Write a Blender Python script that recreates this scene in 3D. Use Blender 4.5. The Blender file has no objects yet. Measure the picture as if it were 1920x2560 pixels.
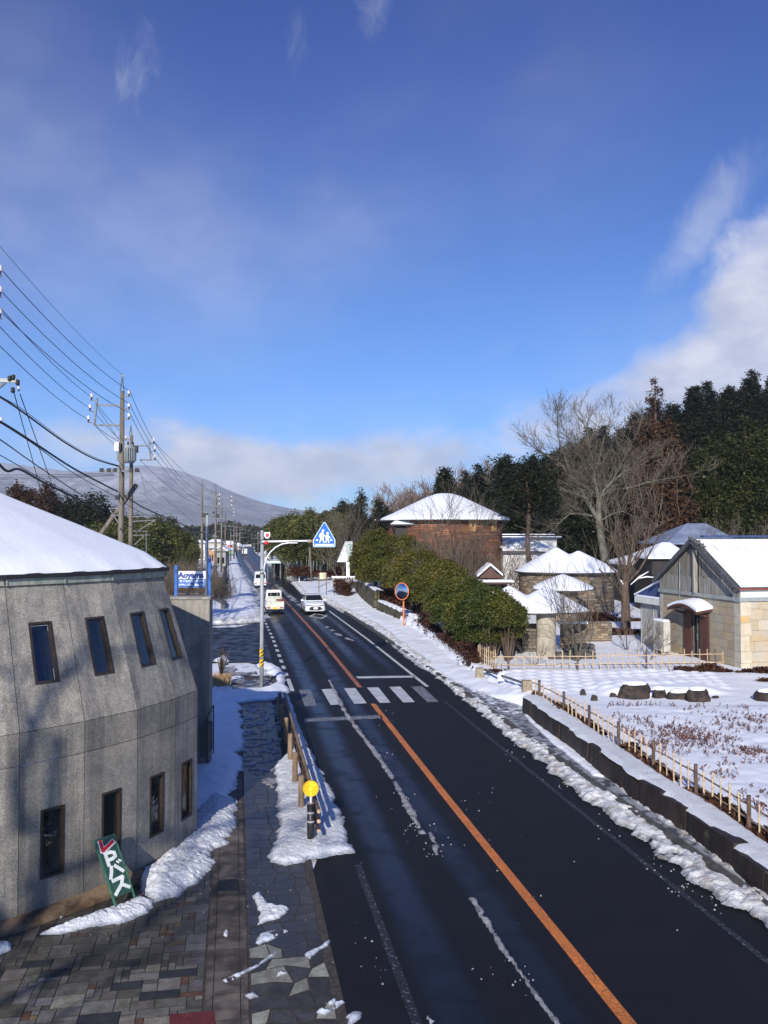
import bpy, math, random
import numpy as np
from mathutils import Vector, Matrix

S = bpy.context.scene
COL = S.collection
# ------------------------------------------------------------------ camera
F, CX, CY, HC = 2070.0, 960.0, 1280.0, 6.4
TH = math.atan(55.0 / F)
cam_d = bpy.data.cameras.new('camera'); cam = bpy.data.objects.new('camera', cam_d); COL.objects.link(cam)
cam.location = (0, 0, HC); cam.rotation_euler = (math.pi / 2 + TH, 0, 0)
cam_d.sensor_fit = 'HORIZONTAL'; cam_d.sensor_width = 36.0; cam_d.lens = F / 1920.0 * 36.0
cam_d.clip_start = 0.1; cam_d.clip_end = 20000
S.camera = cam
# ------------------------------------------------------------------ light
SUN_EL, SUN_AZ = 24.5, math.degrees(math.atan2(-0.165, -0.986))   # azimuth of the sun seen from above, from +Y towards +X
sd = bpy.data.lights.new('sun', 'SUN'); sun = bpy.data.objects.new('sun', sd); COL.objects.link(sun)
sd.energy = 4.6; sd.angle = math.radians(0.5); sd.color = (1.0, 0.93, 0.83)
_e = math.radians(SUN_EL)
L_DIR = Vector((0.165 * math.cos(_e), 0.986 * math.cos(_e), -math.sin(_e))).normalized()
sun.rotation_euler = L_DIR.to_track_quat('-Z', 'Y').to_euler(); sun.location = (-8, -40, 40)

class NT:
    """small helper to write node trees"""
    def __init__(s, nt): s.nt = nt; s.n = nt.nodes; s.l = nt.links
    def node(s, t, **k):
        o = s.n.new(t)
        for a, b in k.items(): setattr(o, a, b)
        return o
    def put(s, sock, v):
        if isinstance(v, bpy.types.NodeSocket): s.l.new(v, sock)
        elif v is not None: sock.default_value = v
    def m(s, op, a, b=None, c=None, clamp=False):
        o = s.node('ShaderNodeMath', operation=op, use_clamp=clamp)
        s.put(o.inputs[0], a)
        if b is not None: s.put(o.inputs[1], b)
        if c is not None: s.put(o.inputs[2], c)
        return o.outputs[0]
    def ramp(s, v, lo, hi, a=0.0, b=1.0, smooth=True):
        o = s.node('ShaderNodeMapRange', interpolation_type='SMOOTHSTEP' if smooth else 'LINEAR')
        s.put(o.inputs['Value'], v); s.put(o.inputs['From Min'], lo); s.put(o.inputs['From Max'], hi)
        s.put(o.inputs['To Min'], a); s.put(o.inputs['To Max'], b)
        return o.outputs['Result']
    def mix(s, f, a, b, bt='MIX'):
        o = s.node('ShaderNodeMix', data_type='RGBA', blend_type=bt)
        s.put(o.inputs[0], f); s.put(o.inputs[6], a); s.put(o.inputs[7], b)
        return o.outputs[2]
    def noise(s, vec, scale, detail=4, rough=.55, dist=0.0, w=None):
        o = s.node('ShaderNodeTexNoise')
        if w is not None: o.noise_dimensions = '4D'; o.inputs['W'].default_value = w
        s.put(o.inputs['Vector'], vec); o.inputs['Scale'].default_value = scale; o.inputs['Detail'].default_value = detail
        o.inputs['Roughness'].default_value = rough; o.inputs['Distortion'].default_value = dist
        return o.outputs[0]
    def mapping(s, vec, sc=(1, 1, 1), rot=(0, 0, 0), loc=(0, 0, 0)):
        o = s.node('ShaderNodeMapping'); s.put(o.inputs[0], vec)
        o.inputs[1].default_value = loc; o.inputs[2].default_value = rot; o.inputs[3].default_value = sc
        return o.outputs[0]

# ------------------------------------------------------------------ sky
W = bpy.data.worlds.new('World'); S.world = W; W.use_nodes = True
t = NT(W.node_tree); t.n.clear()
sky = t.node('ShaderNodeTexSky', sky_type='NISHITA'); sky.sun_disc = False
sky.sun_elevation = math.radians(SUN_EL); sky.sun_rotation = math.radians(SUN_AZ)
sky.altitude = 300; sky.air_density = 0.75; sky.dust_density = 0.3; sky.ozone_density = 3.2
tc = t.node('ShaderNodeTexCoord'); dirv = tc.outputs['Generated']
sx = t.node('ShaderNodeSeparateXYZ'); t.l.new(dirv, sx.inputs[0]); dx, dy, dz = sx.outputs
az = t.m('MULTIPLY', t.m('ARCTAN2', dx, dy), 57.3); el = t.m('MULTIPLY', t.m('ARCSINE', dz), 57.3)
cmb = t.node('ShaderNodeCombineXYZ'); t.put(cmb.inputs[0], az); t.put(cmb.inputs[1], el); ae = cmb.outputs[0]
def blob(a0, e0, wa, we, rot=0.0, p=1.0):
    ca, sa = math.cos(math.radians(rot)), math.sin(math.radians(rot))
    da = t.m('SUBTRACT', az, a0); de = t.m('SUBTRACT', el, e0)
    u = t.m('ADD', t.m('MULTIPLY', da, ca / wa), t.m('MULTIPLY', de, sa / wa))
    v = t.m('ADD', t.m('MULTIPLY', da, -sa / we), t.m('MULTIPLY', de, ca / we))
    r2 = t.m('ADD', t.m('MULTIPLY', u, u), t.m('MULTIPLY', v, v))
    return t.m('MULTIPLY', t.m('EXPONENT', t.m('MULTIPLY', r2, -1.0)), p)
n1 = t.noise(t.mapping(ae, (.16, .22, 1)), 1.0, 7, .58, .4)
n2 = t.noise(t.mapping(ae, (.42, .22, 1), (0, 0, math.radians(-22))), 1.0, 9, .66, 1.1)
def acc(*b):
    r = b[0]
    for q in b[1:]: r = t.m('ADD', r, q)
    return r
puff = acc(blob(25.5, 14.5, 5.2, 4.6, 30, .95), blob(24, 9.0, 6.5, 3.0, 0, .45), blob(19.5, 10, 5, 3, 35, .3), blob(30, 14, 5, 6, 0, .8), blob(4, 5.2, 9, 2.8, 6, .62), blob(16, 7.0, 7, 2.6, 25, .30),
           blob(-7, 4.6, 8, 2.6, 0, .7), blob(-13, 4.4, 6, 2.6, 0, .62), blob(-19, 5.5, 6, 2.0, 0, .3), blob(12, 8.5, 8, 2.5, 12, .35), blob(-25, 13.0, 3.5, 1.2, -5, .45), blob(-25, 7.5, 7, 2.5, 0, .35), blob(5, 13.0, 1.8, .8, 10, .28))
wisp = acc(blob(-16, 33, 3.2, 6, -8, .34), blob(-.5, 34, 1.9, 4.5, -14, .55), blob(-6, 31, 1.6, 3, -5, .36), blob(-17, 27, 2.4, 4, 0, .34), blob(21.5, 19.5, 1.8, 6, -38, .85),
           blob(8, 12.5, 3, 1.3, 30, .45))
cp = t.ramp(t.m('ADD', puff, t.m('MULTIPLY', t.m('SUBTRACT', n1, .5), 1.5)), .22, .95)
cp = t.m('MULTIPLY', cp, t.ramp(puff, .04, .3))
cw = t.m('MULTIPLY', t.ramp(t.m('ADD', wisp, t.m('MULTIPLY', t.m('SUBTRACT', n2, .5), .9)), .22, .95), t.ramp(wisp, .04, .3))
cw = t.m('MULTIPLY', cw, .42)
n3 = t.noise(t.mapping(ae, (.045, .07, 1), (0, 0, .5)), 1.0, 5, .5, .6)
soft = t.m('MULTIPLY', acc(blob(-15, 18, 14, 7, 0, .36), blob(-27, 24, 9, 9, 0, .26), blob(-5, 21, 9, 6, 20, .26), blob(10, 26, 10, 8, 0, .14), blob(20, 10, 12, 5, 20, .4)), t.ramp(n3, .3, .7, .25, 1))
cw = t.m('MAXIMUM', cw, t.m('MULTIPLY', soft, .62))
veil = t.ramp(el, 13, 0, 0, .55)
cl = t.m('MAXIMUM', t.m('MAXIMUM', cp, cw), t.m('MULTIPLY', veil, t.ramp(n1, .15, .75)))
shade = t.ramp(t.noise(t.mapping(ae, (.2, .3, 1), loc=(3, 1, 0)), 1.0, 5, .55), .3, .7)
ccol = t.mix(shade, (4.8, 5.1, 6.3, 1), (7.8, 7.7, 8.3, 1))
skyc = t.mix(1.0, sky.outputs[0], t.mix(t.ramp(el, 8, 34), (.54, .90, 1.32, 1), (.33, .56, 1.16, 1)), 'MULTIPLY')
fin = t.mix(t.m('MULTIPLY', cl, .86), skyc, ccol)
bg = t.node('ShaderNodeBackground'); bg.inputs[1].default_value = 0.10; t.put(bg.inputs[0], fin)
wo = t.node('ShaderNodeOutputWorld'); t.l.new(bg.outputs[0], wo.inputs[0])
S.view_settings.view_transform = 'Standard'; S.view_settings.look = 'None'; S.view_settings.exposure = 0.22; S.view_settings.gamma = 1.0
S.cycles.max_bounces = 6; S.cycles.diffuse_bounces = 3; S.cycles.glossy_bounces = 3; S.cycles.volume_bounces = 0; S.cycles.transparent_max_bounces = 12

# ------------------------------------------------------------------ geometry helpers
def ray(px, py):
    u = (px - CX) / F; v = (py - CY) / F
    return u, math.cos(TH) + v * math.sin(TH), math.sin(TH) - v * math.cos(TH)
def G(px, py, z=0.0):
    r = ray(px, py); s = (z - HC) / r[2]; return Vector((r[0] * s, r[1] * s, z))
def P(px, py, D):
    r = ray(px, py); s = D / r[1]; return Vector((r[0] * s, D, HC + r[2] * s))
_XD = [0, 10.9, 20.4, 34.7, 50.6, 76.7, 102.7, 165, 228, 300, 420]
_XX = [5.13, 3.22, 1.50, -1.0, -3.87, -8.9, -14.0, -26.0, -37.8, -51.0, -70.0]
def xc(D): return float(np.interp(D, _XD, _XX)) if D <= 420 else -70 - .16 * (D - 420)
def R(D, t, z=0.0): return Vector((xc(D) + t, D, z))

class MB:
    def __init__(s): s.v = []; s.f = []; s.mi = []; s.uv = []; s.c = []; s.has_uv = False; s.has_c = False
    def add(s, vs, fs, mi=0, uvs=None, col=None):
        b = len(s.v); s.v.extend([tuple(x) for x in vs])
        for i, f in enumerate(fs):
            s.f.append(tuple(b + j for j in f)); s.mi.append(mi)
            s.uv.append(uvs[i] if uvs else None); s.c.append(col)
        if uvs: s.has_uv = True
        if col is not None: s.has_c = True
    def box(s, c, size, ax=None, mi=0, col=None, taper=1.0):
        c = Vector(c); X, Y, Z = ax if ax else (Vector((1, 0, 0)), Vector((0, 1, 0)), Vector((0, 0, 1)))
        hx, hy, hz = size[0] / 2, size[1] / 2, size[2] / 2; vs = []
        for k in (-1, 1):
            q = taper if k > 0 else 1
            for i, j in ((-1, -1), (1, -1), (1, 1), (-1, 1)): vs.append(c + X * hx * i * q + Y * hy * j * q + Z * hz * k)
        s.add(vs, [(3, 2, 1, 0), (4, 5, 6, 7), (0, 1, 5, 4), (1, 2, 6, 5), (2, 3, 7, 6), (3, 0, 4, 7)], mi, None, col)
    def bar(s, a, b, w, h=None, mi=0, up=Vector((0, 0, 1)), col=None):
        a = Vector(a); b = Vector(b); d = b - a; L = d.length
        if L < 1e-6: return
        d.normalize(); x = d.cross(up)
        if x.length < 1e-3: x = d.cross(Vector((1, 0, 0)))
        x.normalize(); z = x.cross(d)
        s.box((a + b) / 2, (w, L, h or w), (x, d, z), mi, col)
    def tube(s, pts, r, n=8, mi=0, cap=True, col=None):
        pts = [Vector(p) for p in pts]; m = len(pts)
        if not hasattr(r, '__len__'): r = [r] * m
        vs = []; u = None; run = 0; us = []
        for i, p in enumerate(pts):
            d = (pts[min(i + 1, m - 1)] - pts[max(i - 1, 0)])
            if d.length < 1e-9: d = Vector((0, 0, 1))
            d.normalize()
            if u is None: u = d.cross(Vector((0, 0, 1)) if abs(d.z) < .9 else Vector((1, 0, 0)))
            else: u = u - d * u.dot(d)
            u.normalize(); w = d.cross(u)
            if i: run += (p - pts[i - 1]).length
            us.append(run)
            for k in range(n):
                a = 2 * math.pi * k / n; vs.append(p + (u * math.cos(a) + w * math.sin(a)) * r[i])
        fs = []; uvs = []
        for i in range(m - 1):
            for k in range(n):
                k2 = (k + 1) % n; fs.append((i * n + k, i * n + k2, (i + 1) * n + k2, (i + 1) * n + k))
                uvs.append(((k / n, us[i]), ((k + 1) / n, us[i]), ((k + 1) / n, us[i + 1]), (k / n, us[i + 1])))
        if cap:
            fs.append(tuple(range(n))[::-1]); fs.append(tuple((m - 1) * n + k for k in range(n)))
            uvs.append(tuple((0, 0) for _ in range(n))); uvs.append(tuple((0, 0) for _ in range(n)))
        s.add(vs, fs, mi, uvs, col)
    def lathe(s, prof, n, c=(0, 0, 0), mi=0, a0=0.0, a1=2 * math.pi, wob=None, sx=1.0, sy=1.0):
        c = Vector(c); full = abs(a1 - a0 - 2 * math.pi) < 1e-6; nn = n if full else n + 1; vs = []
        rm = max(p[0] for p in prof)
        for (r, z) in prof:
            for k in range(nn):
                a = a0 + (a1 - a0) * k / n; q = wob(a, r, z) if wob else 0
                vs.append(c + Vector((math.cos(a) * (r + q) * sx, math.sin(a) * (r + q) * sy, z)))
        fs = []; uvs = []
        for i in range(len(prof) - 1):
            for k in range(n):
                k2 = (k + 1) % nn; fs.append((i * nn + k, i * nn + k2, (i + 1) * nn + k2, (i + 1) * nn + k))
                u0 = rm * (a0 + (a1 - a0) * k / n); u1 = rm * (a0 + (a1 - a0) * (k + 1) / n)
                uvs.append(((u0, prof[i][1]), (u1, prof[i][1]), (u1, prof[i + 1][1]), (u0, prof[i + 1][1])))
        s.add(vs, fs, mi, uvs)
    def prism(s, pts, o, ux, uy, depth, mi=0, col=None):
        """polygon pts (2d) in frame o,ux,uy extruded backwards by depth along -(ux x uy)"""
        o = Vector(o); ux = Vector(ux); uy = Vector(uy); nrm = ux.cross(uy).normalized(); n = len(pts)
        a = sum(pts[i][0] * pts[(i + 1) % n][1] - pts[(i + 1) % n][0] * pts[i][1] for i in range(n))
        if a < 0: pts = pts[::-1]
        fr = [o + ux * p[0] + uy * p[1] for p in pts]; bk = [p - nrm * depth for p in fr]
        fs = [tuple(range(n)), tuple(range(2 * n - 1, n - 1, -1))]
        for i in range(n): j = (i + 1) % n; fs.append((i, i + n, j + n, j))
        s.add(fr + bk, fs, mi, None, col)
    def quad(s, a, b, c, d, mi=0, uv=None, col=None): s.add([a, b, c, d], [(0, 1, 2, 3)], mi, [uv] if uv else None, col)
    def build(s, name, mats, parent=None, smooth=False, loc=None, rotz=None):
        me = bpy.data.meshes.new(name); me.from_pydata(s.v, [], s.f)
        for m_ in (mats if isinstance(mats, (list, tuple)) else [mats]): me.materials.append(m_)
        if any(s.mi): me.polygons.foreach_set('material_index', s.mi)
        if s.has_uv:
            uvl = me.uv_layers.new(name='UVMap'); out = []
            for f, uv in zip(s.f, s.uv):
                for k in range(len(f)): out.extend(uv[k] if uv else (0.0, 0.0))
            uvl.data.foreach_set('uv', out)
        if s.has_c:
            ca = me.color_attributes.new('Col', 'FLOAT_COLOR', 'CORNER'); out = []
            for f, c in zip(s.f, s.c):
                c = c if c is not None else (1, 1, 1)
                for k in range(len(f)): out.extend((c[0], c[1], c[2], 1.0))
            ca.data.foreach_set('color', out)
        if smooth: me.polygons.foreach_set('use_smooth', [True] * len(s.f))
        me.update()
        o = bpy.data.objects.new(name, me); COL.objects.link(o); o.parent = parent
        if loc is not None: o.location = loc
        if rotz is not None: o.rotation_euler = (0, 0, rotz)
        return o

def grid_mesh(name, V, Fc, mat, parent=None, smooth=True, col=None, uv=None):
    """fast mesh from numpy arrays; Fc is (n,k)"""
    me = bpy.data.meshes.new(name); k = Fc.shape[1]
    me.vertices.add(len(V)); me.vertices.foreach_set('co', V.astype(np.float32).ravel())
    me.loops.add(Fc.size); me.loops.foreach_set('vertex_index', Fc.astype(np.int32).ravel())
    me.polygons.add(len(Fc)); me.polygons.foreach_set('loop_start', (np.arange(len(Fc)) * k).astype(np.int32))
    me.polygons.foreach_set('loop_total', np.full(len(Fc), k, np.int32))
    if smooth: me.polygons.foreach_set('use_smooth', np.ones(len(Fc), bool))
    me.update(calc_edges=True)
    if col is not None:
        ca = me.color_attributes.new('Col', 'FLOAT_COLOR', 'POINT'); c4 = np.ones((len(V), 4), np.float32); c4[:, :3] = col
        ca.data.foreach_set('color', c4.ravel())
    if uv is not None:
        ul = me.uv_layers.new(name='UVMap'); ul.data.foreach_set('uv', uv[Fc.ravel()].astype(np.float32).ravel())
    me.materials.append(mat); o = bpy.data.objects.new(name, me); COL.objects.link(o); o.parent = parent
    return o

def tag(o, label=None, cat=None, group=None, kind=None):
    if label: o['label'] = label
    if cat: o['category'] = cat
    if group: o['group'] = group
    if kind: o['kind'] = kind
    return o
def thing(name, label, cat, loc=(0, 0, 0), rotz=0.0, group=None):
    o = bpy.data.objects.new(name, None); COL.objects.link(o); o.location = loc; o.rotation_euler = (0, 0, rotz)
    o.empty_display_size = .2
    return tag(o, label, cat, group)
KIDS = {}
def copy_tree(o, parent=None):
    c = o.copy(); COL.objects.link(c); c.parent = parent
    for ch in list(o.children): copy_tree(ch, c)
    return c
def dup(root, loc, rotz=0.0, label=None, group=None, scale=1.0, sz=None):
    r = copy_tree(root); r.location = loc; r.rotation_euler = (0, 0, rotz); r.scale = (scale, scale, sz if sz else scale)
    if label: r['label'] = label
    if group: r['group'] = group
    return r

# ---- numpy noise
_T = np.random.RandomState(7).rand(256, 256)
def vn(x, y, s=0):
    x = np.asarray(x, float) + s * 17.3; y = np.asarray(y, float) + s * 9.1
    ix = np.floor(x).astype(int); iy = np.floor(y).astype(int); fx = x - ix; fy = y - iy
    fx = fx * fx * (3 - 2 * fx); fy = fy * fy * (3 - 2 * fy)
    a = _T[ix & 255, iy & 255]; b = _T[(ix + 1) & 255, iy & 255]; c = _T[ix & 255, (iy + 1) & 255]; d = _T[(ix + 1) & 255, (iy + 1) & 255]
    return (a * (1 - fx) + b * fx) * (1 - fy) + (c * (1 - fx) + d * fx) * fy
def fbm(x, y, o=4, s=0):
    r = 0; a = .5; f = 1; t_ = 0
    for k in range(o): r = r + a * vn(x * f, y * f, s + k); t_ += a; a *= .55; f *= 2.03
    return r / t_
def worley(x, y, s=0):
    ix = np.floor(x).astype(int); iy = np.floor(y).astype(int); best = np.full(x.shape, 9.0)
    for a in (-1, 0, 1):
        for b in (-1, 0, 1):
            cx = ix + a; cy = iy + b
            px_ = cx + _T[(cx + s) & 255, cy & 255]; py_ = cy + _T[cy & 255, (cx + 77 + s) & 255]
            best = np.minimum(best, (px_ - x) ** 2 + (py_ - y) ** 2)
    return np.sqrt(best)
def sstep(a, b, x):
    t_ = np.clip((x - a) / (b - a), 0, 1); return t_ * t_ * (3 - 2 * t_)
def pdist(poly, X, Y):
    """signed distance to polygon, inside positive"""
    d = np.full(X.shape, 1e9); ins = np.zeros(X.shape, bool); n = len(poly)
    for i in range(n):
        x0, y0 = poly[i][0], poly[i][1]; x1, y1 = poly[(i + 1) % n][0], poly[(i + 1) % n][1]
        ex, ey = x1 - x0, y1 - y0; L = ex * ex + ey * ey + 1e-12
        tt = np.clip(((X - x0) * ex + (Y - y0) * ey) / L, 0, 1)
        d = np.minimum(d, (X - x0 - tt * ex) ** 2 + (Y - y0 - tt * ey) ** 2)
        c = ((y0 > Y) != (y1 > Y)) & (X < (x1 - x0) * (Y - y0) / (y1 - y0 + 1e-12) + x0)
        ins ^= c
    return np.where(ins, 1, -1) * np.sqrt(d)
def patch(name, poly, mat, h=.1, res=.05, w=.2, lump=.03, ls=4.0, edge=.08, es=3.0, z0=0.0, zf=None, chunk=0.0, cs=6.0, holes=0.0, hs=3.0, seed=0, parent=None, sy=1.0):
    """snow or slush lying inside a ground polygon, real height, ragged rim"""
    xs = [p[0] for p in poly]; ys = [p[1] for p in poly]
    x = np.arange(min(xs) - .2, max(xs) + .2, res); y = np.arange(min(ys) - .2, max(ys) + .2, res * sy); X, Y = np.meshgrid(x, y)
    d = pdist(poly, X, Y) + edge * (fbm(X * es, Y * es, 4, seed) - .5) * 2
    if holes: d = np.minimum(d, (fbm(X * hs, Y * hs, 4, seed + 5) - holes) * .5)
    k = np.clip(d / (w * 1.6), 0, 1) ** .8; k = k * (1.6 - .6 * k); k = np.clip(k, 0, 1); base = zf(X, Y) if zf else z0
    Z = base + k * h * (.75 + .5 * fbm(X * 1.3, Y * 1.3, 2, seed + 2)) + k * lump * (fbm(X * ls, Y * ls, 5, seed + 3) - .3) + k * min(lump, .05) * .5 * (fbm(X * 22, Y * 22, 2, seed + 6) - .5)
    if chunk:
        wl = worley(X * cs, Y * cs, seed); wl2 = worley(X * cs * 2.3, Y * cs * 2.3, seed + 9)
        Z = Z + k * chunk * (np.sqrt(np.clip(1 - wl * wl * 1.2, 0, 1)) + .35 * np.sqrt(np.clip(1 - wl2 * wl2, 0, 1)) - .4)
    Z = np.where(d < 0, base - .02, Z)
    jx = (fbm(X * 9, Y * 9, 2, 31) - .5) * res * .8; jy = (fbm(X * 9, Y * 9, 2, 41) - .5) * res * .8
    V = np.stack([X + jx, Y + jy, Z], -1).reshape(-1, 3); ny, nx = X.shape
    idx = np.arange(ny * nx).reshape(ny, nx); q = np.stack([idx[:-1, :-1], idx[:-1, 1:], idx[1:, 1:], idx[1:, :-1]], -1).reshape(-1, 4)
    ok = (d.ravel()[q] > 0).sum(1) >= 1; q = q[ok]
    if not len(q): return None
    used = np.unique(q); rm = np.zeros(len(V), int); rm[used] = np.arange(len(used))
    tn = sstep(0, .55, k + .35 * (fbm(X * 7, Y * 7, 3, seed + 8) - .5)).reshape(-1, 1)[used]; cc = np.array([[.42, .44, .48]]) * (1 - tn) + tn
    return grid_mesh(name, V[used], rm[q], mat, parent, col=cc)

# ------------------------------------------------------------------ materials
def new_mat(name):
    m = bpy.data.materials.new(name); m.use_nodes = True; t_ = NT(m.node_tree)
    b = t_.n['Principled BSDF']; co = t_.node('ShaderNodeTexCoord').outputs['Object']
    return m, t_, b, co
def c4(c): return (c[0], c[1], c[2], 1.0)
def bump(t_, b, h, strength, dist=.02):
    o = t_.node('ShaderNodeBump'); o.inputs['Strength'].default_value = strength; o.inputs['Distance'].default_value = dist
    t_.put(o.inputs['Height'], h); t_.l.new(o.outputs[0], b.inputs['Normal']); return o
def mat(name, c1, c2=None, rough=.8, scale=4.0, detail=5, bp=0.0, bs=None, bd=.02, metal=0.0, vcol=False, st=(1, 1, 1), lo=.35, hi=.65, spec=None, r2=None, coat=0.0, sub=0.0):
    m, t_, b, co = new_mat(name)
    v = t_.mapping(co, st) if st != (1, 1, 1) else co
    n = t_.noise(v, scale, detail)
    col = t_.mix(t_.ramp(n, lo, hi), c4(c1), c4(c2 or c1))
    if vcol:
        a = t_.node('ShaderNodeAttribute', attribute_name='Col'); col = t_.mix(1.0, col, a.outputs[0], 'MULTIPLY')
    t_.put(b.inputs['Base Color'], col)
    b.inputs['Metallic'].default_value = metal
    if r2 is not None: t_.put(b.inputs['Roughness'], t_.ramp(n, lo, hi, rough, r2))
    else: b.inputs['Roughness'].default_value = rough
    if spec is not None: b.inputs['Specular IOR Level'].default_value = spec
    if coat: b.inputs['Coat Weight'].default_value = coat
    if bp: bump(t_, b, t_.noise(v, bs or scale * 3, 6), bp, bd)
    return m

def snow_mat(name, c=(.84, .87, .93), dirt=None, bs=9.0, bp=.35, bd=.03, lo=.5, hi=.7, ds=2.5, vcol=False):
    m, t_, b, co = new_mat(name)
    n = t_.noise(co, ds, 6, .6)
    col = t_.mix(t_.ramp(t_.noise(co, 1.1, 4), .3, .7), c4([x * .97 for x in c]), c4(c))
    if dirt: col = t_.mix(t_.ramp(n, lo, hi), col, c4(dirt))
    if vcol:
        a = t_.node('ShaderNodeAttribute', attribute_name='Col'); col = t_.mix(1.0, col, a.outputs[0], 'MULTIPLY')
    t_.put(b.inputs['Base Color'], col); b.inputs['Roughness'].default_value = .55
    b.inputs['Subsurface Weight'].default_value = 0.0
    h = t_.m('ADD', t_.noise(co, bs, 6, .6), t_.m('MULTIPLY', t_.noise(co, bs * 6, 3), .35))
    bump(t_, b, h, bp, bd)
    return m
M = {}
SNOW_ARGS = {}
def smat(key, *a):
    SNOW_ARGS[key] = a; M[key] = snow_mat(*a)
def vmat(key):
    if key + '_v' not in M: a = SNOW_ARGS[key]; M[key + '_v'] = snow_mat(a[0] + '_thin', *a[1:], vcol=True)
    return M[key + '_v']
smat('snow', 'snow_fresh')
smat('snow_rough', 'snow_crumbly', (.84, .87, .92), (.60, .58, .56), 24, 1.0, .05, .56, .78, 5)
smat('snow_dirty', 'snow_ploughed', (.80, .81, .82), (.40, .36, .31), 20, .9, .05, .44, .70, 3.2)
smat('slush', 'slush', (.42, .42, .43), (.20, .20, .21), 18, .9, .03, .42, .62, 5.0)
smat('slush_wet', 'slush_wet', (.34, .36, .40), (.07, .075, .09), 18, .8, .03, .44, .58, 4.0)
# =================================================================== the setting
rng = random.Random(11)
# ---- ground sheet: snow field with old grass showing
def ground_mat():
    m, t_, b, co = new_mat('ground_snow')
    n = t_.noise(co, .12, 6, .65); n2 = t_.noise(co, 1.6, 5, .7)
    f = t_.ramp(t_.m('ADD', t_.m('MULTIPLY', n, .6), t_.m('MULTIPLY', n2, .4)), .52, .60)
    t_.put(b.inputs['Base Color'], t_.mix(f, (.80, .83, .89, 1), (.16, .12, .07, 1))); b.inputs['Roughness'].default_value = .7
    bump(t_, b, t_.noise(co, 1.5, 6), .5, .15); return m
M['ground'] = ground_mat()
def build_ground():
    ys = np.concatenate([np.linspace(-60, 60, 13), np.linspace(80, 400, 17), np.array([600, 900, 1500, 2600, 5000])])
    xs = np.concatenate([-ys[::-1][:5], np.linspace(-300, 300, 41), np.array([600, 900, 1500, 2600, 5000])]); xs.sort()
    X, Y = np.meshgrid(xs, ys); Z = np.full(X.shape, -.03)
    Z = Z - 2.6 * sstep(-9, -26, X - np.interp(Y, _XD, _XX)) * sstep(34, 60, Y) * (1 - sstep(240, 330, Y))
    V = np.stack([X, Y, Z], -1).reshape(-1, 3); idx = np.arange(X.size).reshape(X.shape)
    q = np.stack([idx[:-1, :-1], idx[:-1, 1:], idx[1:, 1:], idx[1:, :-1]], -1).reshape(-1, 4)
    o = grid_mesh('ground', V, q, M['ground'], smooth=True); tag(o, 'snow covered ground reaching to the hills', kind='structure')
build_ground()

# ---- asphalt
def asphalt(name, banded):
    m, t_, b, co = new_mat(name)
    uv = t_.node('ShaderNodeUVMap').outputs[0]; sp = t_.node('ShaderNodeSeparateXYZ'); t_.l.new(uv, sp.inputs[0]); u, v = sp.outputs[0], sp.outputs[1]
    big = t_.noise(t_.mapping(uv, (.7, .09, 1)), 1.0, 5, .6); fine = t_.noise(co, 90, 3, .7); mid = t_.noise(co, 1.4, 5, .6)
    base = t_.mix(t_.ramp(fine, .45, .72), (.004, .0045, .0055, 1), (.021, .021, .022, 1))
    base = t_.mix(t_.m('MULTIPLY', t_.ramp(mid, .4, .7), .35), base, (.015, .0145, .014, 1))
    vor = t_.node('ShaderNodeTexVoronoi', feature='DISTANCE_TO_EDGE'); t_.put(vor.inputs['Vector'], t_.mapping(t_.node('ShaderNodeTexCoord').outputs['Object'], (1, 1, 1))); vor.inputs['Scale'].default_value = .23
    if banded:
        def band(c, w):
            d = t_.m('ABSOLUTE', t_.m('SUBTRACT', u, t_.m('ADD', c, t_.m('MULTIPLY', t_.m('SUBTRACT', big, .5), .3)))); return t_.ramp(d, w, w * .2)
        wet = t_.m('MAXIMUM', band(-2.15, .55), t_.m('MULTIPLY', band(-.75, .42), .85))
        far = t_.ramp(v, 34, 46)
        wet = t_.m('MAXIMUM', wet, t_.m('MULTIPLY', far, t_.m('MAXIMUM', band(.9, .5), band(2.2, .4))))
        wet = t_.m('MULTIPLY', wet, t_.ramp(mid, .3, .55, .5, 1)); wet = t_.m('MAXIMUM', wet, t_.m('MULTIPLY', t_.ramp(v, 45, 90), .75))
        rough = t_.m('ADD', t_.m('SUBTRACT', .66, t_.m('MULTIPLY', wet, .36)), t_.m('MULTIPLY', t_.m('SUBTRACT', fine, .5), .2))
        base = t_.mix(t_.m('MULTIPLY', wet, .5), base, (.010, .013, .024, 1))  # blue of the sky mirrored in the wet tracks is mixed into their colour
    else:
        rough = t_.ramp(mid, .4, .65, .35, .7)
    t_.put(b.inputs['Base Color'], base); t_.put(b.inputs['Roughness'], rough)
    b.inputs['Specular IOR Level'].default_value = .30; bump(t_, b, fine, .4, .008); return m
M['asphalt'] = asphalt('asphalt_road', True); M['asphalt2'] = asphalt('asphalt_side', False)
def strip(name, D0, D1, t0, t1, z, mat_, parent=None, n=60, nt=4, zs=None):
    """surface between offsets t0,t1 (numbers or functions of D) along the road"""
    mb = MB(); f0 = t0 if callable(t0) else (lambda D: t0); f1 = t1 if callable(t1) else (lambda D: t1)
    Ds = [D0 + (D1 - D0) * (i / n) ** (1.6 if D1 > 120 else 1) for i in range(n + 1)]; vs = []; uv = []
    for D in Ds:
        for j in range(nt + 1):
            tt = f0(D) + (f1(D) - f0(D)) * j / nt; vs.append((xc(D) + tt, D, z)); uv.append((tt, D))
    fs = []; uvs = []
    for i in range(n):
        for j in range(nt):
            a = i * (nt + 1) + j; f = (a, a + 1, a + nt + 2, a + nt + 1); fs.append(f); uvs.append([uv[k] for k in f])
    mb.add(vs, fs, 0, uvs); return mb.build(name, mat_, parent)
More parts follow.
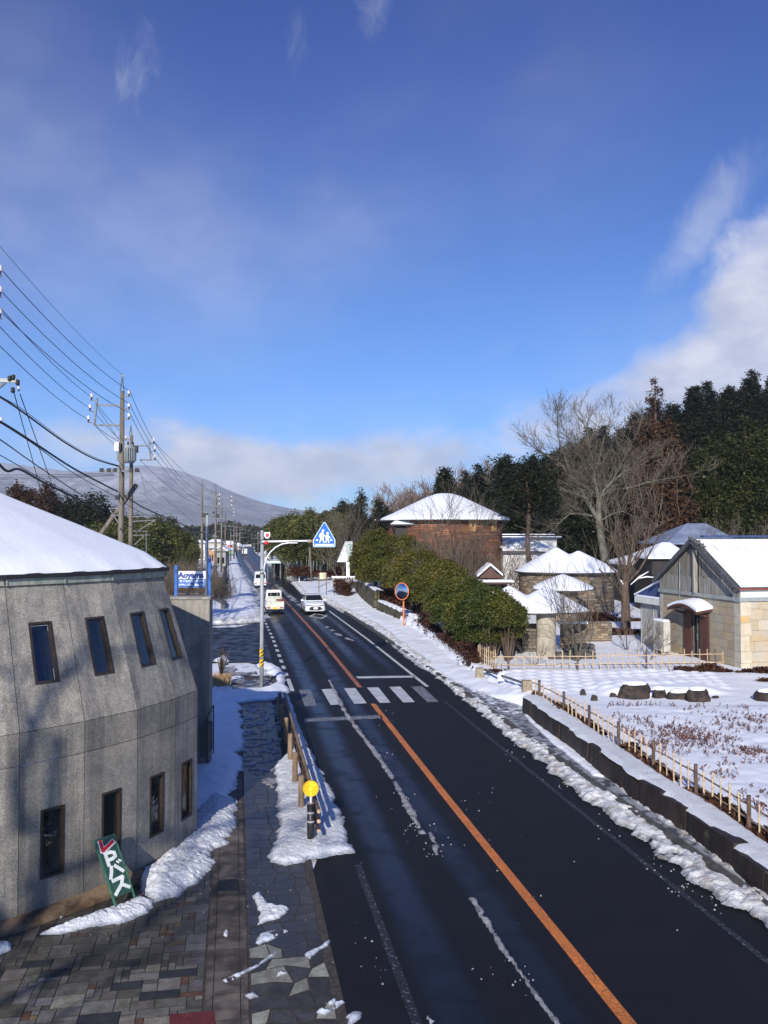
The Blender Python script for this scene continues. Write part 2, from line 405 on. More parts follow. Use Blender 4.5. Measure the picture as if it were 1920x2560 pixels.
road = strip('road', -12, 420, lambda D: -3.78 if D < 17 else -3.35, 3.85, 0.0, M['asphalt'], n=140)
tag(road, 'dark wet two lane asphalt road running to the far town', kind='structure')
mb = MB(); a = [(-8.0, 41.2), (-4.6, 41.6), (-3.0, 39.0), (-2.6, 61.5), (-3.6, 60), (-5.0, 57.2), (-45, 50), (-45, 34.5)]
pts = [Vector((xc(D) + tt, D, -.006)) for tt, D in a]
mb.add(pts, [tuple(range(len(pts)))], 0, [[(p.x, p.y) for p in pts]]); sr = mb.build('side_road', M['asphalt2'])
tag(sr, 'wet asphalt side street joining from the left', kind='structure')

# ---- painted markings, children of the road
def paint(name, c, base=(.014, .014, .016), wear=.5, sc=7.0, cracks=False):
    m, t_, b, co = new_mat(name); n = t_.noise(co, sc, 7, .7); f = t_.ramp(n, wear - .04, wear + .04)
    if cracks:
        vo = t_.node('ShaderNodeTexVoronoi', feature='DISTANCE_TO_EDGE'); t_.put(vo.inputs['Vector'], t_.mapping(co, (1.2, .8, 1))); vo.inputs['Scale'].default_value = 9
        cr = t_.ramp(vo.outputs[0], .03, .012); cr = t_.m('MULTIPLY', cr, t_.ramp(t_.noise(co, 1.1, 3), .36, .48)); f = t_.m('MAXIMUM', t_.m('MULTIPLY', f, .6), cr)
    dirt = t_.ramp(t_.noise(co, 2.2, 5), .35, .75, .72, 1.0)
    cc = t_.mix(1.0, c4(c), dirt, 'MULTIPLY')
    t_.put(b.inputs['Base Color'], t_.mix(f, cc, c4(base))); b.inputs['Roughness'].default_value = .6; return m
M['p_white'] = paint('paint_white', (.62, .64, .66), wear=.66); M['p_worn'] = paint('paint_white_worn', (.40, .42, .46), wear=.50, sc=16)
M['p_faint'] = paint('paint_faint', (.20, .21, .24), wear=.415, sc=17); M['p_orange'] = paint('paint_orange', (.74, .23, .045), wear=.68, cracks=True)
M['p_orange_far'] = paint('paint_orange_worn', (.50, .17, .06), wear=.56, sc=9)
ZM = .004
def pq(name, pix, m_, z=ZM):
    mb = MB(); mb.add([G(x, y, z) for x, y in pix], [tuple(range(len(pix)))[::-1]]); return mb.build(name, m_, road)
def c3(x, y): return (700 + x / 2.765, 1700 + y / 2.765)
for q in [((130, 68), (212, 66), (255, 178), (172, 182)), ((287, 64), (365, 60), (428, 168), (350, 173)), ((442, 57), (520, 55), (600, 160), (513, 165)),
          ((600, 52), (680, 50), (765, 156), (690, 158)), ((755, 48), (832, 45), (932, 152), (852, 155)), ((905, 45), (982, 43), (1097, 150), (1020, 153))]:
    pq('crosswalk_stripe', [c3(*p) for p in q], M['p_white'] if q[0][0] > 140 and q[0][0] < 850 else M['p_worn'])
pq('stop_line', [c3(165, 267), c3(695, 241), c3(712, 264), c3(168, 290)], M['p_worn'])
pq('stop_line', [(889, 1691), (1034, 1689), (1040, 1693.5), (895, 1696)], M['p_white'])
strip('centre_line', 5, 31.4, -.09, .10, ZM, M['p_orange'], road, 60, 1); strip('centre_line', 34.7, 250, -.09, .10, ZM, M['p_orange_far'], road, 90, 1)
strip('edge_line', 34.9, 90, 2.78, 2.94, ZM, M['p_white'], road, 50, 1); strip('edge_line', 5, 31.8, 2.76, 2.88, ZM, M['p_faint'], road, 40, 1)
strip('edge_line', 5, 16.2, -2.84, -2.70, ZM, M['p_faint'], road, 20, 1); strip('edge_line', 90, 300, 2.8, 2.95, ZM, M['p_worn'], road, 50, 1)
strip('edge_line', 33.9, 36.8, -2.95, -2.78, ZM, M['p_white'], road, 2, 1)
for i in range(13):
    d0 = 37.55 + i * 1.92; strip('edge_dash', d0, d0 + .95, -2.97, -2.79, ZM, M['p_white'], road, 1, 1)
# diamond before the crossing
_c = Vector(G(796, 1540)); _u = Vector((-.19, 1, 0)).normalized(); _s = Vector((_u.y, -_u.x, 0))
mb = MB()
for k in range(4):
    def dp(a, q): w = [(0, 2.2), (.75, 0), (0, -2.2), (-.75, 0)][a % 4]; return _c + _s * w[0] * q + _u * w[1] * q + Vector((0, 0, ZM))
    mb.quad(dp(k, 1), dp(k, .72), dp(k + 1, .72), dp(k + 1, 1))
mb.build('diamond_marking', M['p_white'], road)

# ---- stone paving on the left
def stone_mat(name, wetw=.5):
    m, t_, b, co = new_mat(name); a = t_.node('ShaderNodeAttribute', attribute_name='Col').outputs[0]
    n = t_.noise(co, 30, 5, .7); g = t_.noise(co, 5, 6, .6); col = t_.mix(1.0, a, t_.mix(t_.ramp(n, .35, .68), (.78, .78, .76, 1), (1.12, 1.12, 1.1, 1)), 'MULTIPLY')
    col = t_.mix(1.0, col, t_.mix(t_.ramp(g, .35, .65), (.72, .70, .66, 1), (1.1, 1.1, 1.1, 1)), 'MULTIPLY')
    sp = t_.node('ShaderNodeSeparateXYZ'); t_.l.new(co, sp.inputs[0])
    wet = t_.ramp(t_.m('ADD', t_.m('MULTIPLY', t_.noise(co, .9, 5, .6), 2.4), t_.m('MULTIPLY', sp.outputs[1], .42)), 6.0, 6.9)
    col = t_.mix(t_.m('MULTIPLY', wet, wetw), col, (.02, .018, .016, 1))
    t_.put(b.inputs['Base Color'], col); t_.put(b.inputs['Roughness'], t_.m('SUBTRACT', .75, t_.m('MULTIPLY', wet, .38)))
    bump(t_, b, t_.m('ADD', n, g), .3, .008); return m
M['tile'] = stone_mat('stone_tile'); M['crazy'] = stone_mat('stone_crazy', .35)
M['mortar'] = mat('mortar_dark', (.035, .03, .025), (.07, .06, .05), .8, 12)
def rf(t_, D, z=0): return Vector((xc(D) + t_, D + t_ * .177, z))        # square to the road
def forecourt():
    u = .105; nx, ny = 74, 104; T1 = -5.42; occ = np.zeros((nx, ny), bool); mb = MB(); r = random.Random(5)
    sizes = [(4, 2), (3, 3), (2, 2), (4, 3), (3, 2), (5, 2), (1, 2), (2, 1), (3, 1), (5, 3), (1, 1), (4, 1), (6, 3), (2, 3), (2, 4)]; wts = [8, 5, 7, 5, 7, 5, 4, 5, 3, 3, 4, 3, 2, 3, 2]
    for j in range(ny):
        for i in range(nx):
            if occ[i, j]: continue
            for _ in range(12):
                w, h = r.choices(sizes, wts)[0]
                if i + w <= nx and j + h <= ny and not occ[i:i + w, j:j + h].any(): break
            else: w, h = 1, 1
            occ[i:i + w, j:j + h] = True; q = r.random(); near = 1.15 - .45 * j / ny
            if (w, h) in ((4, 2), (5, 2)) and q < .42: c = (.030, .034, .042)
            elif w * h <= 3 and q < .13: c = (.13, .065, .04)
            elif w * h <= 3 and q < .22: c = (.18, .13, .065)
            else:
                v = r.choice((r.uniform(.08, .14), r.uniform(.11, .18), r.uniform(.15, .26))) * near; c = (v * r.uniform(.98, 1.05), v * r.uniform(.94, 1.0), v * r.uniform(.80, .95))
            x0 = T1 - (i + w) * u; x1 = T1 - i * u; y0 = 8.2 + j * u; y1 = y0 + h * u; g = .006; z = .012 + r.uniform(0, .004)
            if x1 > -6.6 and x0 < -5.42 - .0 and i < 3 and 0: c = c
            p = [rf(x0 + g, y0 + g - x0 * 0, z), rf(x1 - g, y0 + g, z), rf(x1 - g, y1 - g, z), rf(x0 + g, y1 - g, z)]
            mb.quad(*p, col=c)
    return mb
fc = strip('paved_forecourt', 6, 19.6, -14, -5.40, .004, M['mortar'], None, 8, 2); tag(fc, 'forecourt of mixed rectangular stone slabs in front of the grey hall', kind='structure')
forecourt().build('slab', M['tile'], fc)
mb = MB(); p = [rf(-5.98, 9.72, .018), rf(-5.44, 9.72, .018), rf(-5.44, 9.98 + 1.0, .018), rf(-5.98, 9.98 + 1.0, .018)]
p = [G(422, 2575, .018), G(540, 2575, .018), G(537, 2527, .018), G(424, 2535, .018)]; mb.quad(*p, col=(.14, .022, .028)); mb.build('red_slab', M['tile'], fc)
# concrete gutter strip with cracked covers
M['gutter'] = mat('gutter_concrete', (.06, .05, .043), (.15, .13, .11), .7, 3.5, 6, .4, 20, .01, vcol=True)
gt = strip('gutter_strip', 6, 36, -5.40, -4.80, .006, M['mortar'], None, 30, 1); tag(gt, 'stained concrete drain strip between the slabs and the crazy paving', kind='structure')
mb = MB(); D = 7.0; k = 0
while D < 36:
    L = .62; v = rng.uniform(.6, 1.1); z = .014 + rng.uniform(0, .004)
    for (a0, a1) in ((-5.39, -5.29), (-5.28, -4.92), (-4.91, -4.81)):
        mb.quad(rf(a0, D, z), rf(a1, D, z), rf(a1, D + L - .012, z), rf(a0, D + L - .012, z), col=(v, v * .97, v * .94) if 15.4 > D or D > 16.2 else (.3, .3, .32))
    D += L
mb.build('drain_cover', M['gutter'], gt)
mb = MB(); g0 = rf(-5.27, 15.95, .03)
for i in range(13): mb.bar(rf(-5.27 + i * .026, 15.85, .028), rf(-5.27 + i * .026, 16.35, .028), .012, .02)
mb.build('drain_grate', mat('steel_dark', (.06, .06, .065), (.1, .1, .1), .5, 8, metal=.6), gt)
# crazy paving between drain and road, and the wet footpath it becomes
cp_ = strip('footpath', 6, 37.6, -4.79, -3.66, .005, M['mortar'], None, 40, 1); tag(cp_, 'crazy paving footpath strip beside the road', kind='structure')
def crazy(t0, t1, D0, D1, nt, sz, wetv, seed):
    r = random.Random(seed); nd = int((D1 - D0) / sz); mb = MB(); pt = {}
    for i in range(nd + 1):
        for j in range(nt + 1):
            jt = 0 if j in (0,) else r.uniform(-.3, .3) * (t1 - t0) / nt * (.35 if j == nt else 1); jd = r.uniform(-.34, .34) * sz
            pt[i, j] = (t0 + (t1 - t0) * j / nt + jt, D0 + i * sz + jd)
    done = set()
    for i in range(nd):
        for j in range(nt):
            if (i, j) in done: continue
            poly = [pt[i, j], pt[i, j + 1], pt[i + 1, j + 1], pt[i + 1, j]]
            if r.random() < .38 and j + 1 < nt and (i, j + 1) not in done: poly = [pt[i, j], pt[i, j + 1], pt[i, j + 2], pt[i + 1, j + 2], pt[i + 1, j + 1], pt[i + 1, j]]; done.add((i, j + 1))
            cx = sum(p[0] for p in poly) / len(poly); cy = sum(p[1] for p in poly) / len(poly); q = []
            for (a, b) in poly:
                l = math.hypot(a - cx, b - cy); s_ = 1 - .017 / max(l, .05); q.append(rf(cx + (a - cx) * s_, cy + (b - cy) * s_, .012 + 0))
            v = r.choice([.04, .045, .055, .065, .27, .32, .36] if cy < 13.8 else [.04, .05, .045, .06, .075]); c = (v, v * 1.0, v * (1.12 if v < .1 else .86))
            mb.add(q, [tuple(range(len(q)))], 0, None, c)
    return mb
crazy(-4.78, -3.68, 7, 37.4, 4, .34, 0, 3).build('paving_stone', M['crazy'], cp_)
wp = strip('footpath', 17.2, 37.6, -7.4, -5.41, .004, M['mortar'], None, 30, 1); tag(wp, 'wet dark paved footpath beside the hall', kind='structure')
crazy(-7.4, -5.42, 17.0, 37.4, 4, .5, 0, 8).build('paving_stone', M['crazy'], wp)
# kerb along both sides
M['concrete'] = mat('concrete_old', (.20, .195, .18), (.32, .31, .29), .85, 5, 6, .4, 40, .01)
M['conc_dark'] = mat('concrete_dark', (.05, .05, .05), (.10, .095, .09), .8, 5, 6, .4, 40, .01)
def kerb(name, t0, t1, D0, D1, h, m_, label):
    mb = MB(); n = max(2, int((D1 - D0) / 2))
    for i in range(n):
        a = D0 + (D1 - D0) * i / n; b = D0 + (D1 - D0) * (i + 1) / n - .012
        vs = [R(a, t0, -.02), R(a, t1, -.02), R(b, t1, -.02), R(b, t0, -.02), R(a, t0, h), R(a, t1, h), R(b, t1, h), R(b, t0, h)]
        mb.add(vs, [(3, 2, 1, 0), (4, 5, 6, 7), (0, 1, 5, 4), (1, 2, 6, 5), (2, 3, 7, 6), (3, 0, 4, 7)])
    o = mb.build(name, m_); tag(o, label, kind='structure'); return o
kerb('kerb', -3.64, -3.42, 17.0, 37.0, .10, M['conc_dark'], 'dark kerb beside the log guard rail')
kerb('kerb', 3.86, 4.04, -6, 130, .13, M['conc_dark'], 'kerb along the right edge of the road, mostly under snow')
kerb('kerb', -3.66, -3.4, 62, 200, .10, M['conc_dark'], 'kerb along the snowy far left footpath')
# right footpath
rw = strip('footpath', -6, 60, 4.04, 5.75, .07, M['slush_wet'], None, 60, 2); tag(rw, 'wet slushy footpath on the right under the low dark stone wall', kind='structure')

# ---- snow lying beside the road (nobody could count it)
def snow(label, pix, z=0.0, mt='snow', cat='snow', **k):
    poly = [(G(x, y, z).x, G(x, y, z).y) for x, y in pix]
    o = patch('snow_cover', poly, vmat(mt), z0=z, **k)
    if o: tag(o, label, cat, kind='stuff')
    return o
def snow_td(label, td, z=0.0, mt='snow', cat='snow', name='snow_cover', **k):
    o = patch(name, [(xc(D) + t_, D) for t_, D in td], vmat(mt), z0=z, **k)
    if o: tag(o, label, cat, kind='stuff')
    return o
snow('patch of trodden snow around the black reflector post', [(883, 2130), (860, 2062), (833, 1990), (800, 1925), (762, 1850), (735, 1800), (722, 1800), (735, 1850), (728, 1880), (692, 1905), (686, 1940), (694, 1985), (690, 2030), (700, 2070), (688, 2110), (674, 2153), (717, 2158), (800, 2142)],
     z=.03, mt='snow_rough', h=.075, res=.03, w=.16, lump=.05, ls=7, edge=.13, es=3.5, chunk=.025, cs=9)
snow('ploughed ridge of lumpy snow beside the grey hall', [(335, 2185), (350, 2225), (385, 2256), (445, 2240), (495, 2206), (532, 2165), (528, 2130), (565, 2112), (592, 2070), (592, 2030), (590, 2000), (520, 1985), (490, 2030), (430, 2105)],
     z=.01, mt='snow_rough', h=.11, res=.02, w=.28, lump=.09, ls=5, edge=.12, es=5, chunk=.065, cs=9.5, seed=4)
snow('thin ridge of lumpy snow at the foot of the green sign', [(95, 2338), (150, 2336), (224, 2320), (300, 2310), (372, 2284), (390, 2256), (345, 2240), (310, 2262), (240, 2283), (180, 2305)],
     z=.01, mt='snow_rough', h=.07, res=.018, w=.15, lump=.05, ls=6, edge=.05, es=7, chunk=.055, cs=11, seed=8)
snow('small remnant of snow at the foot of the wall near the left edge', [(-20, 2362), (24, 2362), (28, 2375), (0, 2388), (-25, 2385)], z=.01, mt='snow_rough', h=.06, res=.02, w=.05, lump=.04, ls=9, edge=.03, es=8, chunk=.04, cs=9, seed=9)
snow('shaded snow strip between the hall and the footpath', [(495, 2030), (560, 2012), (592, 2030), (583, 1982), (603, 1925), (612, 1915), (600, 1880), (611, 1830), (605, 1790), (592, 1758), (600, 1750), (560, 1700), (470, 1760), (440, 2030)],
     z=.01, mt='snow', h=.09, res=.045, w=.24, lump=.07, ls=3, edge=.24, es=2, seed=12)
snow('snow curb around the base of the crossing sign pole', [(525, 1765), (575, 1760), (640, 1752), (716, 1745), (722, 1715), (700, 1672), (672, 1658), (640, 1662), (672, 1682), (688, 1705), (660, 1722), (600, 1728), (545, 1736)],
     z=.03, mt='snow', h=.14, res=.05, w=.2, lump=.08, ls=3, edge=.25, es=1.2, seed=14)
snow('small cap of snow on the street corner planter', [(535, 1652), (560, 1640), (575, 1652), (560, 1660)], z=.05, h=.22, res=.05, w=.3, lump=.05, edge=.1, seed=15)
snow('slush scattered over the wet footpath', [(590, 1900), (690, 1990), (712, 1800), (700, 1760), (600, 1765)], z=.012, mt='slush', h=.02, res=.035, w=.04, lump=.02, ls=8, edge=.2, es=2, holes=.56, hs=4.5, seed=16)
snow('grey ice on the street corner', [(560, 1665), (640, 1680), (690, 1710), (600, 1735), (545, 1738), (545, 1690)], z=.0, mt='slush', h=.03, res=.06, w=.1, lump=.03, edge=.2, holes=.52, hs=2, seed=17)
smat('slush_snow', 'slush_snow', (.66, .66, .67), (.30, .29, .29), 20, .9, .04, .40, .62, 4)
smat('slush_light', 'slush_light', (.62, .66, .74), (.34, .36, .40), 18, .8, .02, .42, .62, 6)
snow_td('slush line between the guard rail and the road', [(-3.36, 17.3), (-3.00, 17.3), (-2.97, 24), (-3.08, 33), (-3.36, 33)], z=0, mt='slush_light', h=.03, res=.03, w=.08, lump=.02, ls=9, edge=.06, es=3, seed=18)
# right side: berm along the kerb, slush behind it, snow against the wall
berm = [(1064, 1672), (1100, 1699), (1149, 1739), (1223, 1798), (1288, 1853), (1377, 1922), (1436, 1976), (1495, 2016), (1545, 2055), (1614, 2095), (1644, 2125), (1733, 2199), (1832, 2268), (1911, 2298), (1990, 2370),
        (2000, 2330), (1930, 2262), (1860, 2228), (1760, 2155), (1660, 2085), (1590, 2030), (1530, 1992), (1478, 1958), (1430, 1920), (1385, 1888), (1325, 1842), (1255, 1792), (1190, 1745), (1125, 1702), (1096, 1676)]
snow('ragged berm of dirty ploughed snow along the right kerb', berm, z=.05, mt='snow_dirty', h=.055, res=.03, w=.17, lump=.11, ls=4, edge=.25, es=2.6, chunk=.075, cs=5.6, holes=.29, hs=2.2, seed=21)
snow('sheet of half melted snow on the right footpath', [(1560, 1990), (1640, 2040), (1740, 2110), (1850, 2200), (1960, 2310), (1970, 2270), (1900, 2225), (1835, 2170), (1790, 2130), (1713, 2080), (1650, 2040), (1594, 2000), (1540, 1960)], z=.068, mt='snow_dirty', h=.06, res=.03, w=.14, lump=.06, ls=5, edge=.15, es=2.5, holes=.30, hs=3.0, chunk=.03, cs=7, seed=22)
snow('thin snow left along the foot of the low stone wall', [(1308, 1780), (1345, 1812), (1400, 1850), (1440, 1880), (1500, 1930), (1512, 1945), (1480, 1940), (1420, 1890), (1370, 1850), (1320, 1800)], z=.06, mt='snow', h=.06, res=.035, w=.08, lump=.04, ls=4, edge=.08, es=2, seed=23)
snow('speckled slush on the footpath at the garden entrance', [(1150, 1700), (1240, 1705), (1305, 1765), (1300, 1790), (1270, 1790), (1200, 1745)], z=.065, mt='slush_light', h=.03, res=.04, w=.06, lump=.03, edge=.2, holes=.5, hs=4, seed=24)
# the long verge beyond the entrance
ve = [(1064, 1672), (1022, 1641), (983, 1608), (933, 1568), (883, 1541), (850, 1525), (808, 1500), (758, 1485)]
def td(x, y): g = G(x, y); return (g.x - xc(g.y), g.y)
pv = [td(*p) for p in ve] + [(3.2, 110), (3.2, 150), (3.2, 200), (9, 200), (11.5, 100), (9, 70), (7.6, 55), (6.4, 42), (6.2, 34), (5.3, 31), (4.3, 34)]
def vz(X, Y):
    tt = X - np.interp(Y, _XD, _XX); return .03 + .25 * sstep(4, 8, tt) + 1.6 * np.exp(-((tt - 12.5) / 4.0) ** 2 - ((Y - 90) / 9.0) ** 2)
snow_td('long snowy verge on the right between the road and the mossy stone wall', pv, z=.03, mt='snow', h=.17, res=.12, w=.6, lump=.09, ls=1.6, edge=.22, es=.9, zf=vz, chunk=.0, seed=25)
pe = [(t_ - .16, D) for t_, D in pv[:9]] + [(t_ + .75, D) for t_, D in pv[:9]][::-1]
snow_td('crumbly plough edge of the long right verge', pe, z=.02, mt='snow_dirty', h=.10, res=.07, w=.3, lump=.13, ls=4, edge=.22, es=1.6, chunk=.10, cs=3.6, seed=26)
snow_td('snow heap and garden slope beyond the approaching car', [(8.5, 72), (11, 100), (10, 120), (26, 118), (26, 76), (14, 70)], z=0, mt='snow', h=.1, res=.35, w=1, lump=.1, ls=.5, edge=.5, es=.3,
        zf=lambda X, Y: .1 + 2.0 * np.exp(-((X - np.interp(Y, _XD, _XX) - 12.5) / 3.6) ** 2 - ((Y - 90) / 8.0) ** 2) + 1.2 * sstep(14, 24, X - np.interp(Y, _XD, _XX)), seed=27)
# left: far footpath under snow
sl = [(-3.0, 61.5), (-2.85, 75), (-2.7, 100), (-2.9, 150), (-3.1, 300), (-5.2, 300), (-5.2, 100), (-5.4, 84), (-12, 76), (-22, 68), (-24, 58), (-12, 57), (-6.5, 58.5)]
snow_td('smooth untouched snow over the far left footpath', sl, z=.04, mt='snow', h=.18, res=.16, w=.5, lump=.10, ls=1, edge=.35, es=.7, seed=28)
snow_td('crumbly snow edge facing the side street', [(-2.9, 60.6), (-2.8, 66), (-3.6, 66), (-4.5, 62), (-9, 59.5), (-18, 58), (-18, 56.8), (-8, 57.6), (-4.4, 59)], z=.04, mt='snow_dirty', h=.16, res=.08, w=.3, lump=.12, ls=3, edge=.2, es=1, chunk=.1, cs=2.5, seed=29)
snow_td('slush ridge along the far left road edge', [(-2.5, 62), (-1.9, 80), (-2.2, 110), (-2.5, 160), (-2.9, 160), (-2.9, 110), (-2.75, 80), (-3.0, 62)], z=0, mt='slush_light', h=.04, res=.08, w=.1, lump=.04, edge=.25, es=.8, holes=.44, hs=1.0, seed=30)
snow_td('snow field beside the ditch on the far left', [(-6.6, 84), (-6.2, 120), (-6.0, 200), (-8.5, 200), (-10, 120), (-13, 86), (-11, 82)], z=-.1, mt='snow', h=.25, res=.2, w=.5, lump=.12, ls=.8, edge=.5, es=.4, seed=31)
# slush trails between the wheels
def trail(label, px, w, mt='slush', seed=0, holes=.45, h=.03):
    g = [G(x, y) for x, y in px]; l = [(p.x - w, p.y) for p in g]; r_ = [(p.x + w, p.y) for p in g][::-1]
    o = patch('slush', l + r_, vmat(mt), h=h, res=.035 if g[0].y < 45 else .1, w=.06, lump=.03, ls=6, edge=w * .9, es=2.2, holes=holes, hs=5 if g[0].y < 45 else 1.5, seed=seed, sy=1.5)
    if o: tag(o, label, 'slush', kind='stuff')
trail('long slush trail down the middle of the near lane', [(823, 1700), (845, 1745), (862, 1779), (895, 1825), (930, 1870), (985, 1950), (1022, 2020), (1057, 2085)], .075, 'slush', 41, .25)
trail('short broken piece of slush at the end of the lane trail', [(1075, 2080), (1086, 2110), (1092, 2140)], .06, 'slush', 42, .38)
trail('slush trail near the bottom of the picture left of the orange line', [(1180, 2245), (1215, 2300), (1255, 2370), (1290, 2415), (1330, 2475), (1395, 2560), (1450, 2640)], .05, 'slush', 43, .30)
trail('crumbs of slush beside the faded left line at the bottom', [(1030, 2522), (1060, 2535), (1085, 2560), (1100, 2590)], .05, 'slush_light', 44, .4)
trail('slush streak in the far left lane', [(612, 1400), (640, 1440), (668, 1500)], .35, 'slush', 45, .46)
trail('slush streak between the far wheel tracks of the oncoming lane', [(690, 1462), (735, 1500), (775, 1530)], .3, 'slush', 46, .46)
trail('slush streak left of the right edge line', [(815, 1565), (850, 1590), (885, 1602)], .16, 'slush', 47, .44)
for i, (a, b, w, lab) in enumerate([((480, 2360), (600, 2290), .10, 'upper'), ((640, 2410), (700, 2370), .08, 'middle'), ((555, 2450), (640, 2395), .07, 'lower left'), ((780, 2380), (825, 2350), .06, 'right'), ((800, 2540), (900, 2500), .09, 'bottom')]):
    pass
def smear(label, pix, mt, seed, h=.02, holes=.35, chunk=0.02): snow(label, pix, z=.014, mt=mt, h=h, res=.018, w=.05, lump=.02, ls=10, edge=.04, es=7, holes=holes, hs=7, chunk=chunk, cs=12, seed=seed)
smear('larger patch of snow left on the crazy paving', [(632, 2240), (650, 2232), (672, 2262), (725, 2272), (700, 2295), (645, 2312), (650, 2280)], 'snow_rough', 51, .035, .25, .03)
smear('diagonal smear of snow on the crazy paving, upper', [(635, 2358), (650, 2335), (700, 2322), (720, 2328), (690, 2345), (645, 2365)], 'slush_light', 52)
smear('long diagonal smear of snow crossing the drain strip', [(555, 2452), (600, 2430), (640, 2412), (695, 2375), (690, 2385), (640, 2420), (565, 2458)], 'slush_light', 53)
smear('diagonal smear of snow reaching onto the asphalt', [(760, 2385), (800, 2365), (823, 2352), (818, 2362), (775, 2395)], 'slush_light', 54)
smear('small pale smear of snow on the crazy paving, middle', [(668, 2447), (700, 2425), (722, 2432), (690, 2442)], 'snow_rough', 55)
smear('scraped snow on the crazy paving at the bottom', [(790, 2530), (835, 2495), (858, 2505), (812, 2540)], 'slush_light', 56)
smear('scraped snow on the asphalt at the bottom', [(848, 2560), (880, 2530), (905, 2528), (900, 2542), (860, 2568)], 'slush_light', 57)
smear('lone lump of snow on the drain strip', [(558, 2330), (572, 2322), (575, 2332), (566, 2342), (558, 2340)], 'snow_rough', 58, .04, .1, .03)
smear('faint snow on the drain strip near the bottom', [(610, 2490), (635, 2475), (648, 2490), (625, 2500)], 'slush_light', 59)
smear('streak of snow on the mossy plinth by the sign', [(145, 2292), (172, 2276), (175, 2280), (150, 2297)], 'snow_rough', 60, .05)

# ---- garden terrain on the right (raised behind the low wall)
WALLF = [(1305, 1778.5), (1397, 1850), (1495, 1927), (1594, 2006), (1713, 2080), (1832, 2174), (1911, 2238), (1990, 2305), (2090, 2390)]
WG = [G(x, y, .07) for x, y in WALLF]
WX = [p.x for p in WG]; WY = [p.y for p in WG]
def wallx(Y): return np.interp(Y, WY[::-1], WX[::-1])
def gz(X, Y):
    d = X - (wallx(Y) + .28); z = .50 - .14 * (1 - sstep(13, 20, Y)) * (1 - sstep(0, 6, d)) + .10 * sstep(2, 12, d) + .35 * sstep(42, 62, Y) + .05 * (fbm(X * .35, Y * .35, 3, 3) - .5)
    z = z + .24 * sstep(30.1, 30.7, Y) * (1 - sstep(31.5, 34, Y)) * sstep(7.6, 8.6, X) * (1 - sstep(11.6, 13, X))
    z = z - .45 * np.exp(-((X - 3.9) / .9) ** 2) * sstep(29.5, 31, Y) * (1 - sstep(34, 36, Y))
    return z
GPOLY = [(p.x + .28, p.y) for p in WG[::-1]] + [(5.0, 30.6), (3.3, 33.5), (4.3, 35.5), (3.2, 40), (2.2, 50), (1.0, 58), (1.0, 78), (40, 78), (40, 8)]
def garden():
    def part(x0, x1, y0, y1, res, res_y, name, clip=None):
        x = np.arange(x0, x1 + res, res); y = np.arange(y0, y1 + res_y, res_y); X, Y = np.meshgrid(x, y); d = pdist(GPOLY, X, Y)
        Z = gz(X, Y); k = sstep(0, .25, d)
        # quilted mounds of the groundcover bed
        bed = sstep(0, .5, pdist([(4.6, 31.5), (6, 30.5), (13.3, 31.2), (14.3, 36.0), (4.6, 36.3)], X, Y))
        a = X * .97 + Y * .25; b = Y * .97 - X * .25
        Z = Z + bed * .085 * np.abs(np.sin(a * math.pi / .62 + b * 1.9)) ** .8 * np.abs(np.sin(b * math.pi / .75 + .4)) ** .8
        # lumpy cover of the heather field
        fld = sstep(0, .6, pdist([(6.6, 24.5), (7.3, 28.8), (30, 27.5), (30, 8), (7.6, 10), (8.3, 16)], X, Y))
        Z = Z + fld * (.05 * (fbm(X * 2.2, Y * 2.2, 4, 4) - .4) + .07 * np.sqrt(np.clip(1 - worley(X * 2.1, Y * 2.1, 2) ** 2, 0, 1)))
        Z = Z + .07 * (fbm(X * 1.0, Y * 1.0, 3, 6) - .5)
        Z = Z * k - .35 * (1 - k)
        V = np.stack([X, Y, Z], -1).reshape(-1, 3); idx = np.arange(X.size).reshape(X.shape); q = np.stack([idx[:-1, :-1], idx[:-1, 1:], idx[1:, 1:], idx[1:, :-1]], -1).reshape(-1, 4)
        ok = (d.ravel()[q] > -.05).any(1); q = q[ok]; us = np.unique(q); rm = np.zeros(len(V), int); rm[us] = np.arange(len(us))
        o = grid_mesh('garden_ground', V[us], rm[q], M['snow']); tag(o, name, kind='structure')
    part(3, 24, 9, 37.5, .09, .10, 'snow covered garden beds behind the bamboo fences')
    part(.5, 40, 37.6, 78, .35, .35, 'snow covered museum grounds among the buildings')
garden()
def gzz(x, y): return float(gz(np.array([x]), np.array([y]))[0])

# crumbs of snow and slush scattered over the asphalt
def crumbs(label, spots, n, seed):
    r = random.Random(seed); mb = MB()
    for _ in range(n):
        x, y, s_ = r.choice(spots); p = G(x + r.gauss(0, s_), y + r.gauss(0, s_ * .7)); q = r.uniform(.2, 1) ** 2 * .022 * (1 + p.y / 60); a = r.uniform(0, 3); u = Vector((math.cos(a), math.sin(a), 0))
        mb.box(p + Vector((0, 0, q * .35)), (q * 1.3, q, q * .7), (u, Vector((-u.y, u.x, 0)), Vector((0, 0, 1))), taper=.6)
    o = mb.build('snow_crumbs', M['slush']); tag(o, label, 'snow crumbs', kind='stuff')
crumbs('tiny crumbs of snow scattered on the near asphalt', [(940, 1880, 22), (1000, 1990, 25), (1050, 2070, 25), (1240, 2420, 30), (1290, 2450, 30), (960, 1790, 20), (1090, 2120, 20), (1400, 2200, 200), (900, 2350, 60), (1150, 2000, 60), (930, 2420, 40)], 190, 5)
crumbs('crumbs of ice beside the right berm', [(1280, 1880, 18), (1400, 1965, 20), (1530, 2070, 22), (1650, 2150, 22), (1790, 2250, 25), (1700, 2215, 20)], 130, 6)
crumbs('crumbs of snow on the paving around the green sign', [(400, 2262, 16), (500, 2215, 18), (545, 2155, 12), (250, 2335, 14), (620, 2200, 30), (690, 2250, 30), (600, 2350, 60)], 220, 7)
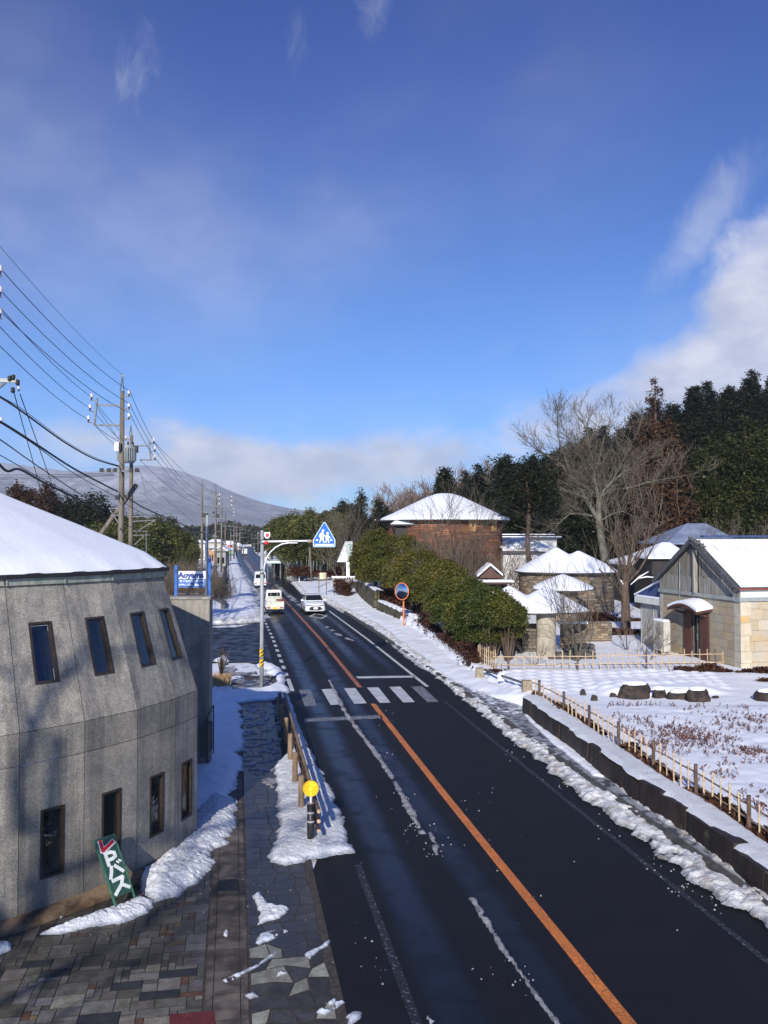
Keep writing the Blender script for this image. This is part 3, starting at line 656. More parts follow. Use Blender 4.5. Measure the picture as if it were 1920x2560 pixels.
# =================================================================== left: the faceted grey hall
def granite():
    m, t_, b, co = new_mat('granite_panel')
    a = t_.node('ShaderNodeAttribute', attribute_name='Col').outputs[0]
    n1 = t_.noise(co, 55, 4, .75); n2 = t_.noise(co, 1.3, 6, .62); n3 = t_.noise(t_.mapping(co, (4.5, 4.5, .25)), 1.0, 7, .65); n4 = t_.noise(co, 9, 5, .7)
    col = t_.mix(t_.ramp(n1, .38, .66), (.185, .178, .165, 1), (.45, .43, .392, 1))
    col = t_.mix(1.0, col, t_.mix(t_.ramp(n2, .35, .66), (.72, .72, .73, 1), (1.08, 1.05, 1.0, 1)), 'MULTIPLY')
    col = t_.mix(1.0, col, t_.mix(t_.ramp(n3, .36, .60), (.66, .66, .67, 1), (1.08, 1.07, 1.05, 1)), 'MULTIPLY')
    col = t_.mix(1.0, col, t_.mix(t_.ramp(n4, .35, .7), (.86, .86, .86, 1), (1.08, 1.08, 1.08, 1)), 'MULTIPLY')
    col = t_.mix(1.0, col, a, 'MULTIPLY')
    sz = t_.node('ShaderNodeSeparateXYZ'); t_.l.new(co, sz.inputs[0]); dmp = t_.ramp(t_.m('ADD', sz.outputs[2], t_.m('MULTIPLY', t_.noise(co, 2.5, 5), .9)), .95, .45); col = t_.mix(t_.m('MULTIPLY', dmp, .45), col, (.09, .08, .065, 1))
    vo = t_.node('ShaderNodeTexVoronoi'); t_.put(vo.inputs['Vector'], co); vo.inputs['Scale'].default_value = 38
    col = t_.mix(t_.ramp(vo.outputs[0], .12, .05), col, (.72, .70, .66, 1))
    t_.put(b.inputs['Base Color'], col); b.inputs['Roughness'].default_value = .72; bump(t_, b, n1, .45, .006); return m
M['granite'] = granite()
M['seam'] = mat('seam_dark', (.04, .038, .035), None, .9)
M['bronze'] = mat('window_frame_bronze', (.028, .020, .016), (.042, .030, .022), .45, 12, spec=.5)
M['plaster'] = mat('window_reveal', (.42, .38, .30), (.5, .46, .38), .8, 10)
M['dark_in'] = mat('dark_interior', (.006, .006, .007), None, .9)
def glass_mat():
    m = bpy.data.materials.new('window_glass'); m.use_nodes = True; t_ = NT(m.node_tree); t_.n.clear()
    tr = t_.node('ShaderNodeBsdfTransparent'); tr.inputs[0].default_value = (.62, .66, .68, 1)
    gl = t_.node('ShaderNodeBsdfGlossy'); gl.inputs['Roughness'].default_value = .03; gl.inputs[0].default_value = (.9, .93, 1, 1)
    co = t_.node('ShaderNodeTexCoord').outputs['Object']; bmp = t_.node('ShaderNodeBump'); bmp.inputs['Strength'].default_value = .3; bmp.inputs['Distance'].default_value = .02
    t_.put(bmp.inputs['Height'], t_.noise(co, 3, 3)); t_.l.new(bmp.outputs[0], gl.inputs['Normal'])
    lw = t_.node('ShaderNodeFresnel'); lw.inputs[0].default_value = 1.6; mx = t_.node('ShaderNodeMixShader'); t_.put(mx.inputs[0], t_.m('ADD', t_.m('MULTIPLY', lw.outputs[0], .9), .06))
    t_.l.new(tr.outputs[0], mx.inputs[1]); t_.l.new(gl.outputs[0], mx.inputs[2]); o = t_.node('ShaderNodeOutputMaterial'); t_.l.new(mx.outputs[0], o.inputs[0]); return m
M['glass'] = glass_mat()
M['dglass'] = mat('dark_glass', (.012, .014, .018), None, .06, spec=.7)
LF = 1.155; F2 = Vector((-5.24, 14.6, 0)); heads = {2: 33.6, 3: 22.5, 4: 16.3, 5: -26, 6: -50, 7: -75}
def hv(a): return Vector((math.sin(math.radians(a)), math.cos(math.radians(a)), 0))
BV = {2: F2}
for i in (2, 3, 4): BV[i + 1] = BV[i] + hv(heads[i]) * (LF if i < 4 else .88)
for i, L in ((5, 1.3), (6, 1.6), (7, 2.2)): BV[i + 1] = BV[i] + hv(heads[i]) * L
for i, a in ((2, 41), (1, 49.5), (0, 58), (-1, 66), (-2, 75), (-3, 84), (-4, 95), (-5, 106)): BV[i - 1] = BV[i] - hv(a) * (LF if i > 0 else 1.7)
keys = sorted(BV); APEX = Vector((-11.4, 19.4, 8.2)); ZF1, ZF2, ZT, INS = 2.58, 3.12, 5.53, .73
def inward(i):
    a = (BV[i] - BV[i - 1]).normalized() if i - 1 in BV else (BV[i + 1] - BV[i]).normalized()
    b = (BV[i + 1] - BV[i]).normalized() if i + 1 in BV else a
    t_ = (a + b).normalized(); return Vector((-t_.y, t_.x, 0))
def rnd3(v): return (v, v * .99, v * .97)
hall = thing('granite_hall', 'faceted grey granite hall with slit windows and a snow covered cone roof on the left', 'building', (0, 0, 0))
TV = {i: BV[i] + inward(i) * INS + Vector((0, 0, ZT)) for i in keys}
ctr = Vector((-10.5, 19, 0))
wall = MB(); r_ = random.Random(3); wins = []
def bil(a, b, c, d, u, v): return (a * (1 - u) + b * u) * (1 - v) + (d * (1 - u) + c * u) * v
def panel(a, b, c, d, win=None, tone=1.0):
    """a,b bottom, c,d top (a-d left side); slab 12 mm proud, thin joints; win=(u0,u1,v0,v1)"""
    n = (b - a).cross(d - a).normalized(); W_ = (b - a).length; H_ = (d - a).length; gu = .005 / W_; gv = .005 / H_
    col = rnd3(tone); off = n * .0
    def q(u0, u1, v0, v1):
        wall.quad(bil(a, b, c, d, u0, v0) + off, bil(a, b, c, d, u1, v0) + off, bil(a, b, c, d, u1, v1) + off, bil(a, b, c, d, u0, v1) + off, col=col)
    if not win: q(gu, 1 - gu, gv, 1 - gv); return
    u0, u1, v0, v1 = win; q(gu, u0, gv, 1 - gv); q(u1, 1 - gu, gv, 1 - gv); q(u0, u1, gv, v0); q(u0, u1, v1, 1 - gv)
    wins.append((bil(a, b, c, d, u0, v0), bil(a, b, c, d, u1, v0), bil(a, b, c, d, u1, v1), bil(a, b, c, d, u0, v1), n, u0, v0))
back = MB()
for i in keys[:-1]:
    a, b = BV[i], BV[i + 1]; ta, tb = TV[i], TV[i + 1]; z = lambda p, h: Vector((p.x, p.y, h))
    w = .40 / (b - a).length; c_ = .5
    has = 1 <= i <= 4 or i in (-1, -3)
    panel(z(a, -.1), z(b, -.1), z(b, ZF1), z(a, ZF1), (c_ - w / 2, c_ + w / 2, (.62 + .1) / (ZF1 + .1), (1.76 + .1) / (ZF1 + .1)) if has else None, r_.uniform(.84, 1.10))
    panel(z(a, ZF1), z(b, ZF1), z(b, ZF2), z(a, ZF2), None, r_.uniform(.78, .92))
    wu = .42 / (tb - ta).length
    panel(z(a, ZF2), z(b, ZF2), tb, ta, (.5 - w / 2 - .01, .5 + w / 2 + .01, .30, .72) if has else None, r_.uniform(.88, 1.12))
    for (p, q_, r2, s) in ((z(a, -.1), z(b, -.1), z(b, ZF2), z(a, ZF2)), (z(a, ZF2), z(b, ZF2), tb, ta)):
        n = (q_ - p).cross(s - p).normalized() * -.008
        if not has: back.quad(p + n, q_ + n, r2 + n, s + n)
        else:   # thin strips behind the joints only
            for e in ((p, q_), (q_, r2), (r2, s), (s, p)):
                cc = (p + q_ + r2 + s) / 4; f = .06
                back.quad(e[0] + n, e[1] + n, e[1] + (cc - e[1]) * f + n, e[0] + (cc - e[0]) * f + n)
o = wall.build('wall', M['granite'], hall); back.build('joint', M['seam'], o)
for (a, b, c, d, n, u0, v0) in wins:
    fr = MB(); t_ = .045; ux = (b - a).normalized(); uy = (d - a).normalized()
    def ring(o0, o1, z0, z1, mb):
        """frame ring: outline offset o0..o1 inwards, from z0 to z1 along n"""
        for (p, q_, dp, dq) in ((a, b, ux + uy, -ux + uy), (b, c, -ux + uy, -ux - uy), (c, d, -ux - uy, ux - uy), (d, a, ux - uy, ux + uy)):
            P0, P1, Q0, Q1 = p + dp * o0, p + dp * o1, q_ + dq * o0, q_ + dq * o1
            vs = [x + n * z_ for z_ in (z0, z1) for x in (P0, Q0, Q1, P1)]
            mb.add(vs, [(3, 2, 1, 0), (4, 5, 6, 7), (0, 1, 5, 4), (2, 3, 7, 6)])
    ring(-.012, .03, -.05, .012, fr); ring(.028, .045, -.05, -.02, fr)
    f_ = fr.build('window', M['bronze'], hall)
    sl = MB()
    pp = [p + dp * .05 for p, dp in ((a, ux + uy), (b, -ux + uy), (c, -ux - uy), (d, ux - uy))]
    pn = MB(); pn.quad(*[x - n * .045 for x in pp]); pn.build('pane', M['glass'], f_)
    rv = MB()
    for k in range(4): rv.quad(pp[k] - n * .052, pp[(k + 1) % 4] - n * .052, pp[(k + 1) % 4] - n * .42, pp[k] - n * .42)
    rv.build('reveal', M['plaster'], f_)
    bk = MB(); bk.quad(*[x - n * .42 for x in pp]); bk.build('dark_room', M['dark_in'], f_)
# fascia, gutter joints, roof edge and snow
fa = MB(); ed = MB(); sn = []
M['fascia'] = mat('copper_fascia', (.20, .23, .20), (.34, .36, .31), .6, 2.2, 6, st=(3, 3, .6))
M['black'] = mat('black_edge', (.012, .012, .014), None, .6)
for i in keys[:-1]:
    a, b = TV[i], TV[i + 1]; ia, ib = inward(i), inward(i + 1); o1 = .06
    fa.quad(a - ia * o1 + Vector((0, 0, -.02)), b - ib * o1 + Vector((0, 0, -.02)), b - ib * (o1 + .01) + Vector((0, 0, .12)), a - ia * (o1 + .01) + Vector((0, 0, .12)))
    fa.quad(a, b, b - ib * o1 + Vector((0, 0, -.02)), a - ia * o1 + Vector((0, 0, -.02)))
    ed.bar(a - ia * .075 + Vector((0, 0, .135)), b - ib * .075 + Vector((0, 0, .135)), .10, .075)
    fa.bar(a - ia * .068 + Vector((0, 0, -.02)), a - ia * .078 + Vector((0, 0, .11)), .03, .02)
fa.build('fascia', M['fascia'], hall); ed.build('roof_edge', M['black'], hall)
dn = MB(); dn.tube([TV[1] + Vector((.03, -.06, .1)), TV[1] + Vector((.03, -.06, -.0))], .022, 8); dn.build('drip_spout', M['bronze'], hall)
NR = 26; kk = keys; VV = []; nk = len(kk); SUB = 6; cols = (nk - 1) * SUB + 1
for r in range(NR + 1):
    s = r / NR
    for ci in range(cols):
        k = ci / SUB; i0 = min(int(k), nk - 2); fr_ = k - i0
        a = (TV[kk[i0]] - inward(kk[i0]) * .10) * (1 - fr_) + (TV[kk[i0 + 1]] - inward(kk[i0 + 1]) * .10) * fr_; a = Vector((a.x, a.y, ZT + .17))
        p = a.lerp(APEX, s)
        zz = p.z + .13 * min(1, s * 14) + .03 * (float(fbm(np.array([p.x * 1.1]), np.array([p.y * 1.1]), 3, 5)[0]) - .5) * min(1, s * 10)
        if r == 0: zz += .02 * math.sin(ci * 1.3) + .0
        p2 = Vector((p.x, p.y, zz))
        if r == 0: p2 += (a - Vector((APEX.x, APEX.y, a.z))).normalized() * .015 * math.sin(ci * .9)
        VV.append(p2)
idx = np.arange((NR + 1) * cols).reshape(NR + 1, cols); q = np.stack([idx[:-1, :-1], idx[:-1, 1:], idx[1:, 1:], idx[1:, :-1]], -1).reshape(-1, 4)
grid_mesh('roof_snow', np.array([tuple(v) for v in VV]), q, M['snow'], hall)
# mossy stone plinth sloping down from the wall foot
def plinth_mat():
    m, t_, b, co = new_mat('plinth_mossy'); n = t_.noise(co, 2.2, 6, .65); n2 = t_.noise(co, 18, 5, .7)
    col = t_.mix(t_.ramp(n, .35, .65), (.075, .045, .026, 1), (.24, .165, .10, 1)); col = t_.mix(t_.ramp(n2, .5, .75), col, (.12, .11, .03, 1))
    t_.put(b.inputs['Base Color'], col); b.inputs['Roughness'].default_value = .7; bump(t_, b, n2, .5, .02); return m
M['plinth'] = plinth_mat(); pl = MB()
for i in [k for k in keys[:-1] if k < 5]:
    a, b = BV[i], BV[i + 1]; ia, ib = inward(i), inward(i + 1); z = Vector((0, 0, .16))
    o0, o1 = (.02, .30); pl.quad(a - ia * o1, b - ib * o1, b - ib * o1 + Vector((0, 0, .07)), a - ia * o1 + Vector((0, 0, .07)))
    pl.quad(a - ia * o1 + Vector((0, 0, .07)), b - ib * o1 + Vector((0, 0, .07)), b + ib * .05 + z, a + ia * .05 + z)
pl.build('plinth', M['plinth'], hall)

# ---- free standing wing wall beyond the hall
wx0, wx1, wy = -9.0, -4.79, 22.8
ww = thing('garden_wall', 'rough grey wall with a flat stone cap behind the hall', 'wall', (wx1, wy, 0))
mb = MB(); mb.box(((wx0 - wx1) / 2, .21, 2.28), (-(wx0 - wx1), .42, 4.64), None, 0, (1, 1, 1)); o = mb.build('wall', M['granite'], ww)
mb = MB(); mb.box(((wx0 - wx1) / 2, .21, 4.64), (wx1 - wx0 + .06, .5, .07)); mb.build('wall_cap', M['concrete'], ww)
nb = thing('notice_bracket', 'dark bracket box low on the end of the grey wing wall', 'bracket', (-4.79, 22.6, 0))
mb = MB(); mb.box((.06, -.4, .95), (.14, .9, .75)); mb.build('box', mat('box_dark', (.05, .05, .05), (.09, .085, .08), .7, 6), nb)
mb = MB(); mb.tube([(.16, .02, .45), (.16, .02, 1.75)], .018, 6); mb.tube([(.16, -.8, .45), (.16, -.8, 1.6)], .018, 6); mb.tube([(.16, -.8, 1.6), (.16, .02, 1.75)], .018, 6); mb.build('bar', M['black'], nb)

# ---- text helper
def text_mesh(s, size, name, mat_, parent, o, ux, uy, depth=.004, align='CENTER', sx=1.0, bold=0.0, off=0.003):
    cu = bpy.data.curves.new(name, 'FONT'); cu.body = s; cu.size = size; cu.align_x = align; cu.align_y = 'CENTER'; cu.offset = bold; cu.resolution_u = 3
    to = bpy.data.objects.new(name, cu); COL.objects.link(to)
    bpy.context.view_layer.update(); dg = bpy.context.evaluated_depsgraph_get(); me = bpy.data.meshes.new_from_object(to.evaluated_get(dg)); bpy.data.objects.remove(to)
    o = Vector(o); ux = Vector(ux).normalized(); uy = Vector(uy).normalized(); n = ux.cross(uy)
    for v in me.vertices: v.co = o + ux * v.co.x * sx + uy * v.co.y + n * off
    me.materials.clear(); me.materials.append(mat_); me.name = name
    ob = bpy.data.objects.new(name, me); COL.objects.link(ob); ob.parent = parent; return ob

# ---- blue and white company sign
M['blue'] = mat('sign_blue', (.01, .10, .40), (.015, .13, .46), .35, 3); M['sign_white'] = mat('sign_white', (.80, .83, .88), None, .4)
M['navy'] = mat('sign_navy', (.01, .035, .24), None, .4); M['steel'] = mat('galvanised_steel', (.085, .09, .10), (.15, .16, .17), .5, 8, metal=.3)
DS = 60.0; a = P(447, 1428, DS); b = P(515, 1427, DS); s0 = P(444, 1490, DS); s1 = P(520, 1489, DS)
cs = thing('company_sign', 'blue and white company signboard between two bright blue posts above the grey wing wall', 'sign', (a.x, DS, 0))
def L_(p): return Vector(p) - Vector((a.x, DS, 0))
zt, zb = a.z, P(447, 1468, DS).z; zm = P(447, 1447, DS).z; x0, x1 = 0.0, b.x - a.x
mb = MB(); mb.box(((x0 + x1) / 2, .0, (zt + zb) / 2), (x1 - x0 + .08, .12, zt - zb + .08)); o = mb.build('board', M['steel'], cs)
mb = MB(); mb.box(((x0 + x1) / 2, -.065, (zt + zm) / 2), (x1 - x0, .01, zt - zm)); mb.build('white_panel', M['sign_white'], cs)
mb = MB(); mb.box(((x0 + x1) / 2, -.065, (zb + zm) / 2), (x1 - x0, .01, zm - zb - .01)); mb.build('blue_panel', M['blue'], cs)
text_mesh('Aoyama', .56, 'lettering', M['navy'], cs, ((x0 + x1) / 2 - .08, -.075, (zt + zm) / 2 - .02), (1, 0, 0), (0, 0, 1), sx=1.0, bold=.03)
text_mesh('株式会社青山製作所', .2, 'lettering', M['sign_white'], cs, ((x0 + x1) / 2, -.075, zm - .17), (1, 0, 0), (0, 0, 1), bold=.004)
for tx_, s_ in ((.48, '中津川工場'), (x1 - .45, '恵那工場')): text_mesh(s_, .18, 'lettering', M['sign_white'], cs, (tx_, -.075, zm - .44), (1, 0, 0), (0, 0, 1), bold=.004)
for (pa, pb, w, ty) in ((438, 441.5, .2, 1413), (436, 438, .12, 1430), (522, 524, .22, 1393)):
    p = P((pa + pb) / 2, 1470, DS); zz = P(0, ty, DS).z; mb = MB(); mb.box((p.x - a.x, .05 if w > .15 else .2, (zz - 2) / 2), (w, w, zz + 2.0)); mb.build('post', M['blue'], cs)
mb = MB(); zc = P(0, 1484, DS).z; mb.box(((x0 + x1) / 2, 0, zc), (x1 - x0 + .3, .06, .05)); mb.box((x0 + (x1 - x0) * .4, 0, (zc + zb) / 2 - .7), (.05, .05, zb - zc + 1.4)); mb.build('rail', M['steel'], cs)

# ---- leaning green "LP" sign
M['sgreen'] = mat('sign_green_scratched', (.018, .055, .040), (.035, .09, .065), .5, 9, 6, lo=.3, hi=.75); M['sred'] = mat('sign_red', (.52, .02, .03), None, .5); M['swhite'] = mat('sign_white_worn', (.72, .75, .74), (.58, .62, .60), .5, 9)
TL, TR, BL, BR = P(239, 2101, 14.56), P(286, 2083, 14.86), P(280, 2246, 14.16), P(329, 2230, 14.42)
foot = G(289, 2279, .02); base = Vector((foot.x, foot.y, 0))
gs = thing('leaning_sign', 'narrow dark green sign with white and red characters leaning against the hall', 'sign', base)
TL, TR, BL, BR = [p - base for p in (TL, TR, BL, BR)]
ux = ((TR - TL) + (BR - BL)).normalized(); uy = (TL - BL).normalized(); uy = (uy - ux * uy.dot(ux)).normalized(); n = ux.cross(uy); cc = (TL + TR + BL + BR) / 4
Wd, Ht = ((TR - TL).length + (BR - BL).length) / 2, ((TL - BL).length + (TR - BR).length) / 2
mb = MB(); mb.box(cc, (Wd, Ht, .02), (ux, uy, n)); mb.build('board', M['sgreen'], gs)
mb = MB(); e = cc - ux * Wd / 2
mb.bar(e + uy * Ht / 2, e - uy * (Ht / 2 + .20), .03, .035, up=n); mb.bar(cc + ux * Wd / 2 + uy * Ht / 2, cc + ux * Wd / 2 - uy * (Ht / 2 + .12), .025, .03, up=n)
mb.build('post', mat('green_post', (.03, .11, .07), (.06, .17, .11), .5, 20), gs)
def stroke(mb, pts, w):
    """bold polyline in board space (x right, y up, unit = metre)"""
    for (p, q_) in zip(pts[:-1], pts[1:]):
        d = Vector((q_[0] - p[0], q_[1] - p[1])); L = d.length; d /= L; e_ = Vector((-d.y, d.x)) * w / 2; p_ = Vector(p) - d * w * .25; q2 = Vector(q_) + d * w * .25
        mb.quad(*[cc + ux * v.x + uy * v.y + n * ZS[0] for v in (p_ - e_, q2 - e_, q2 + e_, p_ + e_)]); ZS[0] += .0004
ZS = [.0112]; s_ = Ht / 1.05; w = Wd
mb = MB(); stroke(mb, [(-.28 * w, .44 * Ht), (-.30 * w, .27 * Ht), (.36 * w, .38 * Ht)], .095 * s_); mb.build('character', M['swhite'], gs)
mb = MB(); stroke(mb, [(-.26 * w, .45 * Ht), (-.28 * w, .28 * Ht), (.34 * w, .385 * Ht)], .062 * s_); mb.build('character', M['sred'], gs)
mb = MB(); W5 = .062 * s_
stroke(mb, [(-.22 * w, .02 * Ht), (-.22 * w, .22 * Ht), (.05 * w, .225 * Ht), (.22 * w, .195 * Ht), (.22 * w, .135 * Ht), (.05 * w, .11 * Ht), (-.20 * w, .105 * Ht)], W5); mb.build('character', M['swhite'], gs)
mb = MB(); stroke(mb, [(-.14 * w, -.01 * Ht), (-.20 * w, -.09 * Ht), (-.34 * w, -.19 * Ht)], W5); stroke(mb, [(.04 * w, -.01 * Ht), (.36 * w, -.14 * Ht)], W5)
stroke(mb, [(.20 * w, .045 * Ht), (.28 * w, .015 * Ht)], W5 * .55); stroke(mb, [(.32 * w, .06 * Ht), (.40 * w, .03 * Ht)], W5 * .55); mb.build('character', M['swhite'], gs)
mb = MB(); stroke(mb, [(-.30 * w, -.24 * Ht), (.24 * w, -.22 * Ht), (.08 * w, -.33 * Ht), (-.36 * w, -.46 * Ht)], W5); stroke(mb, [(.06 * w, -.33 * Ht), (.40 * w, -.42 * Ht)], W5); mb.build('character', M['swhite'], gs)
# =================================================================== right: low dark wall, fences, garden
def wall_stone_mat():
    m, t_, b, co = new_mat('wall_stone_dark'); n = t_.noise(t_.mapping(co, (3, 3, .8)), 1.3, 6, .7); n2 = t_.noise(co, 14, 5, .7)
    col = t_.mix(t_.ramp(n, .35, .65), (.009, .005, .004, 1), (.032, .020, .014, 1)); col = t_.mix(t_.ramp(t_.noise(co, 1.7, 5), .62, .72), col, (.07, .075, .03, 1))
    t_.put(b.inputs['Base Color'], col); b.inputs['Roughness'].default_value = .6; bump(t_, b, t_.m('ADD', n, t_.m('MULTIPLY', n2, .5)), .6, .04); return m
M['wallstone'] = wall_stone_mat()
lw = thing('low_stone_wall', 'low wall of dark wet stone blocks topped with snow along the right footpath', 'wall', (0, 0, 0))
r_ = random.Random(9)
def walk(poly, step, jit=0.0, rr=None):
    out = []; 
    for a, b in zip(poly[:-1], poly[1:]):
        L = (b - a).length; n_ = max(1, round(L / step))
        for i in range(n_): out.append(a.lerp(b, i / n_))
    out.append(poly[-1]); return out
pts = walk([Vector((p.x, p.y, .07)) for p in WG], .95)
mb = MB(); topl = []
for i, (a, b) in enumerate(zip(pts[:-1], pts[1:])):
    d = (b - a).normalized(); n = Vector((-d.y, d.x, 0)); n = n if n.x > 0 else -n; h = .50 + r_.uniform(-.05, .05) - .16 * max(0, min(1, (20 - a.y) / 6)); o0 = r_.uniform(-.03, .03)
    a2 = a + d * .012 + n * o0; b2 = b - d * .012 + n * (o0 + r_.uniform(-.02, .02)); H0 = h + r_.uniform(-.03, .03); m1 = (a2 + b2) / 2 - n * r_.uniform(.01, .05)
    vs = [a2 - Vector((0, 0, .1)), m1 - Vector((0, 0, .1)), b2 - Vector((0, 0, .1)), a2 + n * .035 + Vector((0, 0, h)), m1 + n * .035 + Vector((0, 0, (h + H0) / 2 + .015)), b2 + n * .035 + Vector((0, 0, H0)),
          a2 + n * .34 + Vector((0, 0, h)), b2 + n * .34 + Vector((0, 0, H0)), a2 + n * .34 - Vector((0, 0, .1)), b2 + n * .34 - Vector((0, 0, .1))]
    mb.add(vs, [(0, 1, 4, 3), (1, 2, 5, 4), (3, 4, 5, 7, 6), (0, 3, 6, 8), (2, 9, 7, 5)]); topl.append((a2, b2, h, H0))
mb.build('stone_block', M['wallstone'], lw)
# snow cap on the wall, sagging over the front edge here and there
def ribbon_snow(name, pts, w0, w1, zf, h, mat_, parent, seed=0, res=.07, lump=.05):
    P_ = [Vector((p.x, p.y, 0)) for p in walk(pts, res)]; nw = 9; V = []; 
    for i, p in enumerate(P_):
        d = (P_[min(i + 1, len(P_) - 1)] - P_[max(0, i - 1)]).normalized(); n = Vector((-d.y, d.x, 0)); n = n if n.x > 0 else -n
        e = .10 * (float(fbm(np.array([i * res * 1.6]), np.array([0.3]), 4, seed)[0]) - .5) * 2
        for j in range(nw):
            f = j / (nw - 1); w = (w0 + e) * (1 - f) + w1 * f; k = min(1, f * 5, (1 - f) * 6 + .3) ** .5 if 0 < f < 1 else 0
            x = p.x + n.x * w; y = p.y + n.y * w
            V.append((x, y, zf(x, y) + h * k + lump * k * (float(fbm(np.array([x * 4.0]), np.array([y * 4.0]), 3, seed)[0]) - .4)))
    idx = np.arange(len(V)).reshape(-1, nw); q = np.stack([idx[:-1, :-1], idx[:-1, 1:], idx[1:, 1:], idx[1:, :-1]], -1).reshape(-1, 4)
    return grid_mesh(name, np.array(V), q, mat_, parent)
ribbon_snow('snow_cap', WG, .06, .75, lambda x, y: .57 - .15 * max(0, min(1, (20 - y) / 6)), .08, M['snow_rough'], lw, 3)
# entrance posts, chain bar and timber kerb
def stone_post(p, h, w, label, name='stone_post'):
    mb = MB(); mb.box((0, 0, h / 2), (w, w * .85, h), taper=.92); o = mb.build(name, M['postst'], None, loc=p); tag(o, label, 'post'); return o
M['postst'] = mat('post_stone', (.20, .16, .11), (.33, .28, .20), .8, 7, 6, .6, 25, .02)
pa = G(1199, 1706, .07); pb = G(1318, 1752, .15)
stone_post(pa, .62, .34, 'squat stone post on the verge, left end of the entrance bar')
o = stone_post(Vector((pb.x, pb.y + .1, .05)), .85, .36, 'stone post where the low dark wall starts, right end of the entrance bar')
mb = MB(); q0 = pa + Vector((.2, .0, .55)); q1 = Vector((pb.x, pb.y + .1, .75)); mb.bar(q0, q1, .07, .07); o = mb.build('bar', M['steel'])
tag(o, 'grey metal bar closing the garden entrance between two stone posts', 'barrier')
mb = MB(); qm = q0.lerp(q1, .42); mb.box((0, 0, 0), (.26, .02, .30)); o = mb.build('notice_plate', M['sign_white'], None, loc=qm + Vector((0, -.06, -.08))); tag(o, 'small white plate hanging from the entrance bar', 'sign')
M['timber_dark'] = mat('timber_dark', (.035, .02, .013), (.085, .05, .03), .8, 4, 6, .5, 18, .02, st=(1, 1, 4))
mb = MB(); a = G(1216, 1704, .12); b = G(1316, 1718, .16); mb.bar(a, b, .25, .20); o = mb.build('timber_edging', M['timber_dark']); tag(o, 'dark timber edging with snow at the garden entrance', 'edging')
# ---- bamboo fences
M['bamboo'] = mat('bamboo_pale', (.42, .30, .17), (.62, .47, .29), .55, 3, 5, .3, 30, .01, st=(2, 2, 6)); M['bamboo_dark'] = mat('stake_dark', (.07, .045, .03), (.14, .09, .06), .8, 6)
def bfence(name, label, line, h, step, rails, post_every, seed, group=None):
    r = random.Random(seed); o0 = line[0]; th = thing(name, label, 'fence', (o0.x, o0.y, 0), 0, group); pts = walk(line, step); L_ = lambda v: Vector((v.x - o0.x, v.y - o0.y, v.z))
    for i, p in enumerate(pts):
        z = gzz(p.x, p.y); hh = h * r.uniform(.88, 1.08); mb = MB()
        if i % post_every == 2:
            mb.tube([L_(Vector((p.x, p.y, z - .1))), L_(Vector((p.x, p.y, z + h * 1.0)))], .045, 8); mb.build('fence_post', M['bamboo_dark'], th)
        else:
            lx = r.uniform(-.02, .02); mb.tube([L_(Vector((p.x, p.y, z - .1))), L_(Vector((p.x + lx, p.y + r.uniform(-.02, .02), z + hh)))], r.uniform(.016, .024), 6); mb.build('bamboo_upright', M['bamboo'], th)
    for rr in rails:
        mb = MB(); mb.tube([L_(Vector((p.x + .025, p.y - .03, gzz(p.x, p.y) + h * rr + r.uniform(-.012, .012)))) for p in pts], .02, 6); mb.build('bamboo_rail', M['bamboo'] if seed != 1 else M['bamboo_dark2'], th)
    return th
M['bamboo_dark2'] = mat('bamboo_grey', (.16, .115, .075), (.30, .22, .14), .6, 3)
fl = [G(1330, 1738, .55), G(1421, 1786, .55), G(1521, 1849, .55), G(1634, 1922, .55), G(1740, 1985, .55), G(1898, 2080, .55), G(2010, 2150, .55)]
fl = [Vector((p.x, p.y, 0)) for p in fl]
bfence('bamboo_fence', 'bamboo fence with dark stakes along the top of the low dark wall', fl, .72, .36, (.72, .34), 6, 1)
f2 = [Vector((p.x, p.y, 0)) for p in (G(1232, 1676, .5), G(1368, 1675, .5), G(1520, 1671, .55), G(1808, 1669, .58))]
bfence('bamboo_fence', 'pale bamboo fence with crossing rails running across the snowy garden to the storehouse', f2, .80, .33, (.74, .30), 9, 2)
f3 = [Vector((p.x, p.y, 0)) for p in (G(1196, 1660, .4), G(1238, 1682, .4))]
bfence('bamboo_fence', 'short return of bamboo fence beside the evergreen bushes', f3, .85, .30, (.8, .5, .25), 9, 3)

# ---- leafy strips, rocks
def leafcloud(name, C_, size, mat_, parent=None, n_per=1, seed=0, up=.3, spread=0.0, aspect=1.6, col=None, tone=(.7, 1.3), tri=False):
    """many small leaf faces around the centres C_ (N,3)"""
    rs = np.random.RandomState(seed); C_ = np.repeat(np.asarray(C_, float), n_per, 0); N = len(C_)
    if spread: C_ = C_ + rs.normal(0, spread, (N, 3))
    n = rs.normal(0, 1, (N, 3)); n[:, 2] = np.abs(n[:, 2]) + up; n /= np.linalg.norm(n, axis=1)[:, None]
    a = rs.normal(0, 1, (N, 3)); a -= n * (a * n).sum(1)[:, None]; a /= np.linalg.norm(a, axis=1)[:, None]; b = np.cross(n, a)
    s = size * rs.uniform(.6, 1.4, N)[:, None]; sa = s * aspect * .5; sb = s * .5
    V = np.stack([C_ - a * sa, C_ - b * sb * .9 + n * s * .1, C_ + a * sa, C_ + b * sb * .9 + n * s * .1], 1).reshape(-1, 3)
    t_ = np.repeat(rs.uniform(tone[0], tone[1], N), 4)[:, None] * np.ones((1, 3))
    if col is not None: t_ = t_ * np.repeat(np.repeat(np.asarray(col), n_per, 0), 4, 0)
    return grid_mesh(name, V, np.arange(N * 4).reshape(N, 4), mat_, parent, smooth=False, col=t_)
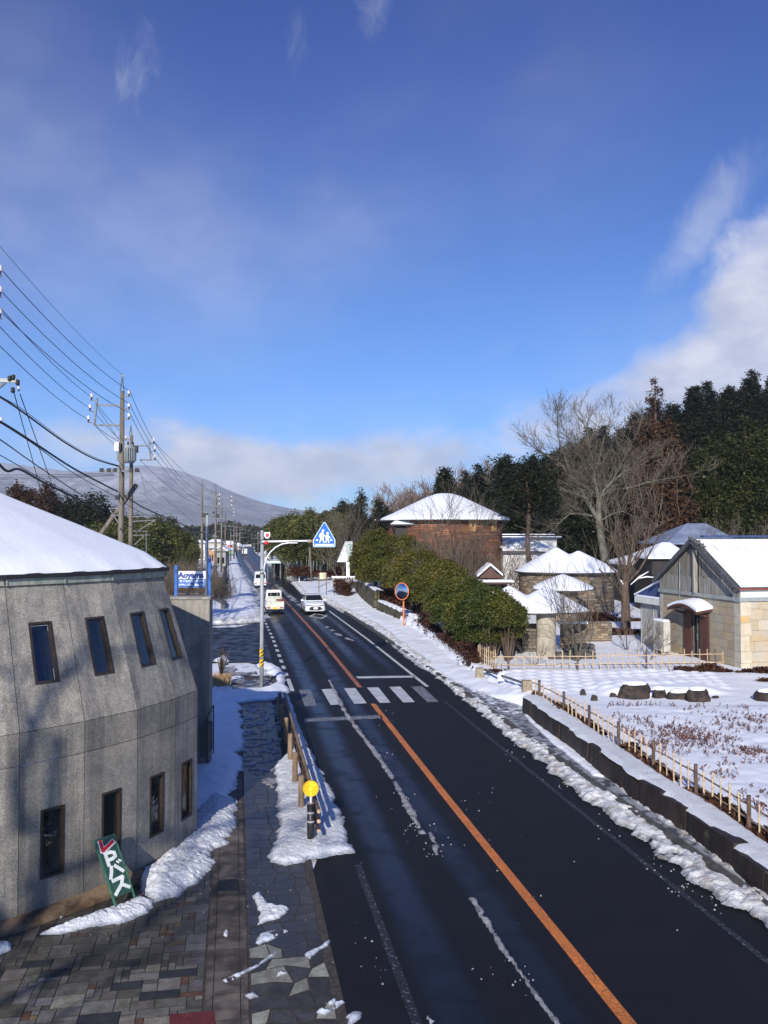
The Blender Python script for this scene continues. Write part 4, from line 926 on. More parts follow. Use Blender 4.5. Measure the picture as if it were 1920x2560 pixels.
def leaf_mat(name, c1, c2, rough=.6, sc=.8, trans=.0):
    m, t_, b, co = new_mat(name); a = t_.node('ShaderNodeAttribute', attribute_name='Col').outputs[0]
    n = t_.noise(co, sc, 5, .6); col = t_.mix(1.0, t_.mix(t_.ramp(n, .38, .62), c4(c1), c4(c2)), a, 'MULTIPLY')
    t_.put(b.inputs['Base Color'], col); b.inputs['Roughness'].default_value = rough; b.inputs['Specular IOR Level'].default_value = .3
    return m
M['hedge'] = leaf_mat('hedge_brown', (.035, .014, .010), (.075, .032, .018)); M['heather'] = leaf_mat('heather_sprig', (.10, .045, .035), (.16, .08, .055))
M['ever1'] = leaf_mat('evergreen_leaf_olive', (.050, .064, .013), (.100, .094, .019), .6, .45); M['ever2'] = leaf_mat('evergreen_leaf_green', (.036, .058, .013), (.080, .085, .018), .6, .5)
M['twig'] = mat('twig_grey', (.07, .055, .042), (.14, .115, .085), .85, 5); M['bark'] = mat('bark_lichen', (.065, .062, .048), (.155, .15, .115), .85, 3, 6, .6, 14, .03, st=(1, 1, .5))
M['bark_dark'] = mat('bark_dark', (.045, .028, .02), (.11, .075, .055), .9, 4, 6, .6, 14, .03, st=(1, 1, .5)); M['bark_brown'] = mat('bark_brown', (.055, .036, .026), (.13, .088, .062), .9, 4, 6, .6, 14, .03, st=(1, 1, .5))
rs = np.random.RandomState(4)
def hedge_strip(name, label, line, w, h, n, zoff=0.0, z=None, sz=.09, mt='hedge', cat='hedge', gap=.35):
    P_ = walk([Vector((p.x, p.y, 0)) for p in line], .05); out = []
    for _ in range(n):
        p = P_[rs.randint(len(P_))]; g_ = float(fbm(np.array([p.x * .9]), np.array([p.y * .9]), 3, 9)[0]); hh = h * max(0, g_ - gap) * 2.4
        if hh <= 0.02: continue
        x = p.x + rs.normal(0, w * .35); y = p.y + rs.normal(0, .06); z0 = gzz(x, y) if z is None else z
        out.append((x, y, z0 + zoff + rs.uniform(0, 1) ** .8 * hh))
    o = leafcloud(name, np.array(out), sz, M[mt], None, 1, 3, .4, .02); tag(o, label, cat, kind='stuff'); return o
hl = [Vector((p.x + .12, p.y - .1, 0)) for p in fl]
hedge_strip('ground_cover', 'dark brown leaves of low hedge showing through snow under the front bamboo fence', hl, .22, .26, 9000)
hedge_strip('ground_cover', 'dark brown shrubs at the foot of the rear bamboo fence', [Vector((p.x, p.y - .35, 0)) for p in f2[:2]] + [Vector((8.5, 35.2, 0))], .4, .38, 5000, gap=.42)
hedge_strip('ground_cover', 'dark leaves at the foot of the stone storehouse', [Vector((12.6, 35.4, 0)), Vector((16.2, 34.6, 0))], .5, .4, 3500, gap=.40)
hedge_strip('ground_cover', 'scattered dark shrubs in the snow at the right edge', [Vector((14.6, 33.2, 0)), Vector((18.5, 31.5, 0))], .8, .35, 3500, gap=.44)
# heather sprigs all over the field
def sprigs():
    out = []; cols = []
    for _ in range(26000):
        y = rs.uniform(11, 29.2); x = rs.uniform(6.5, 17.5)
        if x < float(wallx(y)) + 1.5: continue
        g_ = float(fbm(np.array([x * .5]), np.array([y * .5]), 3, 12)[0]); g2 = float(vn(np.array([x * 2.1]), np.array([y * 2.1]), 2)[0])
        if rs.rand() > .30 * max(0, g_ - .30) * 6 * (g2 * 1.4) or y > 28.4 + .3 * g2 - (x - 8) * .12: continue
        k = rs.randint(5, 9); z = gzz(x, y) + .04
        lx, ly = rs.normal(0, .25, 2)
        for q in range(k): h_ = q * .022; out.append((x + lx * h_ + rs.normal(0, .012), y + ly * h_ + rs.normal(0, .012), z + h_))
    o = leafcloud('heather', np.array(out), .038, M['heather'], None, 1, 7, .1); tag(o, 'reddish heather sprigs poking through the snow of the garden field', 'ground cover', kind='stuff')
sprigs()
def rock_mesh(mb, c, s, seed, cap=True, n=14):
    r = np.random.RandomState(seed)
M['rock'] = mat('rock_dark', (.012, .008, .006), (.05, .033, .024), .75, 4, 6, .8, 9, .06)
def rock(label, x0, x1, ytop, ybot, seed, group='rocks edging the snowy bed', z=.52):
    g0 = G(x0, ybot, z); g1 = G(x1, ybot, z); w = (g1 - g0).length; h = (ybot - ytop) / F * g0.y * 1.0; c = (g0 + g1) / 2; d = w * .55
    N = 20; K = 9; V = []; rs_ = random.Random(seed); ph = [rs_.uniform(0, 6) for _ in range(4)]
    for k in range(K):
        f = k / (K - 1)
        for i in range(N):
            a = 2 * math.pi * i / N; q = 1 + .14 * math.sin(2 * a + ph[0]) + .10 * math.sin(3 * a + ph[1] + f * 3) + .07 * math.sin(5 * a + ph[2] - f * 4) + rs_.uniform(-.05, .05)
            e = 5.0; ca, sa = math.cos(a), math.sin(a); sq = (abs(ca) ** 3 + abs(sa) ** 3) ** (-1 / 3); rr = q * sq * (1 - f ** e * .35) * (1 - .08 * f)
            V.append((ca * rr * w / 2 * .93, sa * rr * d / 2 * .93, -.12 + (h + .12) * f * (1 + .06 * math.sin(a + ph[3]) * f)))
    V.append((0, 0, h * 1.04)); fs = []
    for k in range(K - 1):
        for i in range(N): j = (i + 1) % N; fs.append((k * N + i, k * N + j, (k + 1) * N + j, (k + 1) * N + i))
    for i in range(N): fs.append(((K - 1) * N + i, (K - 1) * N + (i + 1) % N, len(V) - 1))
    th = thing('garden_rock', label, 'rock', c, 0, group)
    mb = MB(); mb.add(V, fs); mb.build('stone', M['rock'], th, True)
    if w < .55: return th
    mb = MB(); mb.lathe([(.96, -.03), (.97, .02), (.86, .06), (.5, .09), (0.001, .10)], 24, (0, 0, h * .96), sx=w / 2 * .80, sy=d / 2 * .86, wob=lambda a, r, z_: r * (.06 * math.sin(3 * a + ph[0]) + .04 * math.sin(5 * a + ph[1]))); mb.build('snow_cap', M['snow'], th, True)
    return th
rock('largest flat topped dark rock in the snowy bed', 1546, 1626, 1707, 1744, 1)
rock('rounded dark rock just right of the largest one', 1628, 1668, 1721, 1744, 2)
rock('long low dark rock in the middle of the row', 1668, 1722, 1728, 1748, 3)
rock('tall dark rock at the right end of the row', 1715, 1772, 1721, 1754, 4)
rock('dark rock cut by the right edge of the picture', 1888, 1960, 1726, 1756, 5)
rock('tiny dark stone poking out right of the row of rocks', 1776, 1801, 1740, 1747, 6, 'small stones poking out of the snow')
rock('tiny dark stone near the middle of the bed', 1450, 1464, 1724, 1738, 7, 'small stones poking out of the snow')
rock('tiny dark stone between the bed and the heather', 1477, 1494, 1738, 1750, 8, 'small stones poking out of the snow')
rock('small flat dark stone left of the largest rock', 1524, 1542, 1733, 1742, 9, 'small stones poking out of the snow')

# =================================================================== stone storehouse
def uvwall(name, stone_cols, kind, sc, joint=(.16, .14, .11)):
    m, t_, b, co = new_mat(name); uv = t_.node('ShaderNodeUVMap').outputs[0]
    dn = t_.node('ShaderNodeTexNoise'); t_.put(dn.inputs['Vector'], uv); dn.inputs['Scale'].default_value = 1.6; dn.inputs['Detail'].default_value = 4
    dv = t_.node('ShaderNodeVectorMath', operation='SCALE'); t_.l.new(dn.outputs[1], dv.inputs[0]); dv.inputs[3].default_value = .16 if kind == 'rubble' else .03
    ad = t_.node('ShaderNodeVectorMath', operation='ADD'); t_.l.new(uv, ad.inputs[0]); t_.l.new(dv.outputs[0], ad.inputs[1]); v = ad.outputs[0]
    if kind == 'rubble':
        br = t_.node('ShaderNodeTexBrick'); t_.put(br.inputs['Vector'], v); br.inputs['Scale'].default_value = 1; br.inputs['Brick Width'].default_value = sc[0]; br.inputs['Row Height'].default_value = sc[1]
        br.offset = .43; br.inputs['Mortar Size'].default_value = .008; br.inputs['Mortar Smooth'].default_value = .3; br.inputs['Color1'].default_value = (0, 0, 0, 1); br.inputs['Color2'].default_value = (1, 1, 1, 1); br.squash = .8; br.squash_frequency = 3
        cell = br.outputs['Color']; jf = br.outputs['Fac']
    else:
        br = t_.node('ShaderNodeTexBrick'); t_.put(br.inputs['Vector'], v); br.inputs['Scale'].default_value = 1; br.inputs['Brick Width'].default_value = sc[0]; br.inputs['Row Height'].default_value = sc[1]
        br.offset = .5; br.inputs['Mortar Size'].default_value = sc[2]; br.inputs['Mortar Smooth'].default_value = .4; br.inputs['Color1'].default_value = (0, 0, 0, 1); br.inputs['Color2'].default_value = (1, 1, 1, 1)
        cell = br.outputs['Color']; jf = br.outputs['Fac']
    cr = t_.node('ShaderNodeValToRGB'); t_.put(cr.inputs[0], cell); e = cr.color_ramp.elements; e[0].position = 0; e[0].color = c4(stone_cols[0]); e[1].position = 1; e[1].color = c4(stone_cols[-1])
    for i, cc_ in enumerate(stone_cols[1:-1]): x = e.new((i + 1) / (len(stone_cols) - 1)); x.color = c4(cc_)
    st = t_.noise(co, 1.4, 6, .65); col = t_.mix(t_.ramp(st, .35, .7), cr.outputs[0], t_.mix(1.0, cr.outputs[0], (1.12, .92, .66, 1), 'MULTIPLY'))
    gr = t_.noise(co, 20, 5, .7); col = t_.mix(1.0, col, t_.mix(t_.ramp(gr, .3, .7), (.8, .8, .8, 1), (1.1, 1.1, 1.1, 1)), 'MULTIPLY')
    col = t_.mix(jf, col, c4(joint)); t_.put(b.inputs['Base Color'], col); b.inputs['Roughness'].default_value = .85
    bump(t_, b, t_.m('ADD', t_.m('MULTIPLY', jf, -1.2), t_.m('MULTIPLY', gr, .35)), .7, .03); return m
M['rubble'] = uvwall('stone_rubble', [(.27, .245, .19), (.34, .32, .26), (.30, .28, .24), (.36, .315, .23), (.32, .30, .26)], 'rubble', (.62, .36))
M['rubble_warm'] = uvwall('stone_ashlar_warm', [(.41, .365, .285), (.48, .435, .35), (.42, .36, .26), (.50, .46, .385), (.40, .335, .235)], 'rubble', (.95, .46), (.30, .24, .15))
M['quoin'] = mat('stone_quoin', (.36, .33, .27), (.46, .42, .34), .85, 3, 6, .4, 25, .01); M['quoin_w'] = mat('stone_quoin_warm', (.50, .42, .29), (.58, .52, .40), .85, 3, 6, .4, 25, .01)
M['quoin_o'] = mat('stone_quoin_ochre', (.52, .32, .12), (.56, .38, .18), .85, 3)
M['wood_gable'] = mat('weathered_boards', (.13, .12, .10), (.26, .24, .20), .85, 1.6, 6, .4, 20, .01, st=(9, 9, .6)); M['wood_gable_l'] = mat('weathered_boards_light', (.17, .16, .14), (.34, .32, .28), .85, 2.2, 6, .4, 20, .01, st=(10, 10, .5))
M['band'] = mat('grey_band', (.24, .26, .25), (.32, .34, .33), .6, 5); M['cream'] = mat('cream_plaster', (.58, .60, .55), (.66, .67, .62), .7, 3); M['wood_red'] = mat('wood_red_brown', (.055, .020, .014), (.10, .04, .028), .6, 2, 5, .3, 20, .01, st=(6, 6, .6))
M['rust'] = mat('rusty_red_roof', (.16, .035, .02), (.26, .07, .04), .6, 4); M['roof_dark'] = mat('roof_dark', (.05, .05, .055), (.10, .10, .105), .7, 8); M['blue_roof'] = mat('roof_blue', (.03, .05, .14), (.05, .07, .18), .5, 4)
M['white_wall'] = mat('white_wall', (.55, .55, .54), (.66, .66, .65), .8, 1.2); M['shutter'] = mat('shutter_grey', (.34, .34, .32), (.42, .42, .40), .6, 2)
zg = .52
c0 = G(1853, 1676, zg); bandz = 3.5
Dl = 42.0; cl_ = P(1650, 1477, Dl); cr0 = Vector((c0.x, c0.y, 0)); cl0 = Vector((cl_.x, Dl, 0)); fu = (cl0 - cr0); FW = fu.length; fu.normalize(); sv = Vector((-fu.y, fu.x, 0)); sv = sv if sv.x > 0 else -sv   # fu along the gable towards the far corner; sv along the side wall
sh = thing('stone_storehouse', 'stone storehouse with weathered board gable and snowy corrugated roof at the right edge', 'building', (cr0.x, cr0.y, 0))
def Lc(a, s, z): return fu * a + sv * s + Vector((0, 0, z))   # local coordinates (root has no rotation)
SL = 9.0; za = 6.15; ze = 4.13
def uvq(mb, pts, uv): mb.quad(*pts, uv=uv)
mb = MB()
# gable wall with doorway a in [2.05,3.55] approx
dx0, dx1, dz1 = FW * .38, FW * .62, 2.72
def gq(a0, a1, z0, z1): uvq(mb, [Lc(a1, 0, z0), Lc(a0, 0, z0), Lc(a0, 0, z1), Lc(a1, 0, z1)], [(a1, z0), (a0, z0), (a0, z1), (a1, z1)])
gq(.42, dx0, .2, bandz); gq(dx1, FW - .3, .2, bandz); gq(dx0, dx1, dz1, bandz)
mb.build('gable_wall', M['rubble'], sh)
mb = MB(); mb.quad(Lc(0.45, 0, .2), Lc(.45, SL, .2), Lc(.45, SL, bandz), Lc(.45, 0, bandz)); 
mb = MB(); uvq(mb, [Lc(0, .42, .2), Lc(0, SL, .2), Lc(0, SL, bandz), Lc(0, .42, bandz)], [(.42, .2), (SL, .2), (SL, bandz), (.42, bandz)]); mb.build('side_wall', M['rubble_warm'], sh)
# quoins: smooth corner blocks
mb = MB(); mbf = MB(); mbw = MB(); mbo = MB(); z = .2; k = 0
for hgt in (.62, .5, .68, .55, .32, .60, .5):
    z1 = min(z + hgt, bandz)
    if z >= bandz: break
    for (A, B, tgt) in (((.42, -.002, 1), None, mb),): mb.quad(Lc(.42, -.004, z + .005), Lc(-.004, -.004, z + .005), Lc(-.004, -.004, z1 - .005), Lc(.42, -.004, z1 - .005))
    (mbo if k == 4 else mbw).quad(Lc(-.004, -.004, z + .005), Lc(-.004, .42 + (.1 if k % 2 else 0), z + .005), Lc(-.004, .42 + (.1 if k % 2 else 0), z1 - .005), Lc(-.004, -.004, z1 - .005))
    mbf.quad(Lc(FW, 0, z + .005), Lc(FW - .3, -.004, z + .005), Lc(FW - .3, -.004, z1 - .005), Lc(FW, -.004, z1 - .005)); z = z1; k += 1
mb.build('corner_stones', M['quoin'], sh); mbf.build('corner_stones', M['quoin'], sh); mbw.build('corner_stones', M['quoin_w'], sh); mbo.build('ochre_corner_stone', M['quoin_o'], sh)
# band above the stone, cream fascia on the side
mb = MB(); mb.bar(Lc(-.03, -.04, bandz + .07), Lc(FW + .02, -.04, bandz + .07), .12, .16); mb.bar(Lc(-.04, -.1, bandz + .06), Lc(-.04, SL, bandz + .06), .12, .14); mb.build('band', M['band'], sh)
mb = MB(); mb.bar(Lc(0, -.01, bandz + .38), Lc(0, SL, bandz + .38), .06, .46); mb.build('eaves_board', M['cream'], sh)
# gable boards
am = FW / 2; zb0 = bandz + .15
def gtop(a): return ze - .06 + (za - ze) * (1 - abs(a - am) / am)
mb = MB(); mbl = MB(); n = 34
for i in range(n):
    a0 = FW * i / n + .006; a1 = FW * (i + 1) / n - .004
    if abs((a0 + a1) / 2 - am) < .16: continue
    t0, t1 = gtop(a0), gtop(a1); spl = zb0 + .75 + .05 * math.sin(i * 2.3)
    if min(t0, t1) > spl:
        mbl.quad(Lc(a1, -.02, zb0), Lc(a0, -.02, zb0), Lc(a0, -.035, spl), Lc(a1, -.035, spl)); mb.quad(Lc(a1, -.01, spl), Lc(a0, -.01, spl), Lc(a0, -.01, t0), Lc(a1, -.01, t1))
    else: mbl.quad(Lc(a1, -.02, zb0), Lc(a0, -.02, zb0), Lc(a0, -.02, t0), Lc(a1, -.02, t1))
mb.build('gable_boards', M['wood_gable'], sh); mbl.build('gable_boards', M['wood_gable_l'], sh)
mb = MB(); mb.quad(Lc(FW, 0, zb0), Lc(0, 0, zb0), Lc(0, 0, ze - .06), Lc(FW, 0, ze - .06)); mb.add([Lc(FW, 0, ze - .06), Lc(0, 0, ze - .06), Lc(am, 0, za - .06)], [(0, 1, 2)]); mb.build('gable_backing', M['black'], sh)
mb = MB(); mb.bar(Lc(am, -.05, zb0), Lc(am, -.05, za - .35), .30, .10, up=fu); mb.build('king_post', M['wood_gable_l'], sh)
mb = MB(); mb.bar(Lc(am - .16, -.14, za - .42), Lc(am + .16, -.14, za - .42), .16, .10); mb.build('ridge_beam_end', M['wood_red'], sh)
mb = MB(); mb.tube([Lc(FW * .70, -.07, 2.4), Lc(FW * .71, -.07, bandz), Lc(FW * .70, -.09, ze + .9)], .018, 6); mb.build('cable_pipe', M['band'], sh)
mb = MB(); mb.bar(Lc(am + .12, -.03, 2.95), Lc(am - .12, -.03, 2.95), .1, .12); mb.bar(Lc(am + .07, -.03, 3.38), Lc(am - .05, -.03, 3.40), .06, .07); mb.build('wall_vent', M['black'], sh)
# roof: corrugated sheets with snow, verge boards
ov = .17; ovs = .35; k_ = (za - ze) / am; zE = ze - ov * k_
def roof_side(sgn, name, mat_, dz, amp, s0=-.35, s1=SL, nn=150, top=0.0):
    V = []; uvv = []
    for i in range(nn + 1):
        s_ = s0 + (s1 - s0) * i / nn; c_ = amp * math.sin(s_ * 2 * math.pi / .16)
        for j in range(13):
            f = top + (1 - top) * j / 12; a = am + sgn * (am + ov) * f; z_ = za - (am + ov) * f * k_
            V.append(tuple(Lc(a, s_, z_ + dz * (1 if 0 < j else .6) + c_)))
    idx = np.arange(len(V)).reshape(-1, 13); q = np.stack([idx[:-1, :-1], idx[:-1, 1:], idx[1:, 1:], idx[1:, :-1]], -1).reshape(-1, 4)
    return grid_mesh(name, np.array(V), q, mat_, sh)
M['roof_snow_corr'] = None
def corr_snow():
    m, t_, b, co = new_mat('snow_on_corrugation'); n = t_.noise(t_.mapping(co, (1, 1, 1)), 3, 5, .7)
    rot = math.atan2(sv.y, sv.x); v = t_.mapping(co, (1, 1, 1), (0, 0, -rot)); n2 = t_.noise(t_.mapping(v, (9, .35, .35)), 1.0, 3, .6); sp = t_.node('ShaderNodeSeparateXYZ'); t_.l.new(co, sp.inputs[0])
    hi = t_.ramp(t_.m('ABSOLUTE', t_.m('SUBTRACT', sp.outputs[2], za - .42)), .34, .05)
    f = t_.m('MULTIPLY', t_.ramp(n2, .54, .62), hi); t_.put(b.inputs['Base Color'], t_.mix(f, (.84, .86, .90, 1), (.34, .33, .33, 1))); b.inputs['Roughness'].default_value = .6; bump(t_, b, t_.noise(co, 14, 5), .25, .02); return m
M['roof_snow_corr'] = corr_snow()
roof_side(-1, 'roof_sheet', M['roof_dark'], .02, .025, s0=-.25); roof_side(1, 'roof_sheet', M['roof_dark'], .02, .025, s0=-.25)
roof_side(-1, 'roof_snow', M['roof_snow_corr'], .085, .012, s0=-.1, top=.02); roof_side(1, 'roof_snow', M['snow'], .08, .012, s0=-.1)
mb = MB()
for sgn in (-1, 1): mb.bar(Lc(am, -.33, za - .05), Lc(am + sgn * (am + ov), -.33, zE - .03), .06, .19, up=Vector((0, 0, 1)))
mb.build('verge_board', M['roof_dark'], sh)
mb = MB(); mb.bar(Lc(am, .3, za + .14), Lc(am, SL, za + .14), .30, .09)
for i in range(7): mb.bar(Lc(am - .2, 1 + i * 1.2, za + .17), Lc(am + .2, 1 + i * 1.2, za + .19), .03, .03)
mb.build('ridge_cap', M['blue_roof'], sh)
mb = MB(); mb.bar(Lc(-ov - .02, -.2, zE + .0), Lc(-ov - .02, SL, zE + .0), .06, .07); mb.build('gutter_board', M['rust'], sh)
rl = MB(); rr_ = random.Random(2)
for i in range(16):
    f = rr_.uniform(0, .22); rl.box(Lc(am - (am) * f, -.3 + rr_.uniform(-.05, .25), za - am * f * k_ + .1), (.16, .14, .08), None)
rl.build('verge_tile', M['roof_dark'], sh)
# porch and door
dc = (dx0 + dx1) / 2
mb = MB(); mb.quad(Lc(dx1, .45, .3), Lc(dx0, .45, .3), Lc(dx0, .45, dz1), Lc(dx1, .45, dz1)); mb.quad(Lc(dx0, 0, .3), Lc(dx0, .45, .3), Lc(dx0, .45, dz1), Lc(dx0, 0, dz1)); mb.quad(Lc(dx1, .45, .3), Lc(dx1, 0, .3), Lc(dx1, 0, dz1), Lc(dx1, .45, dz1)); mb.build('doorway', M['dark_in'], sh)
for (a0, a1) in ((dx0 - .2, dx0 + .42), (dx1 - .42, dx1 + .22)):
    mb = MB(); mb.box(Lc((a0 + a1) / 2, -.06, (dz1 + .4) / 2), (a1 - a0, .08, dz1 - .4), (fu, sv, Vector((0, 0, 1)))); d_ = mb.build('door_shutter', M['wood_red'], sh)
mb = MB(); m0, m1 = dx0 + .42, dx1 - .42; mb.bar(Lc(m0, .02, .4), Lc(m0, .02, dz1), .05, .05); mb.bar(Lc(m1, .02, .4), Lc(m1, .02, dz1), .05, .05); mb.bar(Lc((m0 + m1) / 2, .02, .4), Lc((m0 + m1) / 2, .02, dz1 - .3), .04, .04); dr = mb.build('door', M['steel'], sh)
mb = MB(); mb.quad(Lc(m1, .05, .4), Lc(m0, .05, .4), Lc(m0, .05, dz1), Lc(m1, .05, dz1)); mb.build('pane', M['dglass'], dr)
mb = MB(); mb.bar(Lc((m0 + m1) / 2 - .05, -.05, 1.45), Lc((m0 + m1) / 2 - .05, -.05, 1.75), .03, .03); mb.build('handle', M['steel'], dr)
ho0, ho1 = dx0 - .42, dx1 + .42; hd = []; hs_ = []
for i in range(13):
    f = i / 12; a = ho0 + (ho1 - ho0) * f; z_ = dz1 + .10 + .34 * math.sin(math.pi * min(1, f * .9 + .05)); hd.append((a, z_))
def hood(z0, z1, d0, name, m_, inset=0.0):
    V = []; 
    for (a, z_) in hd:
        for (s_, dz_) in ((-d0, z0), (-d0, z1), (0, z1 + .12), (0, z0 + .12)): V.append(Lc(a, s_, z_ + dz_))
    fs = []
    for i in range(12):
        for j in range(4): k2 = (j + 1) % 4; fs.append((i * 4 + j, i * 4 + k2, i * 4 + 4 + k2, i * 4 + 4 + j))
    fs.append((3, 2, 1, 0)); fs.append((48, 49, 50, 51)); mb = MB(); mb.add(V, fs); return mb.build(name, m_, sh)
hr = hood(-.12, .0, .85, 'porch_roof', M['wood_red']); hood(.002, .13, .83, 'porch_snow', M['snow'])
mb = MB(); mb.bar(Lc(dx0 - .1, -.05, dz1 - .1), Lc(dx0 - .1, -.7, dz1 + .05), .08, .1); mb.bar(Lc(dx1 + .1, -.05, dz1 - .1), Lc(dx1 + .1, -.7, dz1 + .05), .08, .1); mb.build('porch_bracket', M['wood_red'], sh)
# air conditioner standing by the door
M['ac'] = mat('ac_ivory', (.44, .42, .37), (.52, .50, .45), .5, 4); M['grille'] = mat('ac_grille', (.22, .22, .22), None, .6)  # ivory dimmed so that shade on the unit sits in its colour
ap = Lc(dx1 + 1.02, -.78, 0) + cr0; ac = thing('air_conditioner', 'tall ivory air conditioner unit with two fans and a snow cap beside the storehouse door', 'air conditioner', (ap.x, ap.y, 0))
ax = (fu, sv, Vector((0, 0, 1))); mb = MB(); mb.box((0, 0, 1.45), (.95, .36, 1.45), ax); mb.box(fu * .3 + Vector((0, 0, .66)), (.1, .3, .14), ax); mb.box(fu * -.3 + Vector((0, 0, .66)), (.1, .3, .14), ax); mb.build('casing', M['ac'], ac)
for zz in (1.12, 1.80):
    mb = MB()
    for rr in (.27, .20, .12): mb.tube([fu * (rr * math.cos(q * math.pi / 12) - .08) + sv * -.195 + Vector((0, 0, zz + rr * math.sin(q * math.pi / 12))) for q in range(25)], .012, 4, cap=False)
    for q in range(6): a = q * math.pi / 6; mb.bar(fu * (.27 * math.cos(a) - .08) + sv * -.192 + Vector((0, 0, zz + .27 * math.sin(a))), fu * (-.27 * math.cos(a) - .08) + sv * -.192 + Vector((0, 0, zz - .27 * math.sin(a))), .008, .008)
    mb.build('fan_grille', M['grille'], ac)
mb = MB(); mb.box((0, 0, .5), (1.1, .5, .2), ax); mb.build('plinth', M['concrete'], ac)
mb = MB(); mb.box((0, 0, 2.215), (.97, .38, .09), ax, taper=.8); mb.build('snow_cap', M['snow'], ac)
# shed at the far end of the gable
sp0 = Lc(FW + .02, .35, 0) + cr0; sd_ = thing('shutter_shed', 'low shed with grey roller shutters and a dark blue lean-to roof left of the storehouse', 'building', (sp0.x, sp0.y, 0))
wS = 2.35; mb = MB()
for i in range(34): z0 = .5 + i * .068; mb.bar(fu * .02 + Vector((0, 0, z0)), fu * (wS / 2 - .04) + Vector((0, 0, z0)), .03, .062); 
mb.build('shutter', M['shutter'], sd_); mb = MB()
for i in range(34): z0 = .5 + i * .068; mb.bar(fu * (wS / 2 + .04) + Vector((0, 0, z0)), fu * (wS - .02) + Vector((0, 0, z0)), .03, .062)
mb.build('shutter', M['shutter'], sd_)
mb = MB()
for a in (0, wS / 2, wS): mb.bar(fu * a + Vector((0, 0, .3)), fu * a + Vector((0, 0, 2.85)), .08, .08)
mb.quad(fu * wS + Vector((0, 0, .3)), fu * wS + sv * 2.2 + Vector((0, 0, .3)), fu * wS + sv * 2.2 + Vector((0, 0, 2.9)), fu * wS + Vector((0, 0, 2.9))); mb.build('frame', M['band'], sd_)
mb = MB(); mb.bar(fu * -.0 - sv * .22 + Vector((0, 0, 2.92)), fu * (wS + .25) - sv * .22 + Vector((0, 0, 2.92)), .10, .32); mb.build('fascia', M['cream'], sd_)
mb = MB(); mb.add([fu * 0 - sv * .25 + Vector((0, 0, 3.08)), fu * (wS + .3) - sv * .25 + Vector((0, 0, 3.08)), fu * (wS + .3) + sv * 2.3 + Vector((0, 0, 3.10)), fu * 0 + sv * 2.3 + Vector((0, 0, 4.15)), fu * 0 - sv * .1 + Vector((0, 0, 4.05))], [(1, 0, 4), (1, 4, 3, 2)]); mb.build('roof', M['blue_roof'], sd_)
mb = MB(); mb.box(fu * (wS / 2) - sv * .12 + Vector((0, 0, 3.13)), (wS + .3, .3, .08), ax, taper=.9); mb.bar(fu * (wS + .32) - sv * .2 + Vector((0, 0, 3.15)), fu * .0 - sv * .12 + Vector((0, 0, 4.13)), .12, .08); mb.build('roof_snow', M['snow'], sd_)
mb = MB(); mb.box(fu * .25 - sv * .1 + Vector((0, 0, 2.2)), (.22, .16, .3), ax); mb.build('lamp_box', M['bronze'], sd_)
# garden floodlight
gp = G(1778, 1678, .55); fl_ = thing('garden_light', 'small round garden floodlight on the snow near the storehouse corner', 'lamp', gp)
mb = MB(); mb.lathe([(.001, .30), (.09, .28), (.15, .20), (.16, .10), (.10, .02)], 14); mb.build('lamp_head', mat('frosted', (.55, .58, .6), None, .25), fl_, True); mb = MB(); mb.tube([(0, 0, -.2), (0, 0, .1)], .03, 6); mb.build('stem', M['black'], fl_)
# =================================================================== museum buildings
def cone_roof(mb, c, prof, n=40, wob=None, sx=1.0, sy=1.0): mb.lathe(prof, n, c, wob=wob, sx=sx, sy=sy)
def snow_roof(parent, c, R_, z0, z1, thick=.12, n=44, seed=0, sx=1.0, sy=1.0, under=None, edge=.03, sag=.10, flat=.06):
    """cone roof with slightly curved slope: dark body and rounded snow layer"""
    ph = seed * 1.7; w = lambda a, r, z: edge * R_ * .5 * (math.sin(7 * a + ph) * .4 + math.sin(13 * a + ph) * .3 + math.sin(3 * a) * .4) * (r / R_) ** 4
    pr = []
    for i in range(9): f = i / 8; pr.append((R_ * (1 - f) + .001, z0 + (z1 - z0) * (f - sag * math.sin(math.pi * f) * .5)))
    mb = MB(); mb.lathe([(R_ * .85, z0 - .02), (R_ - .02, z0 - .06)] + [(r, z - .01) for r, z in pr], n, c, sx=sx, sy=sy); mb.build('roof', under or M['roof_dark'], parent, True)
    ps = [(R_ - .02, z0 - .01), (R_ + .03, z0 + thick * .5)] + [(r * .995 * (1 if i else .99), z + thick * (1 - flat * (i == 8))) for i, (r, z) in enumerate(pr)]
    mb = MB(); mb.lathe(ps, n, c, wob=w, sx=sx, sy=sy); mb.build('roof_snow', M['snow'], parent, True)
